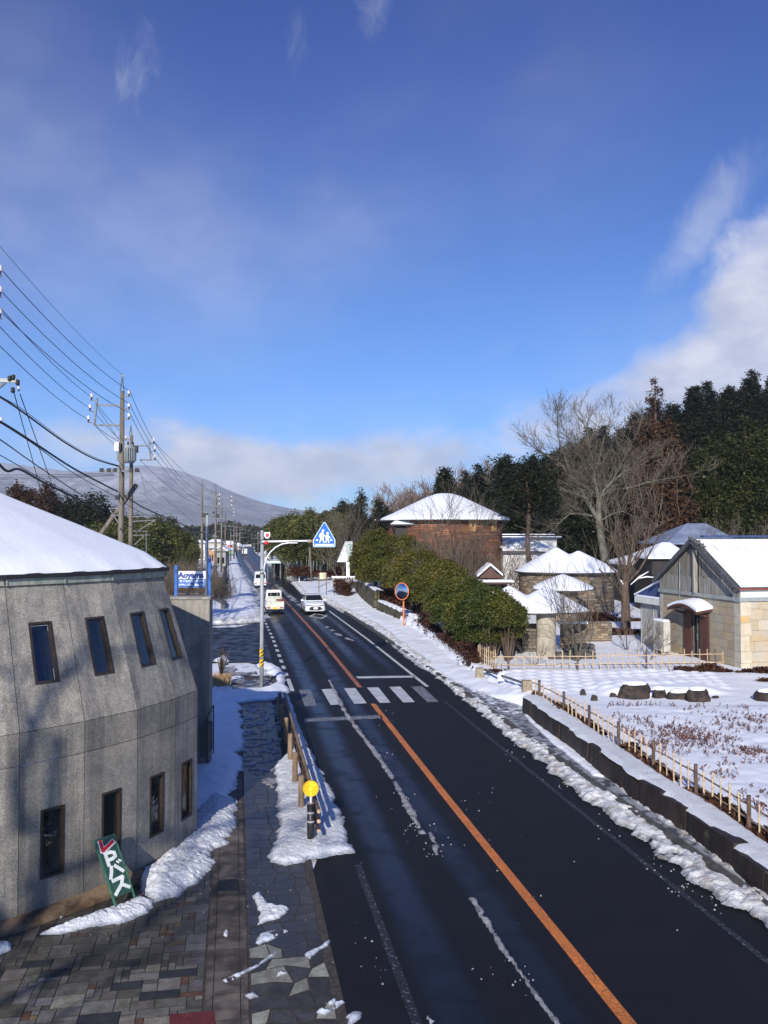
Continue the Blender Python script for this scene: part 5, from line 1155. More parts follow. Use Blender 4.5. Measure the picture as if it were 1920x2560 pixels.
def planks(name, c1, c2, vs=7.0, zs=True):
    m, t_, b, co = new_mat(name); uv = t_.node('ShaderNodeUVMap').outputs[0]; sp = t_.node('ShaderNodeSeparateXYZ'); t_.l.new(uv, sp.inputs[0])
    br = t_.node('ShaderNodeTexBrick'); t_.put(br.inputs['Vector'], uv); br.inputs['Scale'].default_value = 1; br.inputs['Brick Width'].default_value = 1.3; br.inputs['Row Height'].default_value = .17; br.offset = .37
    br.inputs['Mortar Size'].default_value = .012; br.inputs['Mortar Smooth'].default_value = .2; br.inputs['Color1'].default_value = (.6, .6, .6, 1); br.inputs['Color2'].default_value = (1.25, 1.2, 1.1, 1); br.inputs['Mortar'].default_value = (.15, .13, .12, 1)
    n = t_.noise(t_.mapping(uv, (.8, 9, 1)), 1.0, 6, .7); n2 = t_.noise(uv, .45, 4, .6); col = t_.mix(t_.ramp(n, .3, .7), c4(c1), c4(c2)); col = t_.mix(1.0, col, t_.mix(t_.ramp(n2, .35, .65), (.65, .62, .6, 1), (1.2, 1.15, 1.05, 1)), 'MULTIPLY')
    col = t_.mix(1.0, col, br.outputs['Color'], 'MULTIPLY'); t_.put(b.inputs['Base Color'], col); b.inputs['Roughness'].default_value = .7
    bump(t_, b, t_.m('ADD', t_.m('MULTIPLY', br.outputs['Fac'], -1), n), .6, .04); return m
M['planks_red'] = planks('planks_red_brown', (.12, .036, .020), (.36, .165, .088)); M['planks_grey'] = planks('planks_grey', (.12, .115, .10), (.24, .22, .19)); M['ochre'] = mat('ochre_board', (.42, .22, .07), (.52, .29, .10), .6, 6)
M['ledge'] = uvwall('ledge_stone', [(.07, .055, .045), (.24, .20, .15), (.14, .115, .09), (.34, .29, .23), (.10, .08, .065), (.18, .165, .14)], 'ledge', (.38, .13, .010), (.05, .04, .035))
# ---- large round timber hall
DR = 75.0; c = P(1112, 1300, DR); c.z = 0
rh = thing('round_timber_hall', 'large round building clad in red brown boards under a wide snowy cone roof', 'building', c)
zw = P(1112, 1300, DR).z - .05; Rw = 5.15; Rr = 5.85; ztop = P(1112, 1234, DR).z
mb = MB(); mb.lathe([(Rw, .0), (Rw, zw)], 56); mb.build('wall', M['planks_red'], rh, True)
pr = [(Rr, zw + .0), (Rr * .97, zw + .12), (Rr * .8, zw + .55), (Rr * .55, zw + 1.25), (Rr * .3, zw + 1.95), (Rr * .15, zw + 2.27), (.5, ztop - .12), (.001, ztop - .1)]
mb = MB(); mb.lathe([(Rw * .9, zw - .02), (Rr, zw - .06)] + pr, 56); mb.build('roof', M['roof_dark'], rh, True)
mb = MB(); mb.lathe([(Rr - .01, zw + .0), (Rr + .03, zw + .07)] + [(r, z + .13) for r, z in pr[1:]], 56, wob=lambda a, r, z: .03 * math.sin(9 * a) * (r / Rr) ** 3); mb.build('roof_snow', M['snow'], rh, True)
for px in (1170, 1227):
    p = P(px, 1315, DR - Rw); dxp = (px - 1112) / F * (DR - 3); s_ = max(-.99, min(.99, dxp / Rw)); a = math.asin(s_); n_ = Vector((math.sin(a), -math.cos(a), 0)); tt = Vector((math.cos(a), math.sin(a), 0)); cc = n_ * (Rw + .03) + Vector((0, 0, P(px, 1314, DR - 4).z))
    mb = MB(); mb.box(cc, (.66, .10, .98), (tt, -n_, Vector((0, 0, 1)))); w_ = mb.build('window_shutter', M['ochre'], rh)
    mb = MB(); mb.box(cc + n_ * .06, (.14, .02, .26), (tt, -n_, Vector((0, 0, 1)))); mb.build('opening', M['black'], w_)
# side bay on the left
bx0 = P(987, 1320, 74).x - c.x; bx1 = P(1030, 1320, 74).x - c.x; bz0 = P(0, 1345, 73).z - 1.5; bz1 = P(0, 1313, 73).z
mb = MB(); mb.box(((bx0 + bx1) / 2 + .0, -2.6, (bz0 + bz1) / 2), (bx1 - bx0, 2.4, bz1 - bz0)); mb.bar((bx1 + .25, -3.85, bz0 - .5), (bx1 + .25, -3.85, bz1), .1, .1)
mb.build('side_bay', M['planks_grey'], rh)
mb = MB(); mb.box(((bx0 + bx1) / 2 + .25, -2.8, bz1 + .02), (bx1 - bx0 + 1.3, 3.0, .10)); mb.build('bay_roof', M['roof_dark'], rh)
mb = MB(); mb.box(((bx0 + bx1) / 2 + .25, -2.8, bz1 + .22), (bx1 - bx0 + 1.35, 3.05, .30), taper=.72); mb.build('bay_snow', M['snow'], rh)
# ---- double peaked stone museum hall behind the pavilion
D1 = 60.0; c = P(1415, 1428, D1); zE1 = c.z; c.z = 0; RX = (1540 - 1288) / 2 / F * D1
th = thing('ledge_stone_hall', 'long low building of thin ledge stones under twin peaked snowy roof', 'building', c)
mb = MB(); mb.lathe([(RX * .93, 0), (RX * .93, zE1)], 44, sx=1.0, sy=.8); o = mb.build('wall', M['ledge'], th, True)
def twin(parent, pk, R_, z0, thick, sy, seed=0):
    """roof whose height is the upper hull of several cone peaks, over an elliptic plan"""
    n = 64; m_ = 18; V = []
    for i in range(m_ + 1):
        f = i / m_
        for k in range(n):
            a = 2 * math.pi * k / n; x = math.cos(a) * R_ * f; y = math.sin(a) * R_ * f * sy; z = z0
            for (px_, pz_, sl) in pk: z = max(z, pz_ - sl * math.hypot(x - px_, y) ) if f < 1 else z
            e = (1 - f) / .12; z = z if e > 1 else z0 * (1 - e) + z * e if f > .88 else z
            V.append((x * (1 + .01 * math.sin(9 * a + seed)), y, z + thick * (1 if f < 1 else .1)))
    idx = np.arange(len(V)).reshape(m_ + 1, n); idx2 = np.roll(idx, -1, 1); q = np.stack([idx[:-1], idx2[:-1], idx2[1:], idx[1:]], -1).reshape(-1, 4)
    grid_mesh('roof_snow', np.array(V), q[:, ::-1], M['snow'], parent)
    mb = MB(); mb.lathe([(R_ * .8, z0 - .02), (R_ * .995, z0 - .07), (R_ * .995, z0 + .03)], 48, sy=sy); mb.build('roof', M['roof_dark'], parent, True)
pz1, pz2 = P(1390, 1370, D1).z, P(1446, 1379, D1).z
twin(th, [(P(1390, 1370, D1).x - c.x, pz1, (pz1 - zE1) / (RX * .78)), (P(1446, 1370, D1).x - c.x, pz2, (pz2 - zE1) / (RX * .80))], RX * 1.02, zE1, .10, .85)
# ---- little cone roof in front of it
D2 = 54.0; c = P(1407, 1472, D2); zE2 = c.z; c.z = 0; t2 = thing('round_shelter', 'small round shelter with a shallow snowy cone roof against the ledge stone hall', 'shelter', c)
RX2 = (1482 - 1334) / 2 / F * D2; snow_roof(t2, (0, 0, 0), RX2, zE2, P(0, 1440, D2).z, .14, seed=2, sag=-.15)
mb = MB(); mb.lathe([(RX2 * .5, 0), (RX2 * .5, zE2)], 30); mb.build('wall', M['ledge'], t2, True)
# ---- front pavilion with a fat column
D3 = 39.8; col_c = G(1371, 1642, .5); pv_ = thing('column_pavilion', 'open pavilion with a twin peaked snow roof carried by one fat round column', 'pavilion', (col_c.x, col_c.y + .5, 0))
ox, oy = col_c.x, col_c.y + .5; zE3 = P(0, 1533, D3).z; x0 = P(1196, 1533, D3).x; x1 = P(1483, 1520, D3 + .8).x; cx3 = (x0 + x1) / 2 - ox; RX3 = (x1 - x0) / 2
def twin_at(parent, pk, cx, cy, R_, z0, thick, sy, seed):
    n0 = len(parent.children); twin(parent, pk, R_, z0, thick, sy, seed)
    for ch in list(parent.children)[n0:]:
        for v in ch.data.vertices: v.co.x += cx; v.co.y += cy
p1, p2 = P(1278, 1471, D3 + .9), P(1371, 1472, D3 + .9)
twin_at(pv_, [(p1.x - ox - cx3, p1.z, (p1.z - zE3) / 1.9), (p2.x - ox - cx3, p2.z, (p2.z - zE3) / 2.0)], cx3, .9, RX3, zE3, .12, .62, 5)
M['column'] = mat('column_render', (.30, .27, .21), (.46, .42, .34), .85, 1.6, 6, .5, 30, .02)
mb = MB(); mb.lathe([(.49, .3), (.47, 1.5), (.48, zE3 + .15)], 28, (0, 0, 0)); mb.build('column', M['column'], pv_, True)
# low stone walls and dark things under the roof
mb = MB(); 
for (xa, xb, ya, z1) in ((1306, 1346, 41.5, 1.9), (1240, 1300, 42.0, 1.2)): a = P(xa, 1600, ya).x - ox; b = P(xb, 1600, ya).x - ox; mb.add([(a, ya - oy, .3), (b, ya - oy, .3), (b, ya - oy, z1), (a, ya - oy, z1), (a, ya - oy + .3, .3), (b, ya - oy + .3, .3), (b, ya - oy + .3, z1), (a, ya - oy + .3, z1)], [(0, 1, 2, 3), (1, 5, 6, 2), (3, 2, 6, 7), (4, 0, 3, 7)], 0, [[(a, .3), (b, .3), (b, z1), (a, z1)], [(0, .3), (.3, .3), (.3, z1), (0, z1)], [(0, 0), (1, 0), (1, 1), (0, 1)], [(0, .3), (.3, .3), (.3, z1), (0, z1)]])
mb.build('stone_screen', M['planks_grey'], pv_)
lw2 = thing('garden_wall', 'low pale stone wall with steps right of the pavilion column', 'wall', (P(1400, 1560, 43).x, 43, 0))
ox2 = P(1400, 1560, 43).x
mb = MB()
for (xa, xb, y_, z1) in ((1400, 1470, 43, 1.75), (1470, 1530, 45, 1.6)):
    a = P(xa, 1600, y_).x - ox2; b = P(xb, 1600, y_).x - ox2; y0 = y_ - 43; mb.add([(a, y0, .3), (b, y0, .3), (b, y0, z1), (a, y0, z1), (a, y0 + .4, z1), (b, y0 + .4, z1), (b, y0 + .4, .3)], [(0, 1, 2, 3), (3, 2, 5, 4), (1, 6, 5, 2)], 0, [[(a, .3), (b, .3), (b, z1), (a, z1)], [(0, 0), (1, 0), (1, 1), (0, 1)], [(0, .3), (.4, .3), (.4, z1), (0, z1)]])
mb.build('wall', M['ledge'], lw2)
mb = MB(); mb.box((P(1435, 1560, 43).x - ox2, .22, 1.79), (1.5, .42, .10)); mb.build('snow_cap', M['snow'], lw2)
for i in range(4):
    mb = MB(); a = P(1408, 1640, 39).x - ox2; mb.box((a + .5 + i * .28, -3.6 + i * .5, .62 + i * .13 - .1), (2.2 - i * .35, .5, .14)); mb.build('step', M['conc_dark'], lw2)
bs = thing('stone_basin', 'round brown stone basin with ice on top left of the pavilion column', 'basin', G(1318, 1626, .5)); mb = MB(); mb.lathe([(.25, 0), (.42, .1), (.46, .45), (.44, .50), (.36, .48)], 22); mb.build('basin', mat('basin_brown', (.12, .07, .045), (.2, .13, .09), .8, 5), bs, True)
mb = MB(); mb.lathe([(.40, .47), (.2, .49), (.001, .49)], 22); mb.build('ice', mat('ice', (.25, .33, .45), None, .3), bs)
fg = thing('fire_bowl', 'dark metal bowl under the left side of the pavilion roof', 'bowl', G(1283, 1624, .5)); mb = MB(); mb.lathe([(.3, 0), (.5, .35), (.52, .85), (.40, 1.15), (.001, 1.2)], 20); mb.build('bowl', M['black'], fg, True)
# ---- little gabled gate
DG = 58.0; c = P(1232, 1458, DG); c.z = 0; gg = thing('garden_gate', 'small wooden roofed gate with snow in front of the round timber hall', 'gate', c)
def gp_(px, py, y=0): p = P(px, py, DG); return Vector((p.x - c.x, y, p.z))
mb = MB()
for (a, b) in (((1190, 1440), (1222, 1412)), ((1222, 1412), (1252, 1438))):
    A, B = gp_(*a), gp_(*b); mb.add([A + Vector((0, -1, 0)), B + Vector((0, -1, 0)), B + Vector((0, 1, 0)), A + Vector((0, 1, 0)), A + Vector((0, -1, .14)), B + Vector((0, -1, .14)), B + Vector((0, 1, .14)), A + Vector((0, 1, .14))], [(0, 1, 5, 4), (4, 5, 6, 7), (1, 2, 6, 5), (3, 0, 4, 7), (2, 3, 7, 6)])
A, B = gp_(1162, 1452), gp_(1278, 1452); mb.box(((A.x + B.x) / 2, -.9, A.z + .06), (B.x - A.x, 1.2, .14), taper=.93); mb.build('roof_snow', M['snow'], gg)
mb = MB(); A, B = gp_(1194, 1443), gp_(1250, 1443); T = gp_(1222, 1417); mb.add([A + Vector((0, -.9, 0)), B + Vector((0, -.9, 0)), T + Vector((0, -.9, 0))], [(0, 1, 2)])
A, B = gp_(1164, 1456), gp_(1276, 1456); mb.box(((A.x + B.x) / 2, -.9, A.z), (B.x - A.x - .1, 1.1, .08)); mb.build('roof', M['wood_red'], gg)
for px in (1187, 1200, 1240, 1262): mb = MB(); A = gp_(px, 1456); mb.bar((A.x, -.6, .2), (A.x, -.6, A.z), .14, .14); mb.build('post', M['wood_red'], gg)
mb = MB(); A, B = gp_(1200, 1460), gp_(1262, 1460); mb.box(((A.x + B.x) / 2, .1, A.z / 2), (B.x - A.x, .06, A.z)); mb.build('gate_panel', M['black'], gg)
# ---- buildings behind
def plain(name, label, xa, xb, yt, D, wall_m, z0=0, depth=5, parts=None):
    a = P(xa, yt, D); b = P(xb, yt, D); th_ = thing(name, label, 'building', ((a.x + b.x) / 2, D, 0)); w_ = b.x - a.x
    mb = MB(); mb.box((0, depth / 2, (a.z + z0) / 2), (w_, depth, a.z - z0)); mb.build('wall', wall_m, th_); return th_, w_, a.z
t_, w_, z_ = plain('low_hall', 'low pale building under a rounded snow roof beside the round timber hall', 1257, 1376, 1381, 72, M['white_wall'], 0, 6)
mb = MB(); V = []
for i in range(11):
    f = i / 10; z2 = z_ + .0 + .95 * math.sin(math.pi * min(.97, .08 + f * .84)) ** .8 * (1 - .0 * f)
    V.append((f, z2))
def arch(parent, w, V, y0, y1, name, m_, dz):
    mb = MB(); vs = []
    for (f, z2) in V: x = (f - .5) * w * 1.08; vs += [(x, y0, z2 + dz), (x, y1, z2 + dz + .3)]
    mb.add(vs, [(2 * i, 2 * i + 2, 2 * i + 3, 2 * i + 1) for i in range(len(V) - 1)]); mb.add([(x[0], x[1], x[2]) for x in vs[::2]], [tuple(range(len(V)))[::-1]]); return mb.build(name, m_, parent)
arch(t_, w_, V, -.4, 6, 'roof_snow', M['snow'], .05)
mb = MB(); mb.box((0, -.3, z_ + .02), (w_ * 1.06, .3, .10)); mb.build('eaves', M['roof_dark'], t_)
t_, w_, z_ = plain('flat_hall', 'flat roofed white building with a thin line of snow behind the pine trunk', 1255, 1392, 1346, 86, M['white_wall'], 0, 6)
for (x, dz, ww_) in ((0, .18, w_ + .8), (-.2, .42, w_ - .2)): mb = MB(); mb.box((x, 2.6, z_ + dz), (ww_, 6.4, .10)); mb.build('roof_snow', M['snow'], t_)
mb = MB(); mb.box((0, 2.7, z_ + .06), (w_ + .7, 6.3, .12)); mb.build('roof', M['roof_dark'], t_)
def hiproof(parent, w, d, z0, z1, rl, thick=.15, ov=.5, off=0):
    W2, D2_ = w / 2 + ov, d / 2 + ov
    vs = [(-W2, -D2_ + d / 2, z0), (W2, -D2_ + d / 2, z0), (W2, D2_ + d / 2, z0), (-W2, D2_ + d / 2, z0), (off - rl, d / 2, z1), (off + rl, d / 2, z1)]; fs = [(0, 1, 5, 4), (1, 2, 5), (2, 3, 4, 5), (3, 0, 4)]
    mb = MB(); mb.add(vs, fs + [(3, 2, 1, 0)]); mb.build('roof', M['roof_dark'], parent)
    mb = MB(); v2 = [(x * .995, y, z + thick) for x, y, z in vs]; mb.add([(x * .995, y, z + .01) for x, y, z in vs[:4]] + v2, [(a + 4, b + 4, *[q + 4 for q in r]) for a, b, *r in fs] + [(0, 1, 5, 4), (1, 2, 6, 5), (2, 3, 7, 6), (3, 0, 4, 7)]); mb.build('roof_snow', M['snow'], parent)
M['roof_snow_shade'] = mat('roof_blue_grey', (.16, .20, .30), (.24, .29, .40), .6, .8)  # blue shade on the gallery's roof snow is put into this colour
t_, w_, z_ = plain('gallery_hall', 'wide dark walled gallery under a broad snow roof tinted blue for shade behind the storehouse', 1680, 1830, 1361, 82, M['planks_grey'], 0, 8)
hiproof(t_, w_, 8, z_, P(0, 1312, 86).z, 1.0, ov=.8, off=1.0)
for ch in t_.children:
    if ch.name.startswith('roof'): ch.data.materials[0] = M['roof_snow_shade']
t_, w_, z_ = plain('side_hall', 'small building with a pale pointed snow roof just left of the storehouse gable', 1630, 1712, 1397, 58, M['planks_grey'], 0, 4)
hiproof(t_, w_, 4, z_, P(0, 1361, 60).z, .3, ov=.4, off=.5)
t_, w_, z_ = plain('side_hall', 'grey building half hidden behind the bare tree trunk', 1560, 1668, 1412, 66, M['planks_grey'], 0, 4)
hiproof(t_, w_, 4, z_, P(0, 1392, 68).z, .8, ov=.4)
for y_, D_, w_, l_ in ((0, 47.5, 1.3, 'dark shrubs in snow on the terrace left of the shutter shed'), (0, 53.5, 1.6, 'dark shrubs on the upper terrace before the ledge stone hall')): hedge_strip('ground_cover', l_, [Vector((P(1478, 1500, D_).x, D_, 0)), Vector((P(1592, 1500, D_).x, D_, 0))], w_, .55, 9000, gap=.36, sz=.09)
# ---- mossy stone wall along the verge, orange mirror
def mossy():
    m, t_, b, co = new_mat('wall_mossy'); uv = t_.node('ShaderNodeUVMap').outputs[0]
    vo = t_.node('ShaderNodeTexVoronoi', feature='DISTANCE_TO_EDGE'); t_.put(vo.inputs['Vector'], t_.mapping(uv, (3.2, 1.6, 1))); vo.inputs['Scale'].default_value = 1; v2 = t_.node('ShaderNodeTexVoronoi'); t_.put(v2.inputs['Vector'], t_.mapping(uv, (3.2, 1.6, 1))); v2.inputs['Scale'].default_value = 1
    sp = t_.node('ShaderNodeSeparateColor'); t_.l.new(v2.outputs['Color'], sp.inputs[0]); col = t_.mix(sp.outputs[0], (.055, .04, .025, 1), (.17, .13, .085, 1)); col = t_.mix(t_.ramp(t_.noise(co, .8, 5, .7), .45, .6), col, (.06, .065, .018, 1))
    col = t_.mix(t_.ramp(vo.outputs[0], .10, .02), col, (.018, .014, .010, 1)); t_.put(b.inputs['Base Color'], col); b.inputs['Roughness'].default_value = .85; bump(t_, b, t_.ramp(vo.outputs[0], 0, .2), .9, .06); return m
M['mossy'] = mossy()
def thick_wall(name, label, pix, m_, cap=None, z0=.0, w=.5):
    g = [(G(x, yb, .12), yt) for x, yb, yt in pix]; o0 = g[0][0]; th_ = thing(name, label, 'wall', (o0.x, o0.y, 0)); mb = MB(); run = 0; sn_ = []
    for i in range(len(g) - 1):
        (a, ya), (b, yb) = g[i], g[i + 1]; za_ = P(0, ya, a.y).z; zb_ = P(0, yb, b.y).z; d = (b - a); L = d.length; n = max(1, int(L / .7)); 
        for k in range(n):
            f0, f1 = k / n, (k + 1) / n; p = a.lerp(b, f0) - o0; q = a.lerp(b, f1) - o0; h0 = za_ + (zb_ - za_) * f0 + .05 * math.sin(k * 3 + i); h1 = za_ + (zb_ - za_) * f1 + .05 * math.sin((k + 1) * 3 + i)
            if k == n - 1: h1 = zb_
            p.z = q.z = 0; off = Vector((w, .0, 0)); vs = [p, q, q + Vector((.06, 0, h1)), p + Vector((.06, 0, h0)), q + off + Vector((0, 0, h1)), p + off + Vector((0, 0, h0)), q + off, p + off]
            mb.add(vs, [(0, 1, 2, 3), (3, 2, 4, 5), (5, 4, 6, 7)], 0, [[(run + L * f0, 0), (run + L * f1, 0), (run + L * f1, h1), (run + L * f0, h0)], [(0, 0)] * 4, [(run + L * f0, 0), (run + L * f1, 0), (run + L * f1, h1), (run + L * f0, h0)]]); sn_.append((p, q, h0, h1))
        run += L
    p, q, h0, h1 = sn_[0]; mb.quad(p, p + Vector((.06, 0, h0)), p + Vector((w, 0, h0)), p + Vector((w, 0, 0)), uv=[(0, 0), (0, h0), (w, h0), (w, 0)])
    p, q, h0, h1 = sn_[-1]; mb.quad(q + Vector((w, 0, 0)), q + Vector((w, 0, h1)), q + Vector((.06, 0, h1)), q, uv=[(w, 0), (w, h1), (0, h1), (0, 0)])
    mb.build('wall', m_, th_); mb = MB()
    for p, q, h0, h1 in sn_: mb.add([p + Vector((.12, 0, h0)), q + Vector((.12, 0, h1)), q + Vector((w * .5, 0, h1 + .13)), p + Vector((w * .5, 0, h0 + .13)), q + Vector((w + .3, 0, h1 + .03)), p + Vector((w + .3, 0, h0 + .03))], [(0, 1, 2, 3), (3, 2, 4, 5)])
    mb.build('snow_cap', M['snow'], th_, True); return th_
thick_wall('mossy_wall', 'tall mossy retaining wall of rough stones at the far end of the right verge', [(877, 1479, 1452), (902, 1503, 1456), (934, 1529, 1478)], M['mossy'])
thick_wall('mossy_wall', 'lower mossy stone wall continuing past the orange mirror post', [(940, 1532, 1503), (999, 1558, 1530), (1030, 1570, 1546), (1058, 1583, 1566)], M['mossy'])
hv_ = [G(x, y, .1) for x, y in ((1052, 1576), (1095, 1604), (1130, 1628), (1165, 1655), (1190, 1680))]
hedge_strip('ground_cover', 'dark brown clipped hedge rising from the verge under the evergreen bushes', [Vector((p.x + .05, p.y, 0)) for p in hv_], .6, .80, 24000, gap=.12, z=.15, sz=.085)
hedge_strip('ground_cover', 'dark brown shrubs on top of the mossy wall under the bushes', [Vector((p.x + 1.3, p.y, 0)) for p in (G(925, 1526, .1), G(999, 1555, .1), G(1052, 1580, .1))], .6, .9, 9000, gap=.32, z=1.0, sz=.12)
mp = G(1009, 1572, .12); mr = thing('traffic_mirror', 'round traffic mirror on an orange post in the snow verge', 'traffic mirror', mp)
M['orange'] = mat('mirror_orange', (.72, .17, .05), (.80, .22, .07), .45, 5); Dm = mp.y; ztm = P(0, 1478, Dm).z - mp.z
mb = MB(); mb.tube([(0, 0, -.1), (0, 0, ztm + .2)], .055, 10); mb.build('post', M['orange'], mr)
nm = Vector((-.62, -.79, 0)).normalized(); tx = Vector((-nm.y, nm.x, 0)); Rm = 21.5 / F * Dm; cm_ = Vector((-.12, -.18, ztm))
def disc(name, r0, r1, off, m_, dome=0.0, seg=32):
    mb = MB(); V = []; rings = 8
    for i in range(rings + 1):
        f = i / rings; r = r0 + (r1 - r0) * f
        for k in range(seg): a = 2 * math.pi * k / seg; V.append(cm_ + tx * r * math.cos(a) + Vector((0, 0, 1)) * r * math.sin(a) + nm * (off + dome * (1 - f * f)))
    fs = [(i * seg + k, i * seg + (k + 1) % seg, (i + 1) * seg + (k + 1) % seg, (i + 1) * seg + k) for i in range(rings) for k in range(seg)]; mb.add(V, fs); return mb.build(name, m_, mr, True)
mm = bpy.data.materials.new('mirror_glass'); mm.use_nodes = True; bb = mm.node_tree.nodes['Principled BSDF']; bb.inputs['Metallic'].default_value = 1; bb.inputs['Roughness'].default_value = .05; bb.inputs['Base Color'].default_value = (.55, .60, .68, 1)
disc('mirror_face', .001, Rm * .93, .02, mm, .07); mb = MB(); mb.tube([cm_ + tx * Rm * .96 * math.cos(q * math.pi / 18) + Vector((0, 0, Rm * .96 * math.sin(q * math.pi / 18))) for q in range(37)], .035, 6, cap=False); mb.build('mirror_rim', M['orange'], mr, True)
disc('mirror_back', .001, Rm * .95, -.03, M['orange'], -.06)
mb = MB(); mb.bar((0, 0, ztm), cm_ + nm * -.05, .05, .05); mb.bar((0, 0, ztm - .3), cm_ + Vector((0, 0, -.3)) + nm * -.04, .04, .04); mb.build('bracket', M['steel'], mr)
# =================================================================== street furniture
M['log'] = mat('log_brown', (.17, .115, .07), (.28, .20, .13), .8, 3, 6, .4, 20, .01, st=(4, 4, 1)); M['yellow'] = None
def emis_like(name, c, rough=.35): return mat(name, c, None, rough)
gr_ = thing('log_guard_rail', 'guard rail of brown log posts and three log rails along the left footpath', 'guard rail', R(19.2, -3.62, .05))
o0 = Vector(gr_.location); posts = [R(19.2 + 2.0 * i, -3.62 - .0 * i, 0) for i in range(6)]
for i, p in enumerate(posts):
    mb = MB(); q = p - o0; mb.tube([(q.x, q.y, -.1), (q.x, q.y, .78), (q.x, q.y, .80)], [.072, .068, .05], 12); mb.build('post', M['log'], gr_)
for zz in (.30, .50, .70):
    mb = MB(); a = R(17.05, -3.44) - o0; b = R(29.6, -3.44) - o0; mb.tube([(a.x, a.y, zz), (b.x, b.y, zz)], .042, 8); mb.build('rail', M['timber_dark'] if zz < .6 else M['log'], gr_)
M['log_end'] = mat('log_end', (.40, .26, .17), (.5, .34, .22), .8, 10)
for zz in (.30, .50, .70): mb = MB(); a = R(17.03, -3.44) - o0; mb.tube([(a.x, a.y - .01, zz), (a.x, a.y + .01, zz)], .040, 10); mb.build('rail_end', M['log_end'], gr_)
rp = G(768 + 9, 2106, .03); rf_ = thing('reflector_post', 'black post with a round yellow reflector on top standing in the snow', 'reflector post', rp)
mb = MB(); mb.tube([(0, 0, -.1), (0, 0, .80)], .078, 16); mb.build('post', mat('post_black', (.015, .015, .016), (.03, .03, .03), .45, 12), rf_, True)
mb = MB(); mb.tube([(0, 0, .798), (0, 0, .812)], .068, 16); mb.build('post_end', bpy.data.materials['log_end'], rf_)
for z_ in (.44, .62): mb = MB(); mb.tube([(0, 0, z_ - .018), (0, 0, z_ + .018)], .0795, 16, cap=False); mb.build('reflective_band', mat('band_silver', (.35, .38, .40), None, .3), rf_, True)
mb = MB(); mb.tube([(0, 0, .81), (0, 0, .98)], .026, 8); mb.build('stem', M['sign_white'], rf_)
M['yel'] = mat('reflector_yellow', (.95, .62, .01), None, .3); M['yel2'] = mat('reflector_bright', (1.0, .80, .02), None, .2); M['amb'] = mat('reflector_amber', (.85, .36, .01), None, .3)
cz = Vector((-.0, -.035, 1.115)); N_ = 32
def ringd(r0, r1, y, m_, a0=0, a1=2 * math.pi, name='reflector', seg=32):
    mb = MB(); V = []; 
    for k in range(seg + 1): a = a0 + (a1 - a0) * k / seg; V += [cz + Vector((r0 * math.cos(a), y, r0 * math.sin(a))), cz + Vector((r1 * math.cos(a), y, r1 * math.sin(a)))]
    mb.add(V, [(2 * k, 2 * k + 1, 2 * k + 3, 2 * k + 2) for k in range(seg)]); return mb
mb = MB(); mb.tube([cz + Vector((0, .03, 0)), cz + Vector((0, -.005, 0))], .163, 32); dsc = mb.build('disc', M['amb'], rf_)
ringd(.145, .163, -.012, M['amb']).build('rim', M['yel'], dsc)
mb = MB()
for k in range(8):
    q = ringd(.060, .138, -.014, None, k * math.pi / 4 + .06 + math.pi / 8, (k + 1) * math.pi / 4 - .06 + math.pi / 8, seg=6); q.build('lens', M['yel2'] if k in (1, 5, 0) else M['yel'], dsc)
ringd(.001, .050, -.014, None, seg=16).build('lens', M['yel2'], dsc)
# overhead crossing sign
sp_ = G(654, 1714, .05); cs_ = thing('crossing_sign', 'tall grey pole with an arm carrying a blue school crossing sign over the road', 'road sign', (sp_.x, sp_.y, 0)); Dp = sp_.y
M['pole_grey'] = mat('pole_grey', (.27, .29, .30), (.38, .40, .40), .5, 3, st=(1, 1, .4))
zt_ = P(0, 1326, Dp).z; mb = MB(); mb.tube([(0, 0, -.1), (0, 0, 3), (0, 0, zt_)], [.088, .08, .072], 16); mb.build('pole', M['pole_grey'], cs_, True)
def LP(px, py, y=0): p = P(px, py, Dp); return Vector((p.x - sp_.x, y, p.z))
mb = MB(); mb.tube([LP(656, 1354, -.1), LP(784, 1352, -.1)], .042, 10); mb.build('arm', M['sign_white'], cs_, True)
mb = MB(); cv = [LP(661, 1429, -.13), LP(662, 1415, -.13), LP(667, 1396, -.13), LP(677, 1380, -.13), LP(690, 1368, -.13), LP(706, 1360, -.13), LP(724, 1357, -.13), LP(745, 1357.5, -.13)]; mb.tube(cv, .028, 8); mb.build('curved_brace', M['sign_white'], cs_, True)
for (px, py) in ((655, 1350), (655, 1358), (655, 1424), (655, 1433)): mb = MB(); q = LP(px, py); mb.tube([q - Vector((0, 0, .03)), q + Vector((0, 0, .03))], .10, 12); mb.build('clamp', M['steel'], cs_)
mb = MB(); mb.bar(LP(724, 1355, -.12), LP(745, 1355, -.12), .06, .09); mb.bar(LP(770, 1352.5, -.12), LP(784, 1352.5, -.12), .10, .12); mb.build('arm_joint', mat('rusty', (.20, .10, .05), (.38, .33, .28), .8, 14), cs_)
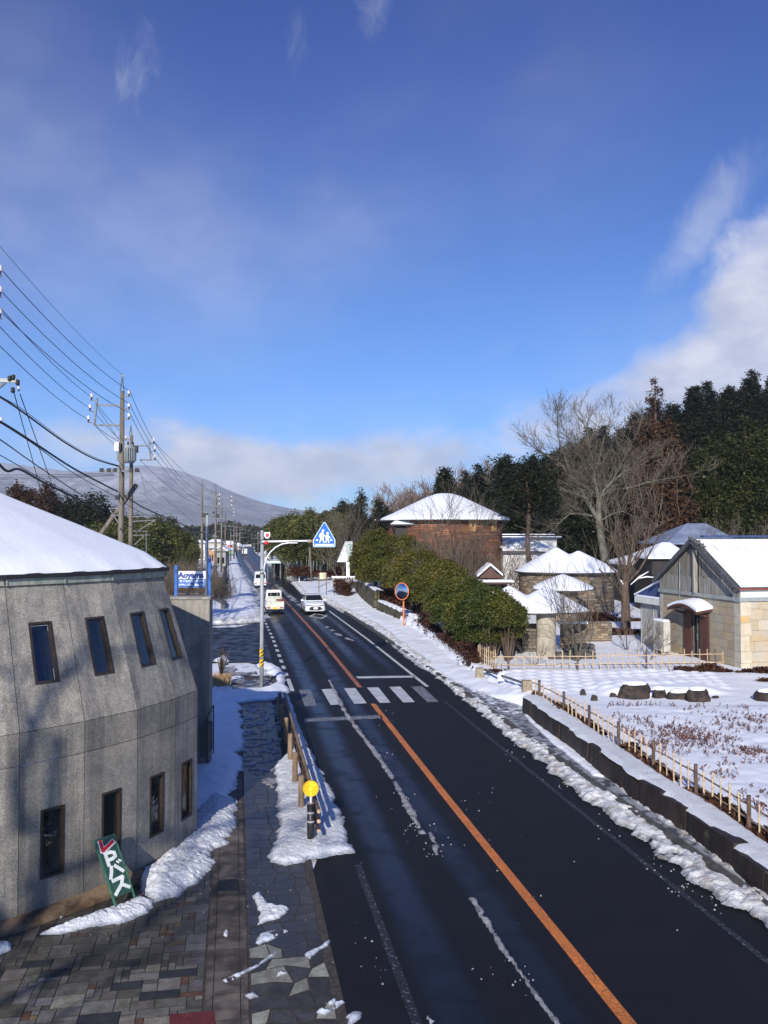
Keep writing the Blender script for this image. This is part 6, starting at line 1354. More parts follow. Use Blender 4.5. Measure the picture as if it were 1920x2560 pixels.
# hazard stripes
for yy in (1632, 1657):
    q = LP(654, yy); mb = MB(); mb.tube([q - Vector((0, 0, .17)), q + Vector((0, 0, .17))], .089, 16, cap=False); tp = mb.build('hazard_tape', mat('tape_yellow', (.72, .44, .02), None, .5), cs_, True)
    mb = MB(); V = []
    for s_ in (-.13, 0.02, .17):
        for k in range(9):
            a = math.pi + math.pi * k / 8; zc_ = q.z + s_ - .075 + (k / 8) * .12
            V.append(None)
        vs = []
        for k in range(17): a = 2 * math.pi * k / 16; vs += [Vector((.0905 * math.cos(a), .0905 * math.sin(a), q.z + max(-.17, min(.17, s_ + .06 * math.cos(a) * 1.4 - .035)))), Vector((.0905 * math.cos(a), .0905 * math.sin(a), q.z + max(-.17, min(.17, s_ + .06 * math.cos(a) * 1.4 + .035))))]
        mb.add(vs, [(2 * k, 2 * k + 2, 2 * k + 3, 2 * k + 1) for k in range(16)])
    mb.build('stripe', M['black'], tp)
# sign plate and its pictogram; frame x right, z up
pc = LP(811, 1340, -.16); sc_ = Dp / F / 6.38                       # metres per zoom pixel
Z0 = (1225, 0)
def sg(x, y): return ((x - 1221) * sc_, -(y - 395) * sc_)
oS = LP(620 + 1221 / 6.38, 1280 + 395 / 6.38, -.17); UX, UZ = Vector((1, 0, 0)), Vector((0, 0, 1))
def shape(name, pts, m_, off, parent, th=.004): mb = MB(); mb.prism([sg(*p) for p in pts], oS + Vector((0, -off, 0)), UX, UZ, th); return mb.build(name, m_, parent)
out = [(1208, 168), (1222, 160), (1240, 168), (1392, 432), (1397, 448), (1397, 545), (1385, 558), (1057, 558), (1044, 545), (1044, 448), (1049, 432)]
M['sgblue'] = mat('roadsign_blue', (.012, .13, .55), None, .3); M['sgpale'] = mat('roadsign_pale', (.50, .66, .86), None, .3); M['sgwhite'] = mat('roadsign_white', (.80, .84, .92), None, .3)
pl_ = shape('sign_plate', out, M['sgpale'], .02, cs_, .03)
def inset(pts, k): cx = sum(p[0] for p in pts) / len(pts); cy = 400; return [(cx + (p[0] - cx) * k, cy + (p[1] - cy) * k) for p in pts]
shape('sign_edge', [(1210, 186), (1223, 178), (1238, 186), (1380, 440), (1382, 535), (1372, 545), (1070, 545), (1060, 535), (1060, 440)], M['sgblue'], .024, pl_)
shape('ground_bar', [(1075, 508), (1368, 508), (1370, 536), (1073, 536)], M['sgwhite'], .028, pl_)
shape('side_bar', [(1092, 436), (1128, 434), (1124, 458), (1090, 460)], M['sgwhite'], .028, pl_); shape('side_bar', [(1310, 434), (1346, 434), (1350, 458), (1314, 460)], M['sgwhite'], .028, pl_)
shape('adult_figure', [(1180, 292), (1192, 279), (1210, 278), (1222, 288), (1224, 300), (1214, 306), (1212, 318), (1204, 326), (1214, 350), (1236, 378), (1232, 392), (1216, 388), (1212, 400), (1216, 430), (1222, 462), (1228, 480), (1222, 492), (1206, 490), (1196, 448), (1188, 428), (1178, 452), (1160, 478), (1150, 490), (1138, 484), (1150, 458), (1158, 430), (1152, 402), (1140, 394), (1138, 376), (1156, 342), (1178, 326), (1186, 318)], M['sgwhite'], .028, pl_)
shape('child_figure', [(1256, 338), (1254, 318), (1268, 322), (1284, 320), (1292, 334), (1290, 352), (1284, 362), (1298, 384), (1326, 408), (1320, 418), (1294, 408), (1290, 424), (1296, 450), (1304, 480), (1300, 492), (1284, 490), (1278, 452), (1268, 448), (1262, 470), (1254, 490), (1240, 488), (1244, 460), (1250, 430), (1238, 426), (1246, 398), (1232, 392), (1236, 380), (1256, 372), (1262, 358)], M['sgwhite'], .028, pl_)
# small round sign and red lamp next to the pole head, cables on the left
q = LP(668.5, 1338, -.08); mb = MB(); mb.prism([(-.115, .13), (.115, .13), (.13, -.02), (.07, -.12), (0, -.14), (-.07, -.12), (-.13, -.02)], q, UX, UZ, .03); b_ = mb.build('small_sign', M['sgwhite'], cs_)
mb = MB(); mb.prism([(.075 * math.cos(a * .3927), .085 * math.sin(a * .3927)) for a in range(16)], q + Vector((.01, -.012, 0)), UX, UZ, .01); mb.build('red_disc', mat('red_disc', (.55, .03, .04), None, .4), b_)
q = LP(667, 1357, -.08); mb = MB(); mb.lathe([(.001, -.09), (.09, -.07), (.12, 0), (.09, .07), (.001, .09)], 14, q); mb.build('red_lamp', bpy.data.materials['red_disc'], cs_, True)
mb = MB(); q = LP(646, 1333, 0); mb.box(q, (.09, .09, .09)); mb.tube([q, q + Vector((-.05, 0, -.2)), q + Vector((.05, 0, -.45)), LP(651, 1352)], .02, 6); mb.tube([q + Vector((0, 0, -.12)), LP(652, 1338)], .015, 6); mb.build('cable_box', M['steel'], cs_)

# ---- utility poles
M['pole_conc'] = mat('pole_concrete', (.10, .082, .062), (.19, .165, .13), .85, 2.5, 6, .3, 25, .01, st=(1, 1, .3)); M['wire'] = mat('wire_black', (.012, .012, .018), None, .6); M['porc'] = mat('porcelain', (.70, .66, .66), None, .25); M['tank'] = mat('transformer_grey', (.22, .25, .27), (.28, .31, .33), .5, 3)
def insul(th_, p, s=1.0):
    mb = MB(); mb.lathe([(.001, .34 * s), (.05 * s, .33 * s), (.055 * s, .26 * s), (.10 * s, .24 * s), (.10 * s, .20 * s), (.05 * s, .18 * s), (.10 * s, .15 * s), (.10 * s, .11 * s), (.04 * s, .09 * s)], 10, p); i_ = mb.build('insulator', M['porc'], th_, True)
    mb = MB(); mb.tube([p + Vector((0, 0, -.08 * s)), p + Vector((0, 0, .1 * s))], .05 * s, 8); mb.build('insulator_pin', M['black'], i_)
def upole(label, px, D, ytop, w=.34, spike=True, arms=(), z0=-.2, taper=.6, dx=0):
    p = P(px, 1335, D); th_ = thing('utility_pole', label, 'utility pole', (p.x, D, 0)); zt2 = P(0, ytop, D).z
    mb = MB(); mb.tube([(0, 0, z0), (0, 0, zt2)], [w / 2 * 1.25, w / 2 * taper * 1.1], 14); mb.build('shaft', M['pole_conc'], th_, True)
    return th_, p.x, D, zt2
def onp(th_, px, py, dy=0.0): p = P(px, py, th_.location.y); return Vector((p.x - th_.location.x, dy, p.z))
p1, x1_, D1_, z1_ = upole('nearest tall concrete utility pole behind the hall roof with a square side rack', 303, 48, 978, .36)
mb = MB(); mb.tube([onp(p1, 301, 978), onp(p1, 305.5, 945)], .03, 6); mb.tube([onp(p1, 310, 978), onp(p1, 306.5, 945)], .03, 6); mb.tube([onp(p1, 306, 950), onp(p1, 306, 934)], .05, 8); mb.build('pole_top_frame', M['steel'], p1); insul(p1, onp(p1, 307, 944), .6)
for (ya, yi) in ((990, 985), (1022, 1016), (1047, 1041)):
    mb = MB(); mb.bar(onp(p1, 304, ya), onp(p1, 325, ya + .5), .08, .08); mb.build('cross_arm', M['steel'], p1); insul(p1, onp(p1, 322.5, ya - 1))
mb = MB(); mb.bar(onp(p1, 241, 1012), onp(p1, 304, 1014), .09, .09); mb.bar(onp(p1, 235, 1063), onp(p1, 304, 1063), .09, .09); mb.bar(onp(p1, 243, 995), onp(p1, 236, 1063), .09, .09); mb.build('side_rack', M['steel'], p1)
for (x_, y_, xa, ya) in ((229, 999, 243, 1004), (225, 1026, 240, 1032), (221, 1054, 238, 1060)):
    mb = MB(); mb.bar(onp(p1, x_ - 1, y_), onp(p1, xa, ya), .07, .07); mb.build('cross_arm', M['steel'], p1); insul(p1, onp(p1, x_, y_ - 1))
mb = MB(); mb.bar(onp(p1, 253, 1178, -.15), onp(p1, 350, 1178, -.15), .10, .10); mb.bar(onp(p1, 272, 1271), onp(p1, 309, 1271), .07, .07); mb.bar(onp(p1, 276, 1288), onp(p1, 309, 1288), .07, .07); mb.bar(onp(p1, 275, 1274), onp(p1, 300, 1313), .06, .06); mb.build('low_arm', M['steel'], p1)
for px in (257, 275, 290, 330, 345): mb = MB(); mb.box(onp(p1, px, 1176, -.2), (.18, .2, .22)); mb.build('clamp', M['black'], p1)
mb = MB(); mb.box(onp(p1, 296, 1244, -.2), (.2, .2, .24)); mb.box(onp(p1, 300, 1118, -.18), (.3, .3, .4)); mb.build('junction_box', M['black'], p1); mb = MB(); mb.box(onp(p1, 297, 1118, -.36), (.26, .14, .5)); mb.build('white_box', M['porc'], p1)
mb = MB(); A = onp(p1, 322, 1208, 1.5); B = onp(p1, 240, 1345, .3); mb.tube([A, B], .14, 10); mb.build('strut', M['pole_conc'], p1, True)
for k in range(9): mb = MB(); zz = 8.3 + k * .62; mb.bar((-.28 if k % 2 else .05, -.1, zz), (-.05 if k % 2 else .30, -.1, zz), .02, .02); mb.build('step_bolt', M['steel'], p1)
p2, x2_, D2_, z2_ = upole('second concrete utility pole just behind the first, carrying a grey transformer', 327, 60, 1088, .34)
mb = MB(); mb.tube([onp(p2, 324, 1088), onp(p2, 327.5, 1063)], .03, 6); mb.tube([onp(p2, 330, 1088), onp(p2, 327.5, 1063)], .03, 6); mb.build('pole_top_frame', M['steel'], p2)
mb = MB(); mb.lathe([(.001, 1.35), (.50, 1.30), (.56, 1.18), (.56, .10), (.50, .03), (.001, 0)], 24, onp(p2, 325.5, 1160, -.75)); tk = mb.build('transformer', M['tank'], p2, True)
mb = MB(); c_ = onp(p2, 325.5, 1160, -.75)
for k in range(14): a = math.pi * (1.05 + .9 * k / 13); mb.box(c_ + Vector((.62 * math.cos(a), .62 * math.sin(a), .62)), (.05, .16, .95), (Vector((-math.sin(a), math.cos(a), 0)), Vector((math.cos(a), math.sin(a), 0)), Vector((0, 0, 1))))
mb.build('cooling_fins', M['tank'], tk)
mb = MB()
for dx_ in (-.3, .1, .45): mb.lathe([(.04, 0), (.09, .08), (.05, .2), (.001, .3)], 8, c_ + Vector((dx_, -.1, 1.3)))
mb.box(c_ + Vector((.62, 0, 1.0)), (.3, .3, .5)); mb.build('bushings', M['black'], tk)
mb = MB(); mb.bar(onp(p2, 327, 1114), onp(p2, 372, 1115), .09, .09); mb.bar(onp(p2, 372, 1102), onp(p2, 377, 1150), .09, .09); mb.bar(onp(p2, 350, 1150), onp(p2, 377, 1150), .09, .09); mb.bar(onp(p2, 313, 1099), onp(p2, 327, 1099), .07, .07); mb.build('side_rack', M['steel'], p2)
for (x_, y_, xa) in ((384, 1108, 373), (387, 1128, 375), (387, 1149, 377)): mb = MB(); mb.bar(onp(p2, xa, y_ + 1), onp(p2, x_ + 1, y_), .07, .07); mb.build('cross_arm', M['steel'], p2); insul(p2, onp(p2, x_, y_ - 1))
insul(p2, onp(p2, 315, 1099), .9)
mb = MB(); mb.bar(onp(p2, 311, 1232), onp(p2, 364, 1233), .07, .07); mb.bar(onp(p2, 320, 1177, -.2), onp(p2, 352, 1180, -.2), .08, .1)
for (xa, ya, xb, yb) in ((318, 1292, 388, 1290), (323, 1304, 390, 1300), (340, 1330, 388, 1301), (322, 1328, 370, 1328), (322, 1338, 374, 1338), (336, 1362, 368, 1332)): mb.bar(onp(p2, xa, ya), onp(p2, xb, yb), .06, .06)
mb.build('low_arm', M['steel'], p2)
mb = MB(); mb.tube([onp(p2, 366, 1335), onp(p2, 366, 1385)], .06, 8); mb.build('side_post', M['steel'], p2)
# smaller poles down the street
def small_pole(label, px, D, ytop, side=1, rack=True, w=.30):
    th_, x_, D_, zt3 = upole(label, px, D, ytop, w); k = D / F
    mb = MB(); mb.tube([(0, 0, zt3 - .1), (0, 0, zt3 + 1.1)], .035, 6)
    for dz in (-.9, -2.0, -3.6): mb.bar((-.1 if side > 0 else -2.0, -.1, zt3 + dz), (2.0 if side > 0 else .1, -.1, zt3 + dz), .09, .09)
    mb.bar((1.95 * side, -.1, zt3 - .2), (1.95 * side, -.1, zt3 - 2.1), .08, .08); mb.build('cross_arm', M['steel'], th_)
    if D < 180:
        for dz in (-.9, -1.45, -2.0): insul(th_, Vector((2.1 * side, -.1, zt3 + dz)), .9)
    mb = MB(); mb.box((0, -.1, zt3 - 5.2), (1.2, .15, .1)); mb.box((.3, -.1, zt3 - 3.2), (.25, .25, .5)); mb.build('low_arm', M['black'], th_)
    return th_
small_pole('third utility pole down the street with a spike top, behind the company sign', 505, 100, 1222)
p4 = small_pole('utility pole with a dark tapered foot in the snow beside the ditch', 539, 108, 1228)
mb = MB(); mb.lathe([(.55, -.3), (.42, .6), (.26, 1.7), (.2, 1.72)], 12); mb.build('foot', M['conc_dark'], p4, True)
for px, D, yt, s, lab in ((554, 140, 1262, 1, 'first small utility pole beyond the one with the tapered foot'), (563, 170, 1285, -1, 'utility pole beside the grey gabled shed'), (585, 205, 1298, 1, 'utility pole right of the red and white shop board'), (592, 240, 1308, -1, 'utility pole in front of the long low far house'),
    (600, 290, 1318, 1, 'farthest small utility pole near the end of the street'), (577, 190, 1330, 1, 'short utility pole just in front of the red and white shop board'), (645, 260, 1330, -1, 'lone far utility pole on the right side of the street')): small_pole(lab, px, D, yt, s, w=.3)
# street lamp pole in front of the company sign
Dl_ = 44.0; lp = P(517, 1490, Dl_); sl_ = thing('street_lamp', 'thin grey lamp pole with a flat head standing in front of the company sign', 'street lamp', (lp.x, Dl_, 0))
mb = MB(); mb.tube([(0, 0, -.1), (0, 0, onp(sl_, 517, 1285).z)], [.09, .06], 10); mb.build('pole', M['pole_grey'], sl_, True)
mb = MB(); mb.box(onp(sl_, 524, 1281), (.42, .5, .09)); mb.bar(onp(sl_, 516, 1287), onp(sl_, 520, 1282), .05, .05); mb.build('lamp_head', M['steel'], sl_)
mb = MB(); mb.bar(onp(sl_, 516, 1330), onp(sl_, 537, 1340), .04, .04); mb.bar(onp(sl_, 516, 1341), onp(sl_, 545, 1341), .05, .05); mb.build('side_arm', M['steel'], sl_)
# off-frame pole on the left whose arms reach into the picture
D0_ = 26.0; p0 = P(-22, 1335, D0_); th0 = thing('utility_pole', 'utility pole at the left edge, only its insulators and an arm reaching into the picture', 'utility pole', (p0.x, D0_, 0))
mb = MB(); mb.tube([(0, 0, -.2), (0, 0, P(0, 650, D0_).z)], [.2, .12], 14); mb.build('shaft', M['pole_conc'], th0, True)
for yy in (690, 742, 796): mb = MB(); mb.bar(onp(th0, -20, yy), onp(th0, 3, yy), .06, .06); mb.build('cross_arm', M['steel'], th0); insul(th0, onp(th0, 0, yy - 6), .8)
mb = MB(); mb.bar(onp(th0, -30, 951), onp(th0, 42, 952), .10, .12); mb.build('cross_arm', mat('arm_pale', (.36, .38, .34), None, .6), th0); mb = MB(); mb.bar(onp(th0, -20, 985), onp(th0, 17, 953), .06, .06); mb.build('arm_brace', M['steel'], th0)
for (px, py) in ((35, 945), (26, 948), (46, 958), (34, 977)): mb = MB(); mb.lathe([(.03, -.08), (.075, -.03), (.05, .02), (.075, .06), (.03, .1)], 10, onp(th0, px, py, -.05)); mb.build('clamp', M['black'], th0, True)
insul(th0, onp(th0, 47, 976), .45); insul(th0, onp(th0, 3, 1056), .5)
# ---- wires: every span a thing of its own
WGp = 'overhead wires between the utility poles'
WR = []
def wirep(label, pts, r, n=4):
    """pts: (px,py,D) control points; smooth curve through them"""
    Q = [P(*p) for p in pts]; out = []
    for i in range(len(Q) - 1):
        a = Q[max(i - 1, 0)]; b = Q[i]; c = Q[i + 1]; d = Q[min(i + 2, len(Q) - 1)]
        for k in range(8):
            t_ = k / 8; out.append(.5 * ((2 * b) + (c - a) * t_ + (2 * a - 5 * b + 4 * c - d) * t_ ** 2 + (3 * b - a - 3 * c + d) * t_ ** 3))
    out.append(Q[-1]); mb = MB(); o0 = out[0]; mb.tube([p - o0 for p in out], r, n); o = mb.build('overhead_wire', M['wire'], None, True, loc=o0); tag(o, label, 'wire', WGp); return o
def sagw(label, a, b, sag, r, n=14):
    A, B = P(*a), P(*b); out = [A.lerp(B, k / n) - Vector((0, 0, 4 * sag * (k / n) * (1 - k / n))) for k in range(n + 1)]; mb = MB(); mb.tube([p - A for p in out], r, 4); o = mb.build('overhead_wire', M['wire'], None, True, loc=A); tag(o, label, 'wire', WGp); return o
hi = 'thin high power wire from the left edge to the nearest utility pole'
sagw('topmost thin wire rising from the left edge to the tip of the nearest utility pole', (-60, 545, 22), (306, 937, 48), .25, .010)
for (ya, yb) in ((668, 977), (723, 1009), (775, 1032)): sagw(hi, (0, ya + 2, 26), (324, yb, 48), .35, .018)
for (ya, xb, yb) in ((700, 229, 993), (753, 225, 1021), (805, 221, 1049)): sagw('power wire from the left edge to the side rack of the nearest utility pole', (-60, ya, 24), (xb, yb, 48), .25, .018)
for (xa, ya, xb, yb) in ((240, 1008, 298, 1076), (238, 1010, 298, 1100), (240, 1036, 297, 1096), (236, 1062, 292, 1116), (238, 1064, 296, 1103)): sagw('short tap wire slanting from the rack to the nearest utility pole', (xa, ya, 48), (xb, yb, 48.5), .05, .014)
for (ya, yb, xb) in ((977, 1103, 384), (1009, 1124, 387), (1032, 1144, 387)): sagw('wire from the nearest pole down to the rack of the transformer pole', (324, ya, 48), (xb, yb, 60), .15, .018)
for (xa, ya, xb, yb) in ((384, 1103, 497, 1232), (387, 1124, 497, 1240), (387, 1144, 500, 1252), (384, 1103, 540, 1232), (350, 1150, 500, 1262)): sagw('wire running away from the transformer pole to the poles down the street', (xa, ya, 60), (xb, yb, 100), .5, .020)
for i, (xb, yb, D) in enumerate(((554, 1272, 140), (554, 1280, 140))): sagw('thin far wire between the small poles down the street', (540, 1240 + 10 * i, 108), (xb, yb, D), .5, .02)
for i in range(3): sagw('thin far wire between the small poles down the street', (556, 1272 + 8 * i, 140), (587, 1305 + 6 * i, 205), .7, .02)
TB = 'thick black bundled cable sagging from the left edge to the nearest utility pole'
wirep(TB, [(-70, 950, 22), (0, 992, 26), (54, 1028, 30), (162, 1106, 38), (236, 1147, 43), (297, 1166, 47.8)], .035, 6)
wirep(TB, [(-70, 945, 22), (0, 990, 26), (60, 1026, 30.5), (164, 1103, 38), (238, 1144, 43), (297, 1164, 47.8)], .014, 4)
wirep(TB, [(-50, 1035, 24), (3, 1056, 26), (88, 1109, 32), (189, 1174, 39), (294, 1229, 47.8)], .042, 6)
wirep('lower companion cable below the thick bundle left of the nearest pole', [(3, 1058, 26), (88, 1113, 32), (189, 1186, 39), (290, 1242, 47.8)], .018, 5)
wirep(TB, [(-40, 1080, 24), (0, 1099, 26), (91, 1163, 32), (189, 1228, 39), (265, 1276, 46)], .022, 5)
wirep(TB, [(-40, 1120, 24), (0, 1163, 26), (20, 1178, 27), (51, 1174, 29), (111, 1207, 34), (189, 1245, 39), (262, 1283, 46)], .045, 6)
wirep('thin twisted cable above the thickest cable at the left edge', [(-40, 1122, 24), (0, 1138, 26), (60, 1172, 30), (120, 1205, 35), (200, 1246, 40)], .016, 5)
wirep('cable continuing from the nearest pole past the second pole and down the street', [(300, 1230, 48), (350, 1264, 54), (405, 1290, 62), (450, 1308, 72), (506, 1333, 98)], .042, 6)
wirep('thin cable continuing from the nearest pole down the street', [(300, 1250, 48), (350, 1280, 54), (420, 1310, 65), (500, 1345, 98)], .018, 5)
wirep('drooping cable low behind the roof between the poles and the company sign', [(310, 1310, 50), (370, 1336, 60), (420, 1365, 72), (470, 1375, 85), (500, 1372, 98)], .020, 5)
for (xa, ya, xb, yb) in ((34, 978, 112, 1262), (50, 985, 158, 1290)): sagw('steep service wire dropping from the left edge arm behind the hall roof', (xa, ya, 26), (xb, yb, 44), .0, .016)
for yy in (0, 6, 11): sagw('nearly level thin line crossing to the low arm of the nearest pole', (-40, 1187 + yy, 44), (285, 1182 + yy * .6, 48), .05, .013)
for (xa, ya, xb, yb) in ((352, 1182, 366, 1232), (360, 1235, 420, 1286), (352, 1190, 500, 1318)): sagw('thin service wire below the transformer pole', (xa, ya, 60), (xb, yb, 75), .1, .013)
# =================================================================== vehicles
M['car_white'] = mat('paint_white_car', (.74, .76, .78), None, .25, coat=.6); M['car_cream'] = mat('paint_white_truck', (.70, .71, .64), (.62, .62, .55), .35, 2, coat=.3); M['tyre'] = mat('tyre', (.015, .015, .015), None, .8); M['rim'] = mat('rim', (.35, .35, .36), None, .4, metal=.8)
M['lamp_red'] = mat('tail_lamp_red', (.35, .015, .015), None, .25); M['lamp_clear'] = mat('head_lamp', (.30, .33, .36), None, .12); M['plate_y'] = mat('plate_yellow', (.85, .55, .02), None, .4); M['trim'] = mat('trim_black', (.015, .015, .017), None, .4)
RDIR = Vector((-.19, 1, 0)).normalized()
def loft(sections, mb, closed=True):
    """sections: list of rings (same length) of Vectors"""
    n = len(sections[0]); V = [v for s_ in sections for v in s_]; fs = []
    for i in range(len(sections) - 1):
        for k in range(n): j = (k + 1) % n; fs.append((i * n + k, i * n + j, (i + 1) * n + j, (i + 1) * n + k))
    fs.append(tuple(range(n))[::-1]); fs.append(tuple((len(sections) - 1) * n + k for k in range(n))); mb.add(V, fs)
def ring(y, w, z0, z1, wt=None, r=.08, n=4):
    """rounded rectangle ring in the xz plane at length y; wt = half width at the top"""
    wt = w if wt is None else wt; pts = []
    for (cx, cz, a0, ww) in ((w - r, z0 + r, -90, 1), (wt - r, z1 - r, 0, 1), (-wt + r, z1 - r, 90, 1), (-w + r, z0 + r, 180, 1)):
        for k in range(n + 1): a = math.radians(a0 + 90 * k / n); pts.append(Vector((cx + r * math.cos(a), y, cz + r * math.sin(a))))
    return pts
def wheel(parent, x, y, r, w, name='wheel'):
    mb = MB(); mb.tube([(x - w / 2, y, r), (x - w / 2 + .03, y, r), (x + w / 2 - .03, y, r), (x + w / 2, y, r)], [r * .93, r, r, r * .93], 20); wh = mb.build(name, M['tyre'], parent, True)
    s_ = 1 if x > 0 else -1; mb = MB(); mb.tube([(x + s_ * (w / 2 - .01), y, r), (x + s_ * (w / 2 + .005), y, r)], [r * .62, r * .55], 16); mb.build('rim', M['rim'], wh, True)
def vpos(px, ybase): g = G(px, ybase); return g
# oncoming white hatchback / sedan; front faces -Y
g = vpos(782, 1530); car = thing('white_car', 'white car with a black grille driving towards the viewer', 'car', g, math.atan2(.19, 1))
mb = MB(); W_ = .84
secs = [ring(-2.18, .62, .30, .62, .58, .1), ring(-2.10, .76, .24, .74, .72, .12), ring(-1.9, .82, .22, .86, .76, .14), ring(-1.2, .845, .22, .97, .80, .14), ring(-.6, .85, .22, 1.0, .82, .12), ring(1.6, .85, .24, 1.0, .82, .12), ring(2.05, .80, .26, .98, .76, .14), ring(2.16, .70, .34, .90, .68, .12)]
loft(secs, mb); body = mb.build('body', M['car_white'], car, True)
mb = MB(); loft([ring(-.95, .74, .98, 1.0, .72, .01), ring(-.25, .72, .98, 1.42, .58, .10), ring(.15, .72, .98, 1.475, .58, .10), ring(.9, .72, .98, 1.46, .58, .10), ring(1.75, .70, .98, 1.04, .62, .02)], mb); mb.build('cabin', M['car_white'], car, True)
mb = MB(); mb.quad((-.69, -.90, 1.02), (.69, -.90, 1.02), (.56, -.27, 1.405), (-.56, -.27, 1.405)); 
mb.v = [(x, y - .02, z + .012) for x, y, z in mb.v]; mb.build('windscreen', M['dglass'], car)
for s_ in (-1, 1): mb = MB(); mb.quad((s_ * .745, -.7, 1.04), (s_ * .745, 1.3, 1.04), (s_ * .615, .95, 1.38), (s_ * .615, -.15, 1.38)); mb.build('side_window', M['dglass'], car)
mb = MB(); mb.prism([(-.50, .34), (.50, .34), (.60, .42), (.36, .62), (-.36, .62), (-.60, .42)], (0, -2.195, 0), (1, 0, 0), (0, 0, 1), .06); gl_ = mb.build('grille', M['trim'], car)
mb = MB(); mb.prism([(-.62, .30), (-.52, .30), (-.40, .42), (-.50, .42)], (0, -2.21, 0), (1, 0, 0), (0, 0, 1), .05); mb.build('bumper_trim', M['car_white'], gl_)
mb = MB(); mb.prism([(.62, .30), (.52, .30), (.40, .42), (.50, .42)], (0, -2.21, 0), (1, 0, 0), (0, 0, 1), .05); mb.build('bumper_trim', M['car_white'], gl_)
mb = MB(); mb.prism([(-.70, .77), (-.2, .70), (.2, .70), (.70, .77), (.70, .73), (.2, .66), (-.2, .66), (-.70, .73)], (0, -2.16, 0), (1, 0, 0), (0, 0, 1), .06); mb.build('upper_grille', M['trim'], car)
for s_ in (-1, 1): mb = MB(); mb.prism([(s_ * .34, .70), (s_ * .74, .80), (s_ * .74, .70), (s_ * .42, .65)], (0, -2.15, 0), (1, 0, 0), (0, 0, 1), .16); mb.build('headlight', M['lamp_clear'], car)
mb = MB(); mb.box((0, -2.23, .50), (.33, .02, .165)); mb.build('number_plate', M['sign_white'], car)
for s_ in (-1, 1):
    mb = MB(); mb.box((s_ * .93, -.55, 1.03), (.18, .1, .12)); mb.bar((s_ * .8, -.52, .98), (s_ * .9, -.54, 1.0), .05, .04); mb.build('mirror', M['car_white'], car)
for x in (-.76, .76):
    for y in (-1.35, 1.3): wheel(car, x, y, .31, .2)
mb = MB(); mb.box((0, 0, .25), (1.5, 3.6, .12)); mb.build('underbody', M['trim'], car)
# kei truck seen from behind; rear faces -Y, front +Y
g = vpos(688, 1535); tr = thing('small_truck', 'small cream white pickup truck with a yellow plate driving away', 'truck', g, math.atan2(.19, 1))
mb = MB(); mb.box((0, .95, .62), (1.36, 1.98, .10)); bed = mb.build('cargo_bed', M['car_cream'], tr)
mb = MB(); mb.box((0, 0, .78), (1.40, .06, .42)); tg = mb.build('tailgate', M['car_cream'], tr)
mb = MB(); mb.bar((-.66, -.04, .97), (.66, -.04, .97), .03, .05); mb.bar((-.6, -.035, .66), (.6, -.035, .66), .02, .03); mb.build('tailgate_trim', M['car_cream'], tg)
for s_ in (-1, 1): mb = MB(); mb.box((s_ * .69, .98, .84), (.04, 1.9, .30)); mb.build('bed_side', M['car_cream'], tr)
mb = MB(); loft([ring(1.98, .70, .35, 1.74, .60, .07), ring(2.04, .71, .35, 1.79, .61, .10), ring(2.5, .71, .35, 1.80, .62, .10), ring(3.0, .70, .35, 1.62, .60, .10), ring(3.3, .69, .35, 1.0, .66, .1)], mb); mb.build('cab', M['car_cream'], tr, True)
rw_ = MB(); rw_.prism([(-.46, 1.28), (.46, 1.28), (.49, 1.33), (.49, 1.52), (.44, 1.58), (-.44, 1.58), (-.49, 1.52), (-.49, 1.33)], (0, 1.955, 0), (1, 0, 0), (0, 0, 1), .03); w_ = rw_.build('rear_window', M['dglass'], tr)
mb = MB(); mb.bar((-.25, 1.95, 1.29), (-.25, 1.95, 1.57), .02, .02); mb.bar((.27, 1.95, 1.29), (.27, 1.95, 1.57), .02, .02); mb.build('window_bar', M['car_cream'], w_)
for i in range(9): mb = MB(); x = -.52 + i * .13; mb.bar((x, 1.94, .72), (x, 1.94, 1.2), .022, .022); mb.build('guard_rib', M['car_cream'], tr)
mb = MB(); mb.bar((-.62, 1.93, 1.22), (.62, 1.93, 1.22), .03, .04); mb.build('guard_bar', M['car_cream'], tr)
mb = MB(); mb.box((0, -.01, .50), (1.38, .10, .20)); mb.build('rear_bumper', M['car_cream'], tr)
for s_ in (-1, 1): mb = MB(); mb.box((s_ * .52, -.075, .51), (.26, .03, .09)); mb.build('tail_light', M['lamp_red'], tr)
mb = MB(); mb.box((0, -.085, .47), (.33, .02, .165)); mb.build('number_plate', M['plate_y'], tr)
mb = MB(); mb.box((.40, 1.2, 1.02), (.5, .7, .10)); mb.box((.45, .3, .99), (.35, .1, .05)); o = mb.build('cargo_board', M['rust'], None, loc=g, rotz=math.atan2(.19, 1)); tag(o, 'rust brown boards lying on the bed of the small truck', 'board')
for s_ in (-1, 1): mb = MB(); mb.box((s_ * .80, 2.9, 1.25), (.14, .06, .2)); mb.bar((s_ * .68, 2.85, 1.1), (s_ * .78, 2.88, 1.2), .03, .03); mb.build('mirror', M['trim'], tr)
for x in (-.60, .60):
    for y in (.62, 2.62): wheel(tr, x, y, .27, .16)
mb = MB(); mb.box((0, 1.5, .38), (1.0, 2.8, .12)); mb.box((-.56, .22, .30), (.26, .02, .3)); mb.box((.56, .22, .30), (.26, .02, .3)); mb.build('underbody', M['trim'], tr)
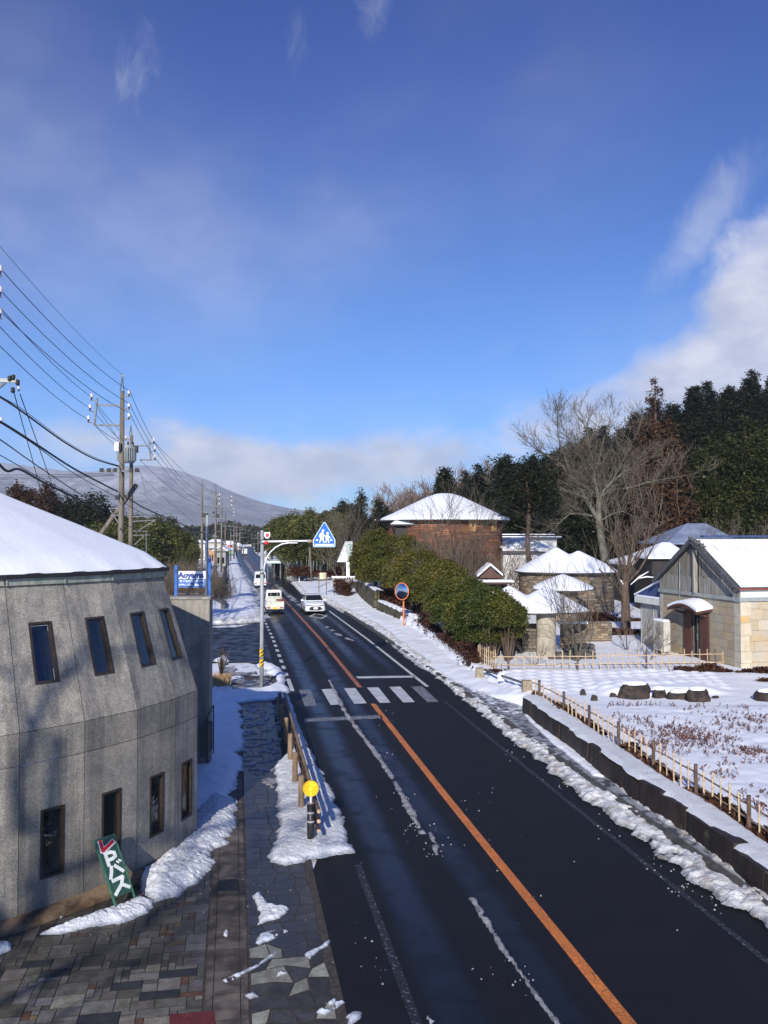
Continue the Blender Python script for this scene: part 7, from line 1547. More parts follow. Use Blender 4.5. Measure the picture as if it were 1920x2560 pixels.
# white van further on
g = vpos(651, 1469); van = thing('white_van', 'white van driving away beyond the small truck, partly hidden by the sign pole', 'van', g, math.atan2(.19, 1))
mb = MB(); loft([ring(0, .70, .30, 1.82, .58, .14), ring(.08, .735, .28, 1.88, .62, .16), ring(2.6, .735, .28, 1.88, .62, .16), ring(3.1, .73, .28, 1.2, .66, .16), ring(3.35, .68, .34, .9, .6, .16)], mb); mb.build('body', M['car_white'], van, True)
mb = MB(); mb.prism([(-.58, 1.12), (.58, 1.12), (.53, 1.60), (-.53, 1.60)], (0, -.01, 0), (1, 0, 0), (0, 0, 1), .03); mb.build('rear_window', M['dglass'], van)
for s_ in (-1, 1): mb = MB(); mb.box((s_ * .56, -.01, .48), (.20, .04, .10)); mb.build('tail_light', M['lamp_red'], van)
mb = MB(); mb.box((0, -.01, .62), (.33, .02, .16)); mb.build('number_plate', M['plate_y'], van)
mb = MB(); mb.box((0, -.02, .34), (1.34, .08, .14)); mb.build('rear_bumper', M['car_white'], van)
for s_ in (-1, 1): mb = MB(); mb.box((s_ * .82, 2.7, 1.15), (.14, .06, .2)); mb.build('mirror', M['trim'], van)
for x in (-.62, .62):
    for y in (.6, 2.6): wheel(van, x, y, .27, .16)
g = vpos(611.5, 1389); ft = thing('far_truck', 'tiny far box truck at the end of the street', 'truck', g, math.atan2(.19, 1))
mb = MB(); mb.box((0, 1.6, 1.3), (1.5, 3.0, 1.5)); mb.build('cargo_box', M['car_cream'], ft); mb = MB(); mb.box((0, 3.7, 1.0), (1.4, 1.2, 1.3), taper=.85); mb.build('cab', M['car_white'], ft); 
for x in (-.6, .6):
    for y in (.8, 3.6): wheel(ft, x, y, .32, .2)
M_ = None
M['scrub'] = mat('scrub_red', (.13, .055, .04), (.24, .12, .09), .9, 4); M['twig_warm'] = mat('twig_warm', (.12, .08, .065), (.20, .145, .12), .9, 4)
M['snow_leaf'] = mat('snow_tuft', (.80, .83, .88), None, .7)
# =================================================================== hills, trees
def top_px(px): return float(np.interp(px, [560, 690, 850, 960, 1080, 1180, 1300, 1400, 1450, 1540, 1600, 1700, 1750, 1860, 1920, 2200, 2600], [1345, 1330, 1275, 1225, 1195, 1170, 1130, 1112, 1085, 1050, 1015, 988, 962, 934, 928, 915, 910]))
def hillz(X, Y):
    px = 960 + F * X / np.maximum(Y, 1); T = np.interp(px, [560, 690, 850, 960, 1080, 1180, 1300, 1400, 1450, 1540, 1600, 1700, 1750, 1860, 1920, 2200, 2600], [1345, 1330, 1275, 1225, 1195, 1170, 1130, 1112, 1085, 1050, 1015, 988, 962, 934, 928, 915, 910])
    A = np.clip((1335 - T) / F * 160 + 6.4 - 14.0, -.5, 60); return A * sstep(88, 165, Y) - .2
def hill():
    x = np.arange(-30, 240, 4.0); y = np.arange(84, 260, 4.0); X, Y = np.meshgrid(x, y); Z = hillz(X, Y) + 1.0 * (fbm(X * .1, Y * .1, 3) - .5) * sstep(90, 110, Y)
    Z = np.where(Y > 200, Z, Z); V = np.stack([X, Y, Z], -1).reshape(-1, 3); idx = np.arange(X.size).reshape(X.shape); q = np.stack([idx[:-1, :-1], idx[:-1, 1:], idx[1:, 1:], idx[1:, :-1]], -1).reshape(-1, 4)
    m = mat('hill_floor', (.03, .028, .018), (.12, .11, .10), .9, .4, 6, lo=.45, hi=.75); o = grid_mesh('hill', V, q, m); tag(o, 'wooded hillside behind the museum', kind='structure')
hill()
def hz(x, y): return float(hillz(np.array([x]), np.array([y]))[0])
M['conif'] = leaf_mat('conifer_dark', (.008, .013, .006), (.018, .025, .010), .7, .35); M['conif_b'] = leaf_mat('cedar_rust', (.035, .018, .010), (.070, .036, .018), .7, .35); M['conif_g'] = leaf_mat('fir_green', (.020, .030, .008), (.046, .052, .011), .7, .4)
M['bamb'] = leaf_mat('bamboo_leaf', (.045, .055, .016), (.10, .105, .032), .6, .25); M['bamb_stem'] = mat('bamboo_stem', (.14, .15, .09), (.26, .26, .18), .6, .5)
def conifer(name, label, h, r, mt, seed, n=300, per=15, q=.36, base=.16, shape=.85, group=None, lumps=.35, bark='bark_dark', snowy=26):
    rs = np.random.RandomState(seed); th_ = thing(name, label, 'tree', (0, 0, 0), 0, group)
    mb = MB(); mb.tube([(0, 0, -.8), (0, 0, h * .5), (0, 0, h * .97)], [h * .018 + .06, h * .011 + .03, .02], 7); mb.build('trunk', M[bark], th_, True)
    lob = rs.uniform(-lumps, lumps, (12, 8)); C_ = []; tn = []
    for i in range(n):
        f = 1 - rs.rand() ** .62; z = h * (base + (1 - base) * f); a = rs.uniform(0, 2 * math.pi); k = 1 + lob[int(f * 11.9), int(a / 6.2832 * 7.99)]
        R_ = r * ((1 - f) ** shape) * k + .12; rr = R_ * rs.uniform(.35, 1.0) ** .5
        C_.append((rr * math.cos(a), rr * math.sin(a), z - .16 * rr)); t_ = .62 + .5 * rs.rand() ** 1.0 ; tn.append((t_, t_, t_))
    C_ = np.array(C_); leafcloud('crown', C_, q * .55, M[mt], th_, int(per * 2.3), seed, .7, q * .95, 2.0, col=np.array(tn), tone=(.7, 1.35))
    if snowy:
        s_ = C_[rs.choice(len(C_), snowy)] + np.array([0, 0, .25]); leafcloud('snow_tuft', s_, .20, M['snow_leaf'], th_, 1, seed, 2.0, .1, 1.6)
    return th_
FG = 'dark conifers covering the hill'
fl0 = 'dark green conifer in the dense wood covering the hillside on the right'
protos = [conifer('conifer', fl0, 13.5, 2.5, 'conif', 1, 330, 15, .36, group=FG), conifer('conifer', fl0, 14.5, 2.9, 'conif', 2, 360, 15, .38, shape=.7, group=FG), conifer('conifer', fl0, 12.5, 3.1, 'conif', 3, 360, 15, .38, shape=.6, lumps=.45, group=FG)]
r_ = random.Random(21); used = set(); spots = []
for row, D in enumerate((104, 116, 128, 140, 152, 164)):
    px = 1110 + r_.uniform(0, 20) - (row * 6)
    while px < 2010:
        d = D + r_.uniform(-4, 4); spots.append((px, d)); px += r_.uniform(40, 62) * (120 / D)
for k, (px, D) in enumerate(spots):
    X = (px - 960) / F * D; z = hz(X, D); pr = protos[k % 3]; sc = r_.uniform(.85, 1.12)
    if px < 1420: sc *= .94
    zt = 13.5 * sc + z
    o = pr if (pr.name not in used and not used.add(pr.name)) else dup(pr, (0, 0, 0))
    o.location = (X, D, z - .4); o.rotation_euler = (0, 0, r_.uniform(0, 6.28)); o.scale = (sc * 1.1, sc * 1.1, sc)
# brown cedar standing above the wood
def cedar():
    D = 92.0; X = (1641 - 960) / F * D; ztop = P(0, 929, D).z; h = ztop - 2.0; rs = np.random.RandomState(8)
    th_ = thing('brown_cedar', 'tall rust brown cedar whose open pointed top rises above the dark hillside', 'tree', (X, D, 1.5)); mb = MB(); mb.tube([(0, 0, -1), (0, 0, h * .6), (0, 0, h)], [.42, .2, .03], 8)
    C_ = []; 
    for i in range(420):
        f = 1 - rs.rand() ** .7; f = min(f, .97); a = rs.uniform(0, 6.28); R_ = 4.8 * (1 - f) ** .62 * (.75 + .3 * math.sin(3 * a + f * 9)) if f < .72 else 2.3 * (1 - f) ** .45 * .8; rr = R_ * rs.uniform(.5, 1) ** .6 + .1; z = h * (.18 + .82 * f)
        C_.append((rr * math.cos(a), rr * math.sin(a), z - .12 * rr))
        if f > .7 and i % 3 == 0 or f > .86: mb.tube([(0, 0, z - .3 * rr), (rr * math.cos(a), rr * math.sin(a), z - .12 * rr)], [.035, .012], 4)
    mb.build('trunk', M['bark_dark'], th_); C_ = np.array(C_); hi_ = C_[:, 2] > h * .76
    leafcloud('crown', C_[~hi_], .22, M['conif_b'], th_, 60, 3, .2, .40, 2.0, tone=(.6, 1.3)); leafcloud('crown_top', C_[hi_][::2], .14, M['conif_b'], th_, 34, 4, .2, .20, 1.5, tone=(.6, 1.3))
cedar()
# greener firs right of it
fir_l = 'green fir with snow specks standing behind the storehouse roof'
fp = conifer('fir', fir_l, 13.5, 3.4, 'conif_g', 31, 420, 16, .30, .20, .55, 'green firs behind the storehouse', .45)
for i, (px, D, s) in enumerate(((1700, 98, .95), (1748, 96, 1.1), (1790, 97, 1.15), (1835, 97, 1.2), (1885, 96, 1.2), (1925, 96, 1.3), (1865, 103, 1.35), (1775, 102, 1.2))):
    X = (px - 960) / F * D; o = fp if i == 0 else dup(fp, (0, 0, 0)); o.location = (X, D, .8 + hz(X, D) * .8); o.rotation_euler = (0, 0, i * 1.3); o.scale = (s, s, s)
# dark conifers left of the round hall
cl = ['dark pointed conifer left of the round timber hall, nearest its roof', 'dark pointed conifer, tallest of those left of the round timber hall', 'dark pointed conifer beside the bamboo grove, leftmost of those left of the hall', 'small dark conifer low behind the left eave of the round timber hall']
for i, (px, D, yt, s) in enumerate(((945, 108, 1243, 1), (902, 112, 1226, 1.1), (858, 118, 1246, 1), (968, 120, 1262, .9))):
    h = P(0, yt, D).z - .5; o = conifer('conifer', cl[i], h, h * .22, 'conif', 40 + i, 300, 14, .30, .1, .8, snowy=24); o.location = ((px - 960) / F * D, D, .3)
# pines/dark mass right behind the round hall
ml = 'dark evergreen tree in the wood right behind the round timber hall'
mp_ = conifer('evergreen_tree', ml, 12.0, 3.6, 'conif', 51, 420, 15, .34, .12, .5, 'evergreens behind the round timber hall', .4)
for i, (px, D, s) in enumerate(((1150, 100, .70), (1190, 98, .82), (1232, 96, .86), (1275, 100, .92), (1310, 98, .92), (1215, 108, .95), (1345, 100, .95), (1172, 112, .78), (1395, 98, .8))):
    X = (px - 960) / F * D; o = mp_ if i == 0 else dup(mp_, (0, 0, 0)); o.location = (X, D, .2 + hz(X, D) * .5); o.rotation_euler = (0, 0, i * 1.7); o.scale = (s, s, s)

# ---- bare trees
def bend(p, d, L, r0, r1, n, rs, up=.12, wob=.22):
    pts = [p.copy()]; d = d.normalized()
    for k in range(n):
        d = (d + Vector((rs.gauss(0, wob), rs.gauss(0, wob), rs.gauss(0, wob) * .6)) + Vector((0, 0, up))).normalized(); pts.append(pts[-1] + d * (L / n))
    return pts, [r0 + (r1 - r0) * k / n for k in range(n + 1)], d
def grow(mt_, p, d, L, r, lev, rs, kids=(3, 5), spread=.75, up=.12, ratio=.62, thin=.006, first=False):
    n = 5 if lev >= 2 else 3; pts, rad, dd = bend(p, d, L, r, max(thin, r * .42), n, rs, up)
    mt_[0 if lev >= 2 else 1].tube(pts, rad, 6 if lev >= 3 else (4 if lev == 2 else 3), cap=False)
    if lev == 0: return
    for k in range(rs.randint(*kids)):
        f = rs.uniform(.30, 1.0); i = min(int(f * n), n - 1); q = pts[i].lerp(pts[i + 1], f * n - i); t_ = (pts[i + 1] - pts[i]).normalized()
        sd_ = Vector((rs.gauss(0, 1), rs.gauss(0, 1), rs.gauss(0, .7))); sd_ = (sd_ - t_ * sd_.dot(t_)).normalized(); grow(mt_, q, (t_ + sd_ * spread * rs.uniform(.6, 1.2)), L * ratio * rs.uniform(.7, 1.15), max(thin, r * .48), lev - 1, rs, kids, spread, up, ratio, thin)
    grow(mt_, pts[-1], dd, L * ratio, max(thin, r * .42), lev - 1, rs, kids, spread, up, ratio, thin)
def bare(name, label, loc, limbs, lev, seed, barkm='bark', twigm='twig', kids=(3, 5), spread=.75, up=.12, ratio=.62, thin=.008, trunk=None, group=None):
    rs = random.Random(seed); th_ = thing(name, label, 'tree', loc, 0, group); A, B = MB(), MB()
    if trunk: A.tube(trunk[0], trunk[1], 10)
    for (p, d, L, r) in limbs: grow((A, B), Vector(p), Vector(d), L, r, lev, rs, kids, spread, up, ratio, thin)
    A.build('trunk', M[barkm], th_, True); B.build('twigs', M[twigm], th_); return th_
# the big lichen grey tree
DT = 67.0; b0 = P(1512, 1392, DT); 
def tp(px, py, dy=0.0): p = P(px, py, DT + dy); return Vector((p.x - b0.x, dy, p.z))
th_ = thing('big_bare_tree', 'big bare grey tree with spreading limbs behind the ledge stone hall', 'tree', (b0.x, DT, 0)); A, B = MB(), MB(); rs_ = random.Random(5)
A.tube([tp(1514, 1420) * 1 + Vector((0, 0, -3)), tp(1512, 1395), tp(1502, 1340), tp(1496, 1290), tp(1497, 1250)], [.38, .33, .29, .26, .19], 12)
limbs = [[(1496, 1300), (1470, 1255), (1452, 1215), (1425, 1180), (1395, 1150), (1350, 1125)], [(1497, 1250), (1488, 1215), (1480, 1180), (1470, 1130), (1462, 1080)], [(1497, 1255), (1510, 1225), (1530, 1205), (1560, 1180), (1600, 1165)], [(1462, 1240), (1445, 1215), (1415, 1205), (1370, 1215), (1310, 1225)],
         [(1500, 1245), (1520, 1225), (1560, 1222), (1620, 1205), (1680, 1195)], [(1480, 1290), (1450, 1285), (1420, 1285), (1395, 1305), (1370, 1330)], [(1470, 1250), (1455, 1240), (1420, 1228), (1380, 1222), (1345, 1240)], [(1485, 1190), (1495, 1160), (1505, 1120), (1515, 1080)], [(1475, 1200), (1462, 1170), (1440, 1120), (1410, 1080)],
         [(1505, 1300), (1530, 1285), (1560, 1278), (1590, 1290)], [(1530, 1205), (1545, 1170), (1560, 1130), (1575, 1100)], [(1425, 1180), (1405, 1140), (1385, 1095), (1380, 1070)]]
for li, L in enumerate(limbs):
    dys = [0, rs_.uniform(-1.5, 1.5)]; pts = []
    for i, (x, y) in enumerate(L): pts.append(tp(x, y, 0) + Vector((0, (i / len(L)) * dys[1] * 2.2, 0)))
    r0 = [.19, .18, .15, .10, .09, .09, .08, .08, .085, .07, .07, .08][li]; n_ = len(pts); A.tube(pts, [r0 * (1 - .72 * k / (n_ - 1)) for k in range(n_)], 7, cap=False)
    for i in range(1, n_):
        for k in range(5):
            f = rs_.random(); q = pts[i - 1].lerp(pts[i], f); t_ = (pts[i] - pts[i - 1]).normalized(); sd_ = Vector((rs_.gauss(0, 1), rs_.gauss(0, 1), rs_.gauss(.4, .6))).normalized(); grow((A, B), q, t_ * .9 + sd_ * .9, rs_.uniform(1.1, 1.8), max(.018, r0 * .24), 2, rs_, (3, 5), .7, .08, .66, .009)
    grow((A, B), pts[-1], pts[-1] - pts[-2], 1.6, max(.025, r0 * .25), 3, rs_, (3, 4), .6, .10, .66, .009)
A.build('trunk', M['bark'], th_, True); B.build('twigs', M['twig'], th_)
# front many-stemmed tree beside the storehouse
DB = 49.0; b1 = P(1566, 1560, DB); 
def tq(px, py, dy=0): p = P(px, py, DB); return Vector((p.x - b1.x, dy, p.z))
th_ = thing('pollarded_tree', 'bare brown tree with many upright shoots between the museum and the storehouse', 'tree', (b1.x, DB, 0)); A, B = MB(), MB(); rs_ = random.Random(9)
A.tube([(0, 0, -.1), tq(1564, 1520), tq(1562, 1470), tq(1566, 1430)], [.31, .25, .22, .17], 10)
st = [[(1562, 1480), (1548, 1455), (1535, 1430), (1522, 1405), (1512, 1380)], [(1562, 1500), (1545, 1475), (1530, 1462), (1505, 1440), (1480, 1420)], [(1564, 1450), (1558, 1400), (1548, 1340), (1540, 1290)], [(1566, 1440), (1572, 1390), (1580, 1330), (1572, 1260)], [(1566, 1440), (1590, 1400), (1615, 1355), (1640, 1310)],
      [(1566, 1460), (1595, 1425), (1630, 1390), (1660, 1340)], [(1562, 1440), (1555, 1400), (1530, 1360), (1510, 1330)], [(1566, 1430), (1600, 1370), (1640, 1320), (1700, 1290)], [(1566, 1430), (1585, 1350), (1610, 1290), (1620, 1240)], [(1563, 1445), (1545, 1380), (1520, 1330), (1495, 1300)]]
for li, L in enumerate(st):
    pts = [tq(x, y, 0) + Vector((0, (i / len(L)) * rs_.uniform(-2, 2), 0)) for i, (x, y) in enumerate(L)]; n_ = len(pts); r0 = .09 if li < 6 else .06; A.tube(pts, [r0 * (1 - .6 * k / (n_ - 1)) for k in range(n_)], 6, cap=False)
    for i in range(1, n_):
        for k in range(3):
            q = pts[i - 1].lerp(pts[i], rs_.random()); grow((A, B), q, Vector((rs_.gauss(0, .4), rs_.gauss(0, .4), 1)), rs_.uniform(1.0, 1.8), .016, 1, rs_, (2, 3), .5, .22, .6, .007)
for k in range(17):
    L = st[rs_.randrange(2, len(st))]; i = rs_.randrange(1, len(L)); q = tq(*L[i]); grow((A, B), q, Vector((rs_.gauss(0, .22), rs_.gauss(0, .2), 1)), rs_.uniform(2.0, 3.2), .02, 1, rs_, (2, 4), .35, .25, .45, .007)
A.build('trunk', M['bark_brown'], th_, True); B.build('twigs', M['twig'], th_)
mb = MB(); 
for (a, b) in (((1575, 1465), (1620, 1432)), ((1590, 1450), (1640, 1447)), ((1560, 1470), (1546, 1450))): mb.tube([tq(*a) + Vector((0, -.1, .08)), tq(*a).lerp(tq(*b), .5) + Vector((0, -.1, .16)), tq(*b) + Vector((0, -.1, .08))], [.02, .05, .02], 6)
mb.build('branch_snow', M['snow'], th_)
# small shrubby trees
rs2 = random.Random(3)
def shrubtree(name, label, px, py, D, h, n, spread, seed, m_='bark_brown', z=.5, lev=2, thick=.03, group=None):
    g = P(px, py, D); rs3 = random.Random(seed); limbs = []
    for k in range(n): a = 2 * math.pi * k / n + rs3.uniform(-.3, .3); limbs.append(((math.cos(a) * .08, math.sin(a) * .08, 0), (math.cos(a) * spread, math.sin(a) * spread, 1), h * rs3.uniform(.5, .7), thick))
    return bare(name, label, (g.x, D, z), limbs, lev, seed, m_, 'twig', (3, 5), .55, .10, .62, .007, None, group)
shrubtree('young_tree', 'slender many stemmed bare tree right of the pavilion column', 1442, 1640, 38.6, 3.9, 9, .38, 71, 'bark', .5, 2, .035)
shrubtree('small_shrub', 'low bare shrub left of the pavilion column', 1334, 1650, 37.2, 1.4, 6, .6, 72, 'bark_brown', .5, 1, .015)
shrubtree('small_shrub', 'thin bare shrub standing in the snow left of the shutter shed', 1566, 1622, 42, 2.0, 5, .3, 73, 'bark_brown', .55, 1, .02)
shrubtree('small_shrub', 'thin bare shrub in front of the roller shutters', 1620, 1640, 38.6, 1.9, 6, .6, 74, 'bark_brown', .5, 2, .015)
for i, (px, D, h, lab) in enumerate(((1090, 62, 4.6, 'bare tangled shrub against the round timber hall, left of three'), (1155, 60, 4.8, 'bare tangled shrub against the round timber hall, middle of three'), (1225, 61, 4.6, 'bare tangled shrub against the round timber hall, right of three'))):
    shrubtree('tangled_shrub', lab, px, 1440, D, h, 13, .75, 80 + i, 'bark_brown', .9, 3, .05)
shrubtree('tangled_shrub', 'loose bare branches reaching up before the middle of the round roof', 1110, 1440, 60.5, 7.6, 5, .25, 85, 'bark_brown', .9, 3, .05)
shrubtree('tangled_shrub', 'bare bush left of the low pale hall', 1285, 1440, 62, 4.0, 9, .5, 86, 'twig', .5, 2, .03)
shrubtree('tangled_shrub', 'bare fan shaped tree before the bamboo, left of the evergreen bushes', 858, 1440, 100, 8.5, 9, .35, 87, 'twig', .3, 3, .07)
for i, (px, D, lab) in enumerate(((1812, 70, 'pale bare sapling behind the storehouse ridge, left one'), (1880, 72, 'pale bare sapling behind the storehouse ridge, right one'))): shrubtree('bare_sapling', lab, px, 1300, D, 6.0, 5, .35, 90 + i, 'bark', .8, 3, .05)
# leaning pine trunk
th_ = thing('leaning_pine', 'pine with a dark leaning trunk between the round hall and the big bare tree', 'tree', (P(1330, 1440, 66).x, 66, 0)); ox_ = P(1330, 1440, 66).x
mb = MB(); mb.tube([Vector((P(x, y, 66).x - ox_, 0, P(x, y, 66).z)) for x, y in ((1334, 1420), (1322, 1395), (1318, 1360), (1322, 1300), (1322, 1240), (1316, 1200))], [.2, .2, .18, .16, .13, .06], 8)
rsn = np.random.RandomState(6); C_ = []
for i in range(90):
    px, py = rsn.uniform(1250, 1385), rsn.uniform(1150, 1275); p = P(px, py, 66); C_.append((p.x - ox_, rsn.uniform(-2, 2), p.z))
    if i % 3 == 0: q = P(1318, py + 20, 66); mb.tube([(q.x - ox_, 0, q.z), C_[-1]], [.04, .015], 4)
mb.build('trunk', M['bark_dark'], th_, True); leafcloud('crown', np.array(C_), .12, M['conif'], th_, 90, 5, .8, .34, 2.4)
# brown bare wood on the ridge left of the dark one
bl = 'brown bare tree on the low ridge behind the round timber hall'; BG = 'bare trees on the low ridge'
bp = []
for s in (1, 2, 3):
    rsx = random.Random(s); bp.append(bare('ridge_tree', bl, (0, 0, 0), [((0, 0, 3.0 + k * .8), (rsx.uniform(-.5, .5), rsx.uniform(-.5, .5), 1), 3.6, .07) for k in range(6)], 2, 100 + s, 'bark_brown', 'twig_warm' if 'twig_warm' in M else 'twig', (4, 6), .6, .12, .62, .03, ([(0, 0, -1), (0, 0, 9)], [.18, .08]), BG))
for k in range(46):
    px = 948 + k * 7.2 + r_.uniform(-6, 6); D = r_.uniform(150, 205); X = (px - 960) / F * D; o = bp[k % 3] if k < 3 else dup(bp[k % 3], (0, 0, 0)); o.location = (X, D, hz(X, D) + 1.2); o.rotation_euler = (0, 0, r_.uniform(0, 6)); s = r_.uniform(.8, 1.15); o.scale = (s, s, s)

# ---- evergreen bushes on the right of the road
def mound(name, label, parts, n, mt, seed, q=.10, snow_n=0):
    """parts: list of (centre, (rx,ry,rz)) lobes; leaf tufts through the outer shell of each lobe"""
    rs = np.random.RandomState(seed); o0 = Vector((parts[0][0][0], parts[0][0][1], 0)); th_ = thing(name, label, 'bush', o0); P_ = []; tn = []
    vol = [p[1][0] * p[1][1] + p[1][0] * p[1][2] for p in parts]; tot = sum(vol)
    for (c, r3), v in zip(parts, vol):
        m_ = int(n * v / tot); d = rs.normal(0, 1, (m_, 3)); d /= np.linalg.norm(d, axis=1)[:, None]; d[:, 2] = np.where(d[:, 2] < -.35, -d[:, 2], d[:, 2])
        a = np.arctan2(d[:, 1], d[:, 0]); lump = 1 + .22 * (fbm(d[:, 0] * 3.0 + seed, d[:, 2] * 3.0 + d[:, 1] * 3, 3, seed) - .5) * 2 + .07 * rs.normal(0, 1, m_)
        rad = lump * (1 - .30 * rs.rand(m_) ** 2.2); pts = np.array(c) + d * np.array(r3) * rad[:, None]; P_.append(pts); g_ = .78 + .45 * fbm(pts[:, 0] * 1.2, pts[:, 2] * 1.2 + pts[:, 1], 3, seed + 1); tn.append(np.stack([g_ * 1.05, g_, g_ * .9], 1))
    Pn = np.concatenate(P_); Pn[:, 2] = np.maximum(Pn[:, 2], .25); Pn -= np.array([o0.x, o0.y, 0]); tn = np.concatenate(tn)
    leafcloud('foliage', Pn, q, M[mt], th_, 3, seed, .35, q * .8, 2.1, col=tn, tone=(.65, 1.35))
    mb = MB(); rr = random.Random(seed)
    for (c, r3) in parts:
        for k in range(9):
            a = rr.uniform(0, 6.28); e = Vector(c) - o0 + Vector((math.cos(a) * r3[0] * .7, math.sin(a) * r3[1] * .7, r3[2] * rr.uniform(-.1, .6))); b = Vector(c) - o0; b.z = .1; mb.tube([b, b.lerp(e, .5) + Vector((0, 0, .3)), e], [.06, .04, .012], 5)
    mb.build('stem', M['bark_dark'], th_)
    if snow_n: leafcloud('snow_tuft', Pn[rs.choice(len(Pn), snow_n)], .11, M['snow_leaf'], th_, 2, seed, 2, .06)
    return th_
def mc(px, py, D, rx, ry, rz): p = P(px, py, D); return ((p.x, D, p.z), (rx, ry, rz))
mound('evergreen_bush', 'nearest big rounded evergreen bush beside the pavilion', [mc(1195, 1545, 44, 1.75, 1.6, 1.45), mc(1268, 1548, 38.6, .85, .8, .85), mc(1228, 1535, 39.2, 1.1, .9, 1.15), mc(1232, 1590, 39.6, .95, .8, .75), mc(1275, 1580, 39.2, .6, .6, .6), mc(1130, 1508, 47, 1.5, 1.5, 1.25), mc(1228, 1575, 42, 1.0, 1.0, .9), mc(1168, 1500, 46, 1.4, 1.3, 1.1), mc(1120, 1540, 46, .9, .9, .9), mc(1180, 1585, 43.5, .9, .9, .8)], 52000, 'ever2', 201, .062, 40)
mound('evergreen_bush', 'olive evergreen bush in the middle of the row below the round timber hall', [mc(1050, 1440, 62, 2.0, 1.8, 1.8), mc(1105, 1450, 58, 1.8, 1.6, 1.3), mc(1005, 1450, 66, 1.6, 1.6, 1.5), mc(1075, 1485, 56, 1.4, 1.4, 1.3), mc(1040, 1475, 59, 1.3, 1.3, 1.0)], 40000, 'ever1', 202, .075, 14)
mound('evergreen_bush', 'tallest dark evergreen bush at the far left end of the row', [mc(952, 1393, 76, 2.4, 2.2, 2.5), mc(1005, 1392, 72, 2.4, 2.2, 1.9), mc(918, 1410, 79, 1.5, 1.6, 2.1), mc(975, 1435, 71, 2.2, 1.9, 1.7), mc(928, 1438, 76, 1.3, 1.4, 1.2), mc(1050, 1398, 70, 1.4, 1.5, 1.3)], 44000, 'ever1', 203, .085, 10)

# ---- bamboo grove across the road bend
bgl = 'feathery bamboo clump in the grove where the road recedes'; BBG = 'bamboo clumps in the grove'
def bamboo(seed, h=10.5):
    rs = np.random.RandomState(seed); th_ = thing('bamboo', bgl, 'bamboo', (0, 0, 0), 0, BBG); mb = MB(); C_ = []; tn = []
    for k in range(7):
        a = rs.uniform(0, 6.28); b = Vector((math.cos(a) * rs.uniform(.1, 1.1), math.sin(a) * rs.uniform(.1, 1.1), 0)); hh = h * rs.uniform(.8, 1.05); dr = Vector((math.cos(a), math.sin(a), 0)) * rs.uniform(.6, 1.5)
        pts = [b + Vector((0, 0, hh * f)) + dr * f ** 3 - Vector((0, 0, 1.0 * f ** 6)) for f in (0, .25, .5, .7, .85, 1)]; mb.tube(pts, [.05, .045, .04, .03, .02, .01], 5)
        for _ in range(60):
            f = rs.uniform(.22, 1) ** .75; i = min(int(f * 5), 4); p = pts[i].lerp(pts[i + 1], f * 5 - i) + Vector(rs.normal(0, .36 * (1.25 - f * .6), 3)); C_.append(tuple(p)); g_ = rs.uniform(.6, 1.35); tn.append((g_, g_, g_ * .85))
    mb.build('stem', M['bamb_stem'], th_, True); leafcloud('foliage', np.array(C_), .16, M['bamb'], th_, 18, seed, .1, .28, 2.6, col=np.array(tn)); return th_
bps = [bamboo(s) for s in (1, 2, 3)]
k = 0
for D in (112, 120, 128, 137, 146):
    px = 722 - (D - 112) * 1.3 + r_.uniform(0, 10)
    while px < 890:
        d = D + r_.uniform(-3, 3); o = bps[k] if k < 3 else dup(bps[k % 3], (0, 0, 0)); s = r_.uniform(.82, 1.02) * (.93 if px < 730 else 1) * (.9 + .1 * (D - 112) / 34); o.location = ((px - 960) / F * d, d, .3 if px > 780 else 0); o.rotation_euler = (0, 0, r_.uniform(0, 6)); o.scale = (s * 1.15, s * 1.15, s); k += 1; px += r_.uniform(15, 24)
# ---- wood behind the hall on the left
for i, (px, D, yt, rr, lab) in enumerate(((38, 150, 1216, .24, 'brownish pointed cedar behind the hall roof, leftmost of three'), (72, 150, 1230, .26, 'brownish pointed cedar behind the hall roof, middle of three'), (118, 146, 1220, .26, 'brownish pointed cedar behind the hall roof, right of three'))):
    h = P(0, yt - 8, D).z + 2; o = conifer('cedar', lab, h, h * rr, 'conif_b' if i < 3 else 'conif', 60 + i, 420, 18, .5, .1, .55, snowy=0); o.location = ((px - 960) / F * D, D, -2)
ll = 'dark round crowned tree in the wood behind the hall roof'; LG = 'dark trees behind the hall roof'
lt = conifer('broadleaf_tree', ll, 11.5, 3.6, 'conif', 66, 380, 15, .40, .08, .32, LG, .5, snowy=0)
for i, (px, D, s) in enumerate(((150, 150, 1.25), (178, 146, 1.35), (208, 150, 1.3), (238, 148, 1.4), (262, 152, 1.2), (290, 150, 1.1), (20, 155, 1.1), (92, 156, 1.15), (130, 158, 1.3), (222, 140, 1.15), (190, 138, 1.1), (320, 158, 1.05), (60, 162, 1.1))):
    o = lt if i == 0 else dup(lt, (0, 0, 0)); o.location = ((px - 960) / F * D, D, -2.4); o.rotation_euler = (0, 0, i * 2.1); o.scale = (s, s, s)
BL2 = 'feathery bamboo clump behind the power poles on the left'
for i in range(46):
    px = 240 + (i * 37 % 245) + r_.uniform(-4, 4); D = 138 + (i // 12) * 5 + r_.uniform(-3, 3); s = (1.0 - .35 * max(0, (px - 400) / 80)) * r_.uniform(.98, 1.16)
    o = dup(bps[i % 3], ((px - 960) / F * D, D, -2.4), r_.uniform(0, 6), BL2, 'bamboo clumps behind the power poles'); o.scale = (s * 1.3, s * 1.3, s)
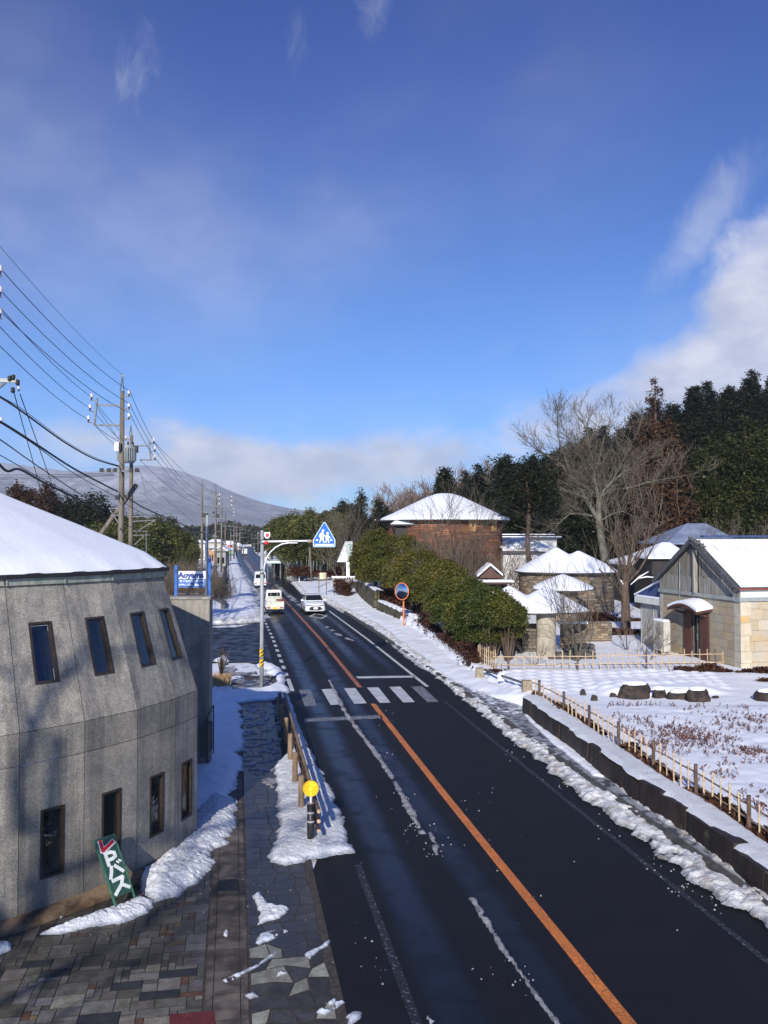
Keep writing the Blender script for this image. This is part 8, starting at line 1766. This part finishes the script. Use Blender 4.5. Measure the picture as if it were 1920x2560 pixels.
# red brown scrub behind the company sign
for i in range(15):
    px = 395 + i * 10.5 + r_.uniform(-4, 4); D = r_.uniform(78, 92)
    if i == 0: scp = shrubtree('red_scrub', 'red brown leafless scrub behind the company sign', px, 1480, D, 4.6, 16, .5, 150, 'scrub', -1.6, 3, .035, 'scrub behind the company sign') if 'scrub' in M else None
    if i and scp: o = dup(scp, ((px - 960) / F * D, D, -1.7), r_.uniform(0, 6)); s = r_.uniform(.7, 1.05); o.scale = (s, s, s)
# =================================================================== far town, hills, mountain, air
def house(label, x0, x1, ye, yt, D, wallm, z0=0, depth=4, gable=False, roofm='snow', nwin=3, group=None, name='house'):
    a, b = P(x0, ye, D), P(x1, ye, D); w = b.x - a.x; ze = a.z; zt = P(0, yt, D).z; th_ = thing(name, label, 'house', ((a.x + b.x) / 2, D, 0), 0, group)
    mb = MB(); mb.box((0, depth / 2, (ze + z0) / 2), (w, depth, ze - z0)); mb.build('wall', wallm, th_)
    W2 = w / 2 + .5; mb = MB(); d0, d1 = -.5, depth + .5
    if gable: mb.add([(-W2, d0, ze - .1), (W2, d0, ze - .1), (0, d0, zt), (-W2, d1, ze - .1), (W2, d1, ze - .1), (0, d1, zt)], [(0, 1, 2), (5, 4, 3), (0, 2, 5, 3), (1, 4, 5, 2)])
    else: rl = w * .28; mb.add([(-W2, d0, ze), (W2, d0, ze), (W2, d1, ze), (-W2, d1, ze), (-rl, depth / 2, zt), (rl, depth / 2, zt)], [(0, 1, 5, 4), (1, 2, 5), (2, 3, 4, 5), (3, 0, 4), (3, 2, 1, 0)])
    if gable:
        mb.build('gable', wallm, th_); mb = MB()
        for s_ in (-1, 1): mb.bar((0, (d0 + d1) / 2, zt + .12), (s_ * (W2 + .1), (d0 + d1) / 2, ze + .02), d1 - d0 + .3, .18)
        mb.build('roof', M['snow'], th_)
    else: mb.build('roof', M['snow'] if roofm == 'snow' else M[roofm], th_)
    mb = MB(); mb.box((0, depth / 2, ze), (w + .9, depth + .9, .12)); mb.build('eaves', M['roof_dark'], th_)
    for i in range(nwin): mb = MB(); mb.box((-w / 2 + w * (i + .5) / nwin, -.03, z0 + (ze - z0) * .58), (w / nwin * .45, .06, (ze - z0) * .26)); mb.build('window', M['dglass'], th_)
    return th_
M['beige'] = mat('wall_beige', (.42, .38, .30), (.5, .46, .38), .8, 1); M['gwall'] = mat('wall_grey', (.25, .26, .26), (.33, .34, .33), .8, 1); M['tan'] = mat('wall_tan', (.36, .22, .13), (.45, .28, .17), .8, 1)
house('beige two storey house with a snowy hip roof beyond the utility poles', 519, 553, 1356, 1348, 235, M['beige'], -1)
house('grey gabled shed with snow on its ridge among the far utility poles', 540, 564, 1377, 1367, 165, M['gwall'], -1.5, gable=True, nwin=2)
house('small house with a reddish wall left of the grey shed', 522, 541, 1371, 1364, 190, M['tan'], -2)
house('pale house left of the far street, just above the scrub', 478, 512, 1358, 1350, 225, M['white_wall'], -2)
house('white house with a snowy roof behind the red and white shop board', 556, 585, 1361, 1352, 300, M['white_wall'])
house('small white house where the far poles crowd together', 586, 602, 1366, 1357, 340, M['beige'])
house('brown chalet with snow facing the end of the road', 612, 636, 1371, 1362, 430, M['tan'], gable=True, nwin=4)
house('white building right of the brown chalet at the end of the road', 637, 662, 1369, 1359, 440, M['white_wall'], nwin=4)
house('low white building on the right roadside beyond the curved brace', 662, 676, 1385, 1370, 210, M['white_wall'], nwin=2)
house('long low house with snow roof left of the brown chalet', 592, 611, 1372, 1366, 400, M['gwall'])
house('far farmhouse in the snow field behind the power poles', 430, 452, 1372, 1366, 210, M['gwall'], -2.5)
# shop board: red over white, green base
a = P(568, 1374, 235); b = P(581, 1361, 235); sb = thing('shop_board', 'red and white shop board above a green panel by the far street', 'sign', ((a.x + b.x) / 2, 235, 0)); w = b.x - a.x
mb = MB(); mb.box((0, 0, (a.z + b.z) / 2), (w, .3, b.z - a.z)); mb.build('board', M['sign_white'], sb); mb = MB(); mb.box((0, -.17, b.z - (b.z - a.z) * .33), (w * .9, .04, (b.z - a.z) * .5)); mb.build('red_panel', mat('panel_red', (.6, .04, .06), None, .5), sb)
mb = MB(); z2 = P(0, 1377, 235).z; z3 = P(0, 1384, 235).z; mb.box((0, 0, (z2 + z3) / 2), (w * 1.1, .3, z2 - z3)); mb.build('green_panel', mat('panel_green', (.22, .50, .12), None, .6), sb)
for s_ in (-1, 1): mb = MB(); mb.bar((s_ * w * .45, .1, -.2), (s_ * w * .45, .1, a.z), .15, .15); mb.build('post', M['steel'], sb)
# carport on the right
D = 118; a = P(668, 1411, D); b = P(703, 1407, D); cp2 = thing('carport', 'open shelter with a pale blue flat roof on the right side of the far road', 'carport', ((a.x + b.x) / 2, D, 0)); w = b.x - a.x
mb = MB(); mb.box((0, 2.2, a.z + .25), (w, 5, .18)); mb.build('roof', mat('roof_pale_blue', (.36, .50, .52), (.45, .58, .6), .5, 2), cp2); mb = MB(); mb.box((0, 2.2, a.z + .38), (w * .96, 4.8, .09)); mb.build('roof_snow', M['snow'], cp2)
for x in (-w * .45, 0, w * .45): mb = MB(); mb.bar((x, 0, 0), (x, 0, a.z + .2), .10, .10); mb.build('post', M['steel'], cp2)
mb = MB(); mb.box((0, 4.4, a.z / 2), (w * .98, .1, a.z)); mb.build('back_wall', M['black'], cp2)
# steel guard rail on the far right verge
gr2 = thing('steel_guard_rail', 'white steel guard rail along the far right verge', 'guard rail', R(108, 3.9)); o0 = Vector(gr2.location)
mb = MB(); pts = [R(d, 3.9, .72) - o0 for d in range(108, 200, 6)]
for a, b in zip(pts[:-1], pts[1:]): mb.bar(a, b, .05, .28)
mb.build('rail', M['steel'], gr2)
for p in pts: mb = MB(); mb.tube([(p.x + .08, p.y, 0), (p.x + .08, p.y, .85)], .06, 6); mb.build('post', M['sign_white'], gr2)
# slanted roadside board, notice, lean pole
DQ = 88; q0 = G(871, 1462, .5); bo = thing('slanted_board', 'tall grey slanted board with green characters on a white post left of the bushes', 'sign', (P(870, 1462, DQ).x, DQ, 0)); ox_ = P(870, 1462, DQ).x
def B_(x, y, dy=0): p = P(780 + x / 7.54, 1350 + y / 7.54, DQ); return (p.x - ox_, p.z)
mb = MB(); mb.prism([B_(625, 28), B_(765, 25), B_(760, 300), B_(655, 420), B_(465, 418)], (0, 0, 0), (1, 0, 0), (0, 0, 1), .18); mb.build('board', mat('board_grey', (.36, .39, .40), (.44, .46, .46), .5, 2), bo)
mb = MB(); mb.prism([B_(575, 275), B_(655, 262), B_(665, 400), B_(480, 408), B_(520, 340)], (0, -.03, 0), (1, 0, 0), (0, 0, 1), .02); mb.build('white_panel', M['sign_white'], bo)
mb = MB(); mb.prism([B_(604, 140), B_(632, 138), B_(630, 262), B_(560, 262), B_(556, 232), B_(600, 228)], (0, -.03, 0), (1, 0, 0), (0, 0, 1), .02); mb.build('picture', M['sign_white'], bo)
M['sgn_green'] = mat('letters_green', (.03, .36, .17), None, .5)
def gst(pp):
    mb = MB(); Q = [B_(*p) for p in pp]
    for a, b in zip(Q[:-1], Q[1:]): mb.bar((a[0], -.05, a[1]), (b[0], -.05, b[1]), .03, .16, up=Vector((0, 1, 0)))
    mb.build('character', M['sgn_green'], bo)
gst([(690, 90), (720, 75), (745, 95), (735, 125), (700, 130), (692, 105)]); gst([(700, 165), (735, 155), (715, 185), (745, 195)]); gst([(695, 215), (690, 250), (715, 270)]); gst([(740, 215), (735, 255)])
mb = MB(); p = P(870, 1405, DQ); mb.box((0, .1, p.z / 2 + .2), (.36, .36, p.z - .4)); mb.build('post', M['sign_white'], bo)
D = 84; c = P(807, 1440, D); nt_ = thing('notice_board', 'small cream notice board with green writing on two posts in the snow', 'sign', (c.x, D, 0)); w = 19 / F * D; z1 = P(0, 1431.5, D).z; z0 = P(0, 1448, D).z
mb = MB(); mb.box((0, 0, (z0 + z1) / 2), (w, .06, z1 - z0)); mb.build('board', mat('board_tan', (.35, .30, .25), None, .7), nt_); mb = MB(); mb.box((-.05, -.04, (z0 + z1) / 2), (w * .6, .02, (z1 - z0) * .92)); mb.build('panel', mat('panel_cream', (.75, .70, .42), None, .6), nt_)
mb = MB()
for k in range(5): mb.box((0.02 + .05 * (k % 2), -.055, z1 - .1 - k * (z1 - z0) * .17), (.16, .01, .05)); mb.box((0.05, -.055, z1 - .13 - k * (z1 - z0) * .17), (.04, .01, .09))
mb.build('writing', M['sgn_green'], nt_)
for s_ in (-1, 1): mb = MB(); mb.bar((s_ * w * .5, 0, 0), (s_ * w * .5, 0, z1 + .02), .07, .07); mb.build('post', M['wood_red'], nt_)
D = 92; a = P(774, 1368, D); b = P(779, 1454, D); mb = MB(); mb.tube([(0, 0, b.z), (a.x - b.x, 0, a.z)], .11, 8); o = mb.build('wooden_pole', M['pole_conc'], None, True, loc=(b.x, D, 0)); tag(o, 'plain slightly leaning brown pole rising from the snow heap', 'pole')
# retaining wall and shrubs behind the board
tw = thing('garden_wall', 'low white garden wall behind the slanted board', 'wall', (P(850, 1450, 96).x, 96, 0)); mb = MB(); mb.box((.8, 0, .7), (3.4, .3, 1.4)); mb.build('wall', M['concrete'], tw); mb = MB(); mb.box((.8, 0, 1.45), (3.5, .4, .14)); mb.build('snow_cap', M['snow'], tw)
hedge_strip('ground_cover', 'brown tangled undergrowth at the foot of the bamboo grove', [Vector((P(740, 1440, 108).x, 108, 0)), Vector((P(870, 1440, 104).x, 104, 0))], 2.0, 1.6, 7000, z=1.0, sz=.18, gap=.3)
hedge_strip('ground_cover', 'dark red shrub at the end of the mossy wall', [Vector((P(845, 1470, 84).x, 84, 0)), Vector((P(872, 1470, 80).x, 80, 0))], .7, 1.1, 5000, z=.5, sz=.12, gap=.1)
# ditch and black edging left of the far footpath
dt = strip('ditch', 84, 200, -5.95, -5.3, .02, M['black'], None, 20, 1); tag(dt, 'dark drainage ditch beside the far left footpath', kind='structure')
rl_ = thing('hand_rail', 'thin grey railing along the far left footpath', 'railing', R(84, -5.15)); o0 = Vector(rl_.location); pts = [R(d, -5.15, .95) - o0 for d in range(84, 200, 4)]
mb = MB(); mb.tube(pts, .035, 5); mb.build('rail', M['steel'], rl_, True)
for p in pts: mb = MB(); mb.tube([(p.x, p.y, 0), p], .03, 5); mb.build('post', M['steel'], rl_)
for i, (xa, ya, xb, yb) in enumerate(((552, 1448, 547, 1464), (561, 1442, 558, 1452), (559, 1468, 554, 1480), (549, 1486, 546, 1500), (546, 1502, 562, 1510), (561, 1510, 558, 1520))):
    a, b = G(xa, ya, .3), G(xb, yb, .3); mb = MB(); mb.bar(Vector((0, 0, 0)), b - a, .35, .55); o = mb.build('concrete_block', M['conc_dark'], None, loc=a); tag(o, 'dark concrete edging block sticking out of the snow by the side street corner', 'block', 'dark edging blocks in the snow')
# dry grass clump on the corner
g = G(552, 1712, .1); th_ = thing('dry_grass', 'clump of straw coloured dry grass with dark stalks on the street corner', 'plant', g); rs = np.random.RandomState(3); mb = MB(); md = MB()
for k in range(420): a = rs.uniform(0, 6.28); l = rs.uniform(.3, .75); s_ = rs.uniform(.15, .75); b_ = Vector(rs.normal(0, .16, 3)); b_.z = 0; e = b_ + Vector((math.cos(a) * s_ * l, math.sin(a) * s_ * l, l * .8)); m_ = b_.lerp(e, .6) + Vector((0, 0, .12)); mb.tube([b_, m_, e - Vector((0, 0, .1))], [.008, .006, .003], 3, cap=False)
for k in range(26): a = rs.uniform(0, 6.28); s_ = rs.uniform(.1, .4); md.tube([(0, 0, .3), (math.cos(a) * s_, math.sin(a) * s_, rs.uniform(1.0, 1.7))], [.014, .008], 4)
mb.build('blades', mat('straw', (.30, .19, .09), (.48, .34, .18), .8, 6), th_); md.build('stalks', M['bark_brown'], th_)
# ---- far dark wood at the end of the valley, one mass
def farwood(label, px0, px1, D, yb, hts, seed, mt, n=5200, q=1.1, col=(1, 1, 1)):
    rs = np.random.RandomState(seed); px = rs.uniform(px0, px1, n); d = D + rs.uniform(-12, 12, n); T = np.interp(px, [h[0] for h in hts], [h[1] for h in hts]) + 10 * (fbm(px * .09, px * 0, 3, seed) - .5) + 4 * (vn(px * .5, px * 0, seed) - .5)
    zt = (1335 - T) / F * d + 6.4; zb = (1335 - yb) / F * d + 6.4; f = rs.rand(n) ** .8; X = (px - 960) / F * d; C_ = np.stack([X, d, zb + (zt - zb) * f], 1)
    o = leafcloud('far_wood', C_, q, M[mt], None, 2, seed, .3, q * .5, 1.3, tone=(.6, 1.3)); tag(o, label, 'wood', kind='stuff'); return o
M['farw'] = leaf_mat('far_wood', (.030, .036, .026), (.06, .058, .042), .8, .05)
farwood('dark distant wood closing the valley behind the town', 440, 760, 520, 1362, [(440, 1325), (500, 1322), (560, 1312), (585, 1308), (610, 1318), (660, 1320), (760, 1318)], 1, 'farw', 9000, 1.5)
farwood('brown distant wood beyond the snow field on the far left', 250, 540, 260, 1378, [(250, 1345), (400, 1350), (540, 1348)], 2, 'farw', 3000, 1.0)
farwood('distant wood behind the bamboo on the right', 640, 900, 300, 1380, [(640, 1345), (690, 1330), (760, 1300), (900, 1262)], 3, 'farw', 6000, 1.1)
# ---- snow dusted mountain ridge
def mountain():
    hx = [-700, -200, 0, 60, 150, 230, 265, 300, 360, 420, 470, 520, 560, 600, 660, 720, 800, 900, 1000, 1300, 1900, 2600]; hy = [1150, 1148, 1156, 1163, 1175, 1180, 1173, 1166, 1162, 1168, 1184, 1200, 1220, 1236, 1256, 1270, 1282, 1292, 1300, 1305, 1310, 1312]
    D0, D1 = 2500.0, 4200.0; ny, nx = 90, 320; px = np.linspace(-700, 2600, nx); v = np.linspace(0, 1, ny); PX, Vv = np.meshgrid(px, v); Y = D0 + (D1 - D0) * Vv; X = (PX - 960) / F * Y
    top = (1335 - np.interp(PX, hx, hy)) / F * D1 + 6; n_ = fbm(X * .006, Y * .006, 5, 3) - .5; rid = np.abs(fbm(X * .004 + 9, Y * .004, 4, 5) - .5) * 2
    Z = top * (Vv ** .8) * (1 + (.5 * n_ - .35 * rid) * np.sin(np.clip(Vv, 0, 1) * math.pi)) + 10 * n_ * Vv - 1
    b = 6; X2 = np.concatenate([X, X[-1:] * 1.1]); Y2 = np.concatenate([Y, Y[-1:] + 600]); Z2 = np.concatenate([Z, Z[-1:] * .1]); V = np.stack([X2, Y2, Z2], -1).reshape(-1, 3); idx = np.arange(X2.size).reshape(X2.shape); q = np.stack([idx[:-1, :-1], idx[:-1, 1:], idx[1:, 1:], idx[1:, :-1]], -1).reshape(-1, 4)
    m, t_, bb, co = new_mat('mountain_snowy_wood_hazed'); n1 = t_.noise(co, .02, 8, .75); n2 = t_.noise(co, .003, 5, .6); sp = t_.node('ShaderNodeSeparateXYZ'); t_.l.new(co, sp.inputs[0])
    f = t_.ramp(t_.m('ADD', t_.m('ADD', t_.m('MULTIPLY', n1, .9), t_.m('MULTIPLY', n2, .5)), t_.ramp(sp.outputs[2], 0, 380, -.12, .16, False)), .58, .84); t_.put(bb.inputs['Base Color'], t_.mix(f, (.22, .235, .275, 1), (.38, .40, .47, 1))); bb.inputs['Roughness'].default_value = .9; bump(t_, bb, n1, 1.0, 12)  # wood and snow tones paled towards blue, putting some haze into the colour
    o = grid_mesh('mountain', V, q, m); tag(o, 'snow dusted mountain ridge fading into cloud', kind='structure')
mountain()
# ---- the air itself
mb = MB(); mb.box((0, 2500, 198), (15000, 5300, 420)); hzm = bpy.data.materials.new('haze'); hzm.use_nodes = True; nt2 = hzm.node_tree; nt2.nodes.clear(); pv2 = nt2.nodes.new('ShaderNodeVolumePrincipled'); pv2.inputs['Density'].default_value = 1.35e-4; pv2.inputs['Color'].default_value = (.80, .87, 1.0, 1); pv2.inputs['Anisotropy'].default_value = .0
ou = nt2.nodes.new('ShaderNodeOutputMaterial'); nt2.links.new(pv2.outputs[0], ou.inputs['Volume'])
hb = mb.build('haze', hzm); tag(hb, 'thin winter haze between the viewer and the mountain', 'haze', kind='stuff')
# a bare tree behind the viewer throws the branch shadows seen on the hall
bare('shadow_tree', 'bare roadside tree standing behind the viewer, its branches shading the hall', (-9.5, -7.5, 0), [((0, 0, 5 + .9 * k), (math.cos(k * 2.1) * .9, math.sin(k * 2.1) * .3, .9), 3.6, .11) for k in range(8)], 2, 300, 'bark', 'twig', (3, 4), .7, .1, .62, .02, ([(0, 0, -.2), (0, 0, 7), (.3, 0, 13)], [.28, .2, .08]))
